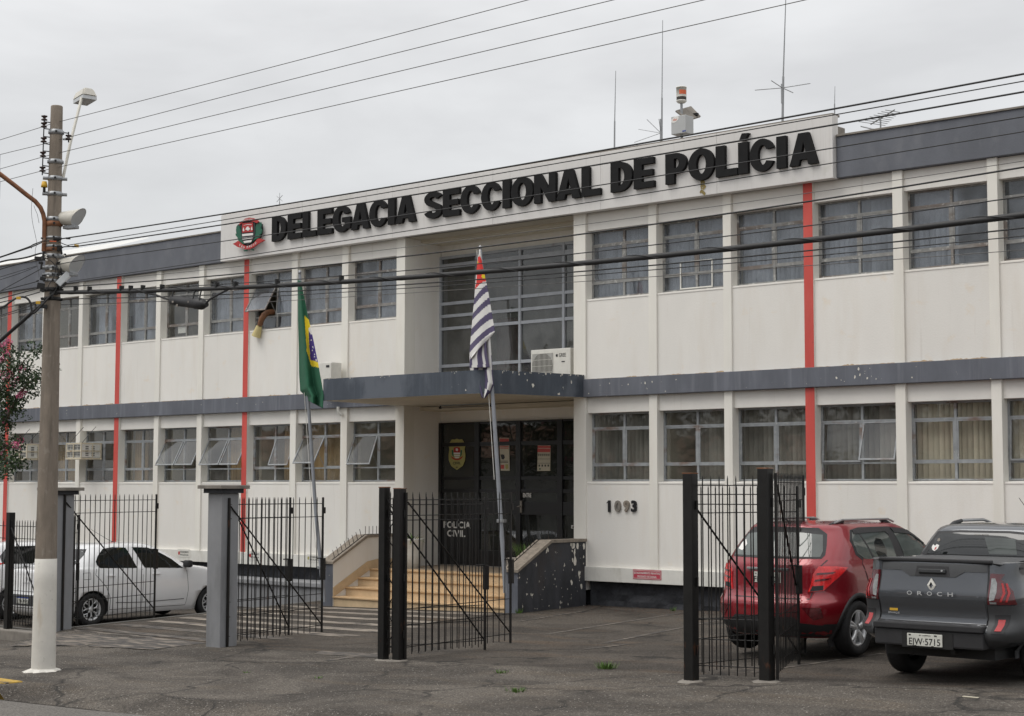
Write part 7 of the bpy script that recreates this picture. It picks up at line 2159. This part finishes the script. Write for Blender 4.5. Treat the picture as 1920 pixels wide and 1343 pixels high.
ST.body('body', [M['cargrey'], M['plblack']], tr, WT, .345)
for x, y in WT: wheel_geo(tr, x, y, .345, .21, .215, 5, 1 if x > 0 else -1, 1)
# tailgate: a plate of its own with recessed handle
tg = ST.patch('tailgate', [(-.60, .655), (.60, .655), (.61, .90), (.605, 1.10), (.60, 1.262), (-.60, 1.262), (-.605, 1.10), (-.61, .90)], 'rear', .006, [M['cargrey']], tr, thick=.008)
strip_patch(ST, 'tailgate_gap', [(-.607, 1.27), (-.615, 1.10), (-.617, .90), (-.608, .65), (.608, .65), (.617, .90), (.615, 1.10), (.607, 1.27)], .014, .003, M['plblack'], tr, mode='rear')
ST.patch('tailgate_upper_band', [(-.597, 1.185), (-.36, 1.185), (-.26, 1.125), (.26, 1.125), (.36, 1.185), (.597, 1.185), (.597, 1.262), (-.597, 1.262)], 'rear', .014, [M['bumper']], tr, thick=.010)
ST.patch('handle_recess', [(-.20, 1.13), (.20, 1.13), (.18, 1.235), (-.18, 1.235)], 'rear', .016, [M['plblack']], tr, thick=.002)
q = MB(); yy = ST.yrear(0, 1.18) - .02; q.rbox(-.155, .155, yy - .020, yy + .004, 1.165, 1.205, .008); q.build('tailgate_handle', M['bumper'], tr, local=True)
q = MB(); q.cyl((.12, yy - .02, 1.19), (.12, yy - .026, 1.19), .010, n=12); q.build('lock', M['chrome'], tr, local=True)
q = MB(); q.box(-.15, .15, yy - .001, yy + .003, 1.148, 1.165); q.build('painted_handle_shadow', M['dark'], tr, local=True)  # dark strip painted in as the shade below the handle
# lower tailgate step in the surface
ST.patch('tailgate_lower_panel', [(-.595, .66), (.595, .66), (.595, .905), (-.595, .905)], 'rear', .013, [M['cargrey']], tr, thick=.008)
# diamond badge and name
q = MB(); yy = ST.yrear(0, 1.04) - .018
def dia(q, w, h, yy_, cz): return [(0, cz + h), (w, cz), (0, cz - h), (-w, cz)]
o1, i1 = dia(q, .050, .075, yy, 1.035), dia(q, .022, .036, yy, 1.035)
for k in range(4):
    a, b, c, d = o1[k], o1[(k + 1) % 4], i1[(k + 1) % 4], i1[k]
    q.add([(a[0], yy, a[1]), (b[0], yy, b[1]), (c[0], yy - .006, c[1]), (d[0], yy - .006, d[1])], [(0, 1, 2, 3)])
    q.add([(a[0], yy, a[1]), (b[0], yy, b[1]), (b[0], yy + .012, b[1]), (a[0], yy + .012, a[1])], [(0, 1, 2, 3)])
q.build('badge', M['plastw'], tr, local=True)
q = MB()
for ch, x in zip('OROCH', (-.23, -.115, 0, .115, .235)):
    local_text(q, ch, ST, x - .0, .93, .060, .032, .012, width=.058)
q.build('lettering', M['plastgrey'], tr, local=True)
q = MB(); local_text(q, 'DYNAMIQUE', ST, -.445, .72, .028, .024, .01, width=.13); q.build('lettering', M['chrome'], tr, local=True)
q = MB(); yy = ST.yrear(-.45, .76) - .022; q.box(-.49, -.395, yy - .001, yy, .752, .778); q.build('yellow_sticker', M['tag'], tr, local=True)
for sg in (1, -1):
    ST.patch('tail_light', [('x', .622, .862), ('y', .27, .862), ('y', .24, 1.0), ('y', .19, 1.12), ('x', .77, 1.172), ('x', .63, 1.178)], 'wrap', .014, [M['redlensdark']], tr, thick=.02, grid=.05, sgn=sg)
    ST.patch('clear_lens', [('x', .640, .90), ('x', .69, .91), ('x', .705, .99), ('x', .70, 1.08), ('x', .68, 1.13), ('x', .645, 1.13)], 'wrap', .019, [M['clearlens']], tr, thick=.003, grid=.05, sgn=sg)
    for k in range(2):
        ST.patch('light_bar', [('x', .74 + .055 * k, .89), ('x', .76 + .055 * k, .89), ('x', .79 + .05 * k, .98), ('x', .76 + .04 * k, 1.08), ('x', .74 + .04 * k, 1.08), ('x', .765 + .05 * k, .98)], 'wrap', .019, [M['reflector']], tr, thick=.003, grid=.05, sgn=sg)
    ST.patch('clear_lens', [('x', .645, .868), ('x', .71, .868), ('x', .71, .888), ('x', .645, .888)], 'wrap', .019, [M['clearlens']], tr, thick=.003, sgn=sg)
    ST.patch('corner_panel', [('x', .618, .66), ('x', .66, .50), ('y', .40, .46), ('y', .62, .50), ('y', .57, .70), ('y', .50, .856), ('x', .618, .856)], 'wrap', .016, [M['bumper']], tr, thick=.02, grid=.06, sgn=sg)
    ST.patch('reflector_recess', [('x', .68, .57), ('x', .80, .57), ('x', .83, .76), ('x', .68, .76)], 'wrap', .019, [M['plblack']], tr, thick=.004, grid=.06, sgn=sg)
    ST.patch('reflector', [('x', .712, .60), ('x', .772, .60), ('x', .778, .71), ('x', .712, .71)], 'wrap', .024, [M['reflector']], tr, thick=.006, grid=.06, sgn=sg)
    arch_part(ST, 'wheel_arch_trim', 1.03, .325, .395, .47, -5, 185, .014, M['bumper'], tr, sg)
    arch_part(ST, 'wheel_arch_trim', 3.86, .325, .395, .47, -5, 185, .014, M['bumper'], tr, sg)
    ST.patch('cab_window', [(1.52, 1.31), (3.15, 1.31), (2.85, 1.52), (2.6, 1.585), (1.72, 1.59)], 'side', .006, [M['carglass']], tr, sgn=sg, thick=.003)
    for pts in ([(1.50, .5), (1.48, .8), (1.45, 1.26)], [(2.28, .5), (2.28, 1.28)], [(3.2, .5), (3.25, 1.2)]): strip_patch(ST, 'door_gap', pts, .010, .0018, M['plblack'], tr, sg)
    for yy in (.42, .62, .82): ST.patch('rail_slot', P4(yy, yy + .08, 1.215, 1.235), 'side', .004, [M['plblack']], tr, sgn=sg, thick=.002)
    q = MB(); q.tube([(sg * .535, 1.78, 1.655), (sg * .53, 1.95, 1.685), (sg * .53, 2.5, 1.685), (sg * .53, 2.75, 1.64)], [.016, .018, .018, .014], 8); q.build('roof_rail', M['silver'], tr, local=True)
    q = MB(); q.tube([(sg * .55, 1.60, 1.60), (sg * .54, 1.76, 1.650), (sg * .53, 1.92, 1.680)], [.016, .032, .022], 8); q.build('rail_foot', M['plblack'], tr, local=True)
    q = MB(); q.rbox(sg * .95 - .1, sg * .95 + .1, 3.0, 3.12, 1.15, 1.33, .03); q.build('wing_mirror', M['cargrey'], tr, local=True)
# bumper with step and plate recess
q = MB(); yb = ST.yrear(0, .60)
q.rbox(-.62, .62, yb - .055, yb + .12, .575, .640, .012); q.rbox(-.615, .615, yb - .030, yb + .12, .40, .572, .02)
q.build('bumper', M['plblack'], tr, local=True)
q = MB(); q.rbox(-.29, .29, yb - .036, yb - .028, .385, .555, .004); q.build('plate_recess', M['dark'], tr, local=True)
pl_y = yb - .045
q = MB(); q.rbox(-.225, .175, pl_y - .004, pl_y + .008, .405, .535, .006); pl = q.build('licence_plate', M['plate'], tr, local=True)
q = MB(); text(q, 'EJW·5715', (-.025, pl_y - .006, .42), (1, 0, 0), (0, 0, 1), .098, 0, .008, 0, width=.355)
for x0_, x1_ in ((-.205, -.18), (.085, .115)): q.box(x0_, x1_, pl_y - .006, pl_y - .004, .512, .526)
text(q, 'SP · CAMPINAS', (-.02, pl_y - .006, .512), (1, 0, 0), (0, 0, 1), .016, 0, .02, 0, width=.13)
for x_ in (-.13, .065): q.box(x_ - .012, x_ + .012, pl_y - .007, pl_y - .004, .408, .414)
q.build('lettering', M['platetxt'], pl, local=True)
# soft bed cover, rear window, stickers
bm = bmesh.new(); bmesh.ops.create_grid(bm, x_segments=16, y_segments=14, size=.5, matrix=Matrix.Translation((0, .72, 1.305)) @ Matrix.Diagonal((1.50, 1.10, 1, 1)))
for v in bm.verts:
    v.co.z += .012 * math.sin(v.co.x * 6) * math.sin(v.co.y * 5) - .018 * (abs(v.co.x) / .78) ** 6
    if v.co.y < .2: v.co.z -= .012
MB().bm(bm, 0, smooth=True).build('bed_cover', M['bumper'], tr, local=True)
q = MB(); yy = ST.yrear(0, 1.27); q.rbox(-.64, .64, yy - .012, yy + .06, 1.275, 1.312, .012); q.build('cover_rail', M['plblack'], tr, local=True)
ST.patch('rear_window_frame', [(-.745, 1.30), (.745, 1.30), (.59, 1.565), (.3, 1.585), (-.3, 1.585), (-.59, 1.565)], 'rear', .006, [M['plblack']], tr, thick=.006)
ST.patch('rear_window', [(-.68, 1.315), (.68, 1.315), (.55, 1.54), (.3, 1.56), (-.3, 1.56), (-.55, 1.54)], 'rear', .011, [M['carglass']], tr, thick=.003)
ST.patch('window_view', [(.10, 1.33), (.42, 1.33), (.38, 1.50), (.02, 1.515)], 'rear', .0125, [M['carglass2']], tr, thick=.001)
ST.patch('window_sticker', [(-.60, 1.36), (-.57, 1.345), (-.53, 1.37), (-.515, 1.41), (-.55, 1.425), (-.57, 1.405), (-.60, 1.42), (-.615, 1.39)], 'rear', .014, [M['white']], tr, thick=.001)
ST.patch('window_sticker', [(-.575, 1.355), (-.55, 1.37), (-.545, 1.395), (-.565, 1.385)], 'rear', .0155, [M['redprint']], tr, thick=.001)
ST.patch('window_sticker', [(-.555, 1.46), (-.53, 1.45), (-.51, 1.47), (-.53, 1.495), (-.55, 1.485)], 'rear', .014, [M['concrete']], tr, thick=.001)
q = MB(); local_text(q, 'SUZUKA · MOTORS', ST, -.02, 1.532, .020, .0135, .01, width=.17); q.build('window_lettering', M['concrete'], tr, local=True)
q = MB(); q.tube([(.4, 1.9, 1.65), (.42, 1.75, 1.72), (.45, 1.3, 1.95)], [.012, .006, .003], 5); q.build('roof_antenna', M['plblack'], tr, local=True)
q = MB(); q.tube([(.25, .5, .40), (.25, .05, .36)], .03, 8); q.box(-.62, .62, .25, 4.3, .28, .44); q.build('chassis_shade_block', M['dark'], tr, local=True)  # exhaust and dark underbody box, enlarged to deepen the shade beneath the pickup

# ---------------------------- white sedan
wc = empty('parked_car', (-27.12, -6.93, -.30), 'white sedan with dark tinted windows parked behind the left gate', 'car', 'cars parked facing the building')
SW = Shape([(.20, .76, .18, 4.15), (.27, .80, .06, 4.25), (.40, .835, .0, 4.33), (.52, .85, .0, 4.34), (.60, .853, .03, 4.33), (.70, .855, .05, 4.30), (.85, .85, .06, 4.18), (.95, .84, .07, 4.0), (1.02, .825, .08, 3.75), (1.06, .81, .12, 3.45),
            (1.085, .795, .30, 3.34), (1.10, .785, .40, 3.28), (1.2, .745, .55, 3.10), (1.32, .69, .72, 2.88), (1.42, .635, .86, 2.68), (1.47, .60, .93, 2.56), (1.50, .555, 1.0, 2.44), (1.522, .46, 1.12, 2.3), (1.532, .3, 1.28, 2.15)], nr=3.8)
WW = [(.74, .93), (-.74, .93), (.74, 3.73), (-.74, 3.73)]
def sedan_parts(root, S_, wheels, plate_txt):
    S_.body('body', [M['carwhite'], M['plblack']], root, wheels, .315)
    for x, y in wheels: wheel_geo(root, x, y, .315, .205, .19, 7, 1 if x > 0 else -1, 1)
    for sg in (1, -1):
        S_.patch('rear_door', [(1.34, .30), (2.05, .30), (2.06, 1.03), (1.04, 1.06), (1.00, .96), (1.10, .86), (1.24, .72), (1.33, .50)], 'side', .005, [M['carwhite']], root, sgn=sg, thick=.004)
        S_.patch('front_door', [(2.065, .30), (3.10, .30), (3.14, .6), (3.10, .98), (2.075, 1.03)], 'side', .005, [M['carwhite']], root, sgn=sg, thick=.004)
        for pts in ([(1.03, 1.07), (.99, .96), (1.09, .86), (1.23, .72), (1.325, .50), (1.33, .295), (2.057, .295), (2.067, 1.03)], [(2.06, .295), (3.105, .295), (3.148, .6), (3.11, .98)]):
            strip_patch(S_, 'door_gap', pts, .009, .0015, M['plblack'], root, sg)
        S_.patch('rear_side_window', [(1.06, 1.14), (1.12, 1.08), (1.95, 1.055), (1.80, 1.44), (1.5, 1.455), (1.28, 1.43), (1.12, 1.30), (1.05, 1.20)], 'side', .008, [M['carglass']], root, sgn=sg, thick=.004)
        S_.patch('front_side_window', [(2.12, 1.055), (3.02, 1.02), (2.80, 1.20), (2.50, 1.36), (2.30, 1.43), (1.95, 1.445)], 'side', .008, [M['carglass']], root, sgn=sg, thick=.004)
        strip_patch(S_, 'fuel_flap_gap', [(.72, 1.0), (.72, .88), (.88, .88), (.88, 1.0), (.72, 1.0)], .007, .002, M['bumper'], root, sg)
        strip_patch(S_, 'sill_line', [(1.45, .42), (2.05, .40), (3.05, .42)], .012, .0075, M['bumper'], root, sg)
        S_.patch('sill_guard', P4(1.38, 3.05, .30, .335), 'side', .012, [M['carwhite']], root, sgn=sg)
        for yy in (1.32, 2.36):
            q = MB(); xx = S_.xs(yy, .92) + .014; q.rbox(sg * xx - .012, sg * xx + .012, yy - .08, yy + .10, .915, .940, .007); q.build('door_handle', M['carwhite'], root, local=True)
        S_.patch('tail_light', [(sg * .60, .84), (sg * .80, .84), (sg * .80, 1.04), (sg * .66, 1.04)], 'rear', .010, [M['redlens']], root, thick=.012, grid=.05)
        S_.patch('tail_light', [(.20, .84), (.30, .86), (.46, 1.02), (.22, 1.04)], 'side', .010, [M['redlens']], root, sgn=sg, thick=.012, grid=.05)
        q = MB(); q.rbox(sg * .93 - .09, sg * .93 + .09, 3.00, 3.13, 1.03, 1.17, .04); q.cyl((sg * .80, 3.08, 1.05), (sg * .88, 3.07, 1.08), .025, n=8); q.build('wing_mirror', M['plblack'], root, local=True)
    S_.patch('rear_window', [(-.68, 1.13), (.68, 1.13), (.60, 1.33), (.52, 1.43), (-.52, 1.43), (-.60, 1.33)], 'rear', .008, [M['carglass']], root, thick=.006)
    strip_patch(S_, 'boot_gap', [(-.66, 1.08), (-.60, .80), (-.56, .66), (.56, .66), (.60, .80), (.66, 1.08)], .010, .0018, M['bumper'], root, mode='rear')
    plate_part(S_, 0, .50, .40, .13, .008, root, plate_txt, old=False)
    q = MB(); yy = S_.yrear(0, .90) - .008
    o1, i1 = dia(q, .038, .055, yy, .90), dia(q, .015, .024, yy, .90)
    for (a, b, c, d) in [(o1[k], o1[(k + 1) % 4], i1[(k + 1) % 4], i1[k]) for k in range(4)]: q.add([(a[0], yy, a[1]), (b[0], yy, b[1]), (c[0], yy, c[1]), (d[0], yy, d[1])], [(0, 1, 2, 3)])
    q.build('badge', M['chrome'], root, local=True)
    q = MB(); local_text(q, 'LOGAN', S_, 0, .80, .04, .008, .01, width=.22); q.build('lettering', M['silver'], root, local=True)
    q = MB(); q.tube([(0.0, 2.0, 1.52), (.0, 1.9, 1.55), (0, 1.45, 1.78)], [.010, .005, .003], 5); q.build('roof_antenna', M['plblack'], root, local=True)
    S_.patch('bumper_insert', [(-.40, .40), (.40, .40), (.42, .60), (-.42, .60)], 'rear', .004, [M['bumper']], root, thick=.003)
sedan_parts(wc, SW, WW, 'RTA·7F23')
# ---------------------------- white hatchback at the left edge
wh = empty('parked_car', (-29.72, -6.95, -.31), 'white hatchback at the left edge behind the fence, mostly out of the picture', 'car', 'cars parked facing the building')
SH = Shape([(.20, .74, .16, 3.7), (.28, .79, .05, 3.8), (.42, .825, .0, 3.88), (.55, .838, .0, 3.9), (.66, .84, .03, 3.88), (.85, .838, .06, 3.75), (.98, .83, .08, 3.4), (1.05, .81, .12, 3.1), (1.15, .76, .20, 2.9), (1.3, .69, .32, 2.65), (1.42, .63, .42, 2.45), (1.48, .57, .50, 2.3), (1.51, .46, .65, 2.15), (1.52, .3, .85, 2.0)], nr=3.8)
WH = [(.73, .90), (-.73, .90), (.73, 3.30), (-.73, 3.30)]
SH.body('body', [M['carwhite'], M['plblack']], wh, WH, .31)
for x, y in WH: wheel_geo(wh, x, y, .31, .20, .19, 6, 1 if x > 0 else -1, 1)
for sg in (1, -1):
    SH.patch('side_window', [(.70, 1.10), (2.65, 1.06), (2.3, 1.34), (1.9, 1.43), (.9, 1.43), (.68, 1.25)], 'side', .007, [M['carglass']], wh, sgn=sg, thick=.004)
    SH.patch('tail_light', [(sg * .62, .86), (sg * .80, .86), (sg * .80, 1.12), (sg * .68, 1.12)], 'rear', .010, [M['redlens']], wh, thick=.012, grid=.05)
    SH.patch('tail_light', [(.20, .86), (.34, .90), (.38, 1.08), (.24, 1.16)], 'side', .010, [M['redlens']], wh, sgn=sg, thick=.012, grid=.05)
    for pts in ([(1.1, 1.08), (1.1, .35), (2.0, .30), (2.0, 1.07)],): strip_patch(SH, 'door_gap', pts, .009, .0018, M['bumper'], wh, sg)
SH.patch('rear_window', [(-.62, 1.10), (.62, 1.10), (.52, 1.40), (-.52, 1.40)], 'rear', .008, [M['carglass']], wh, thick=.006)
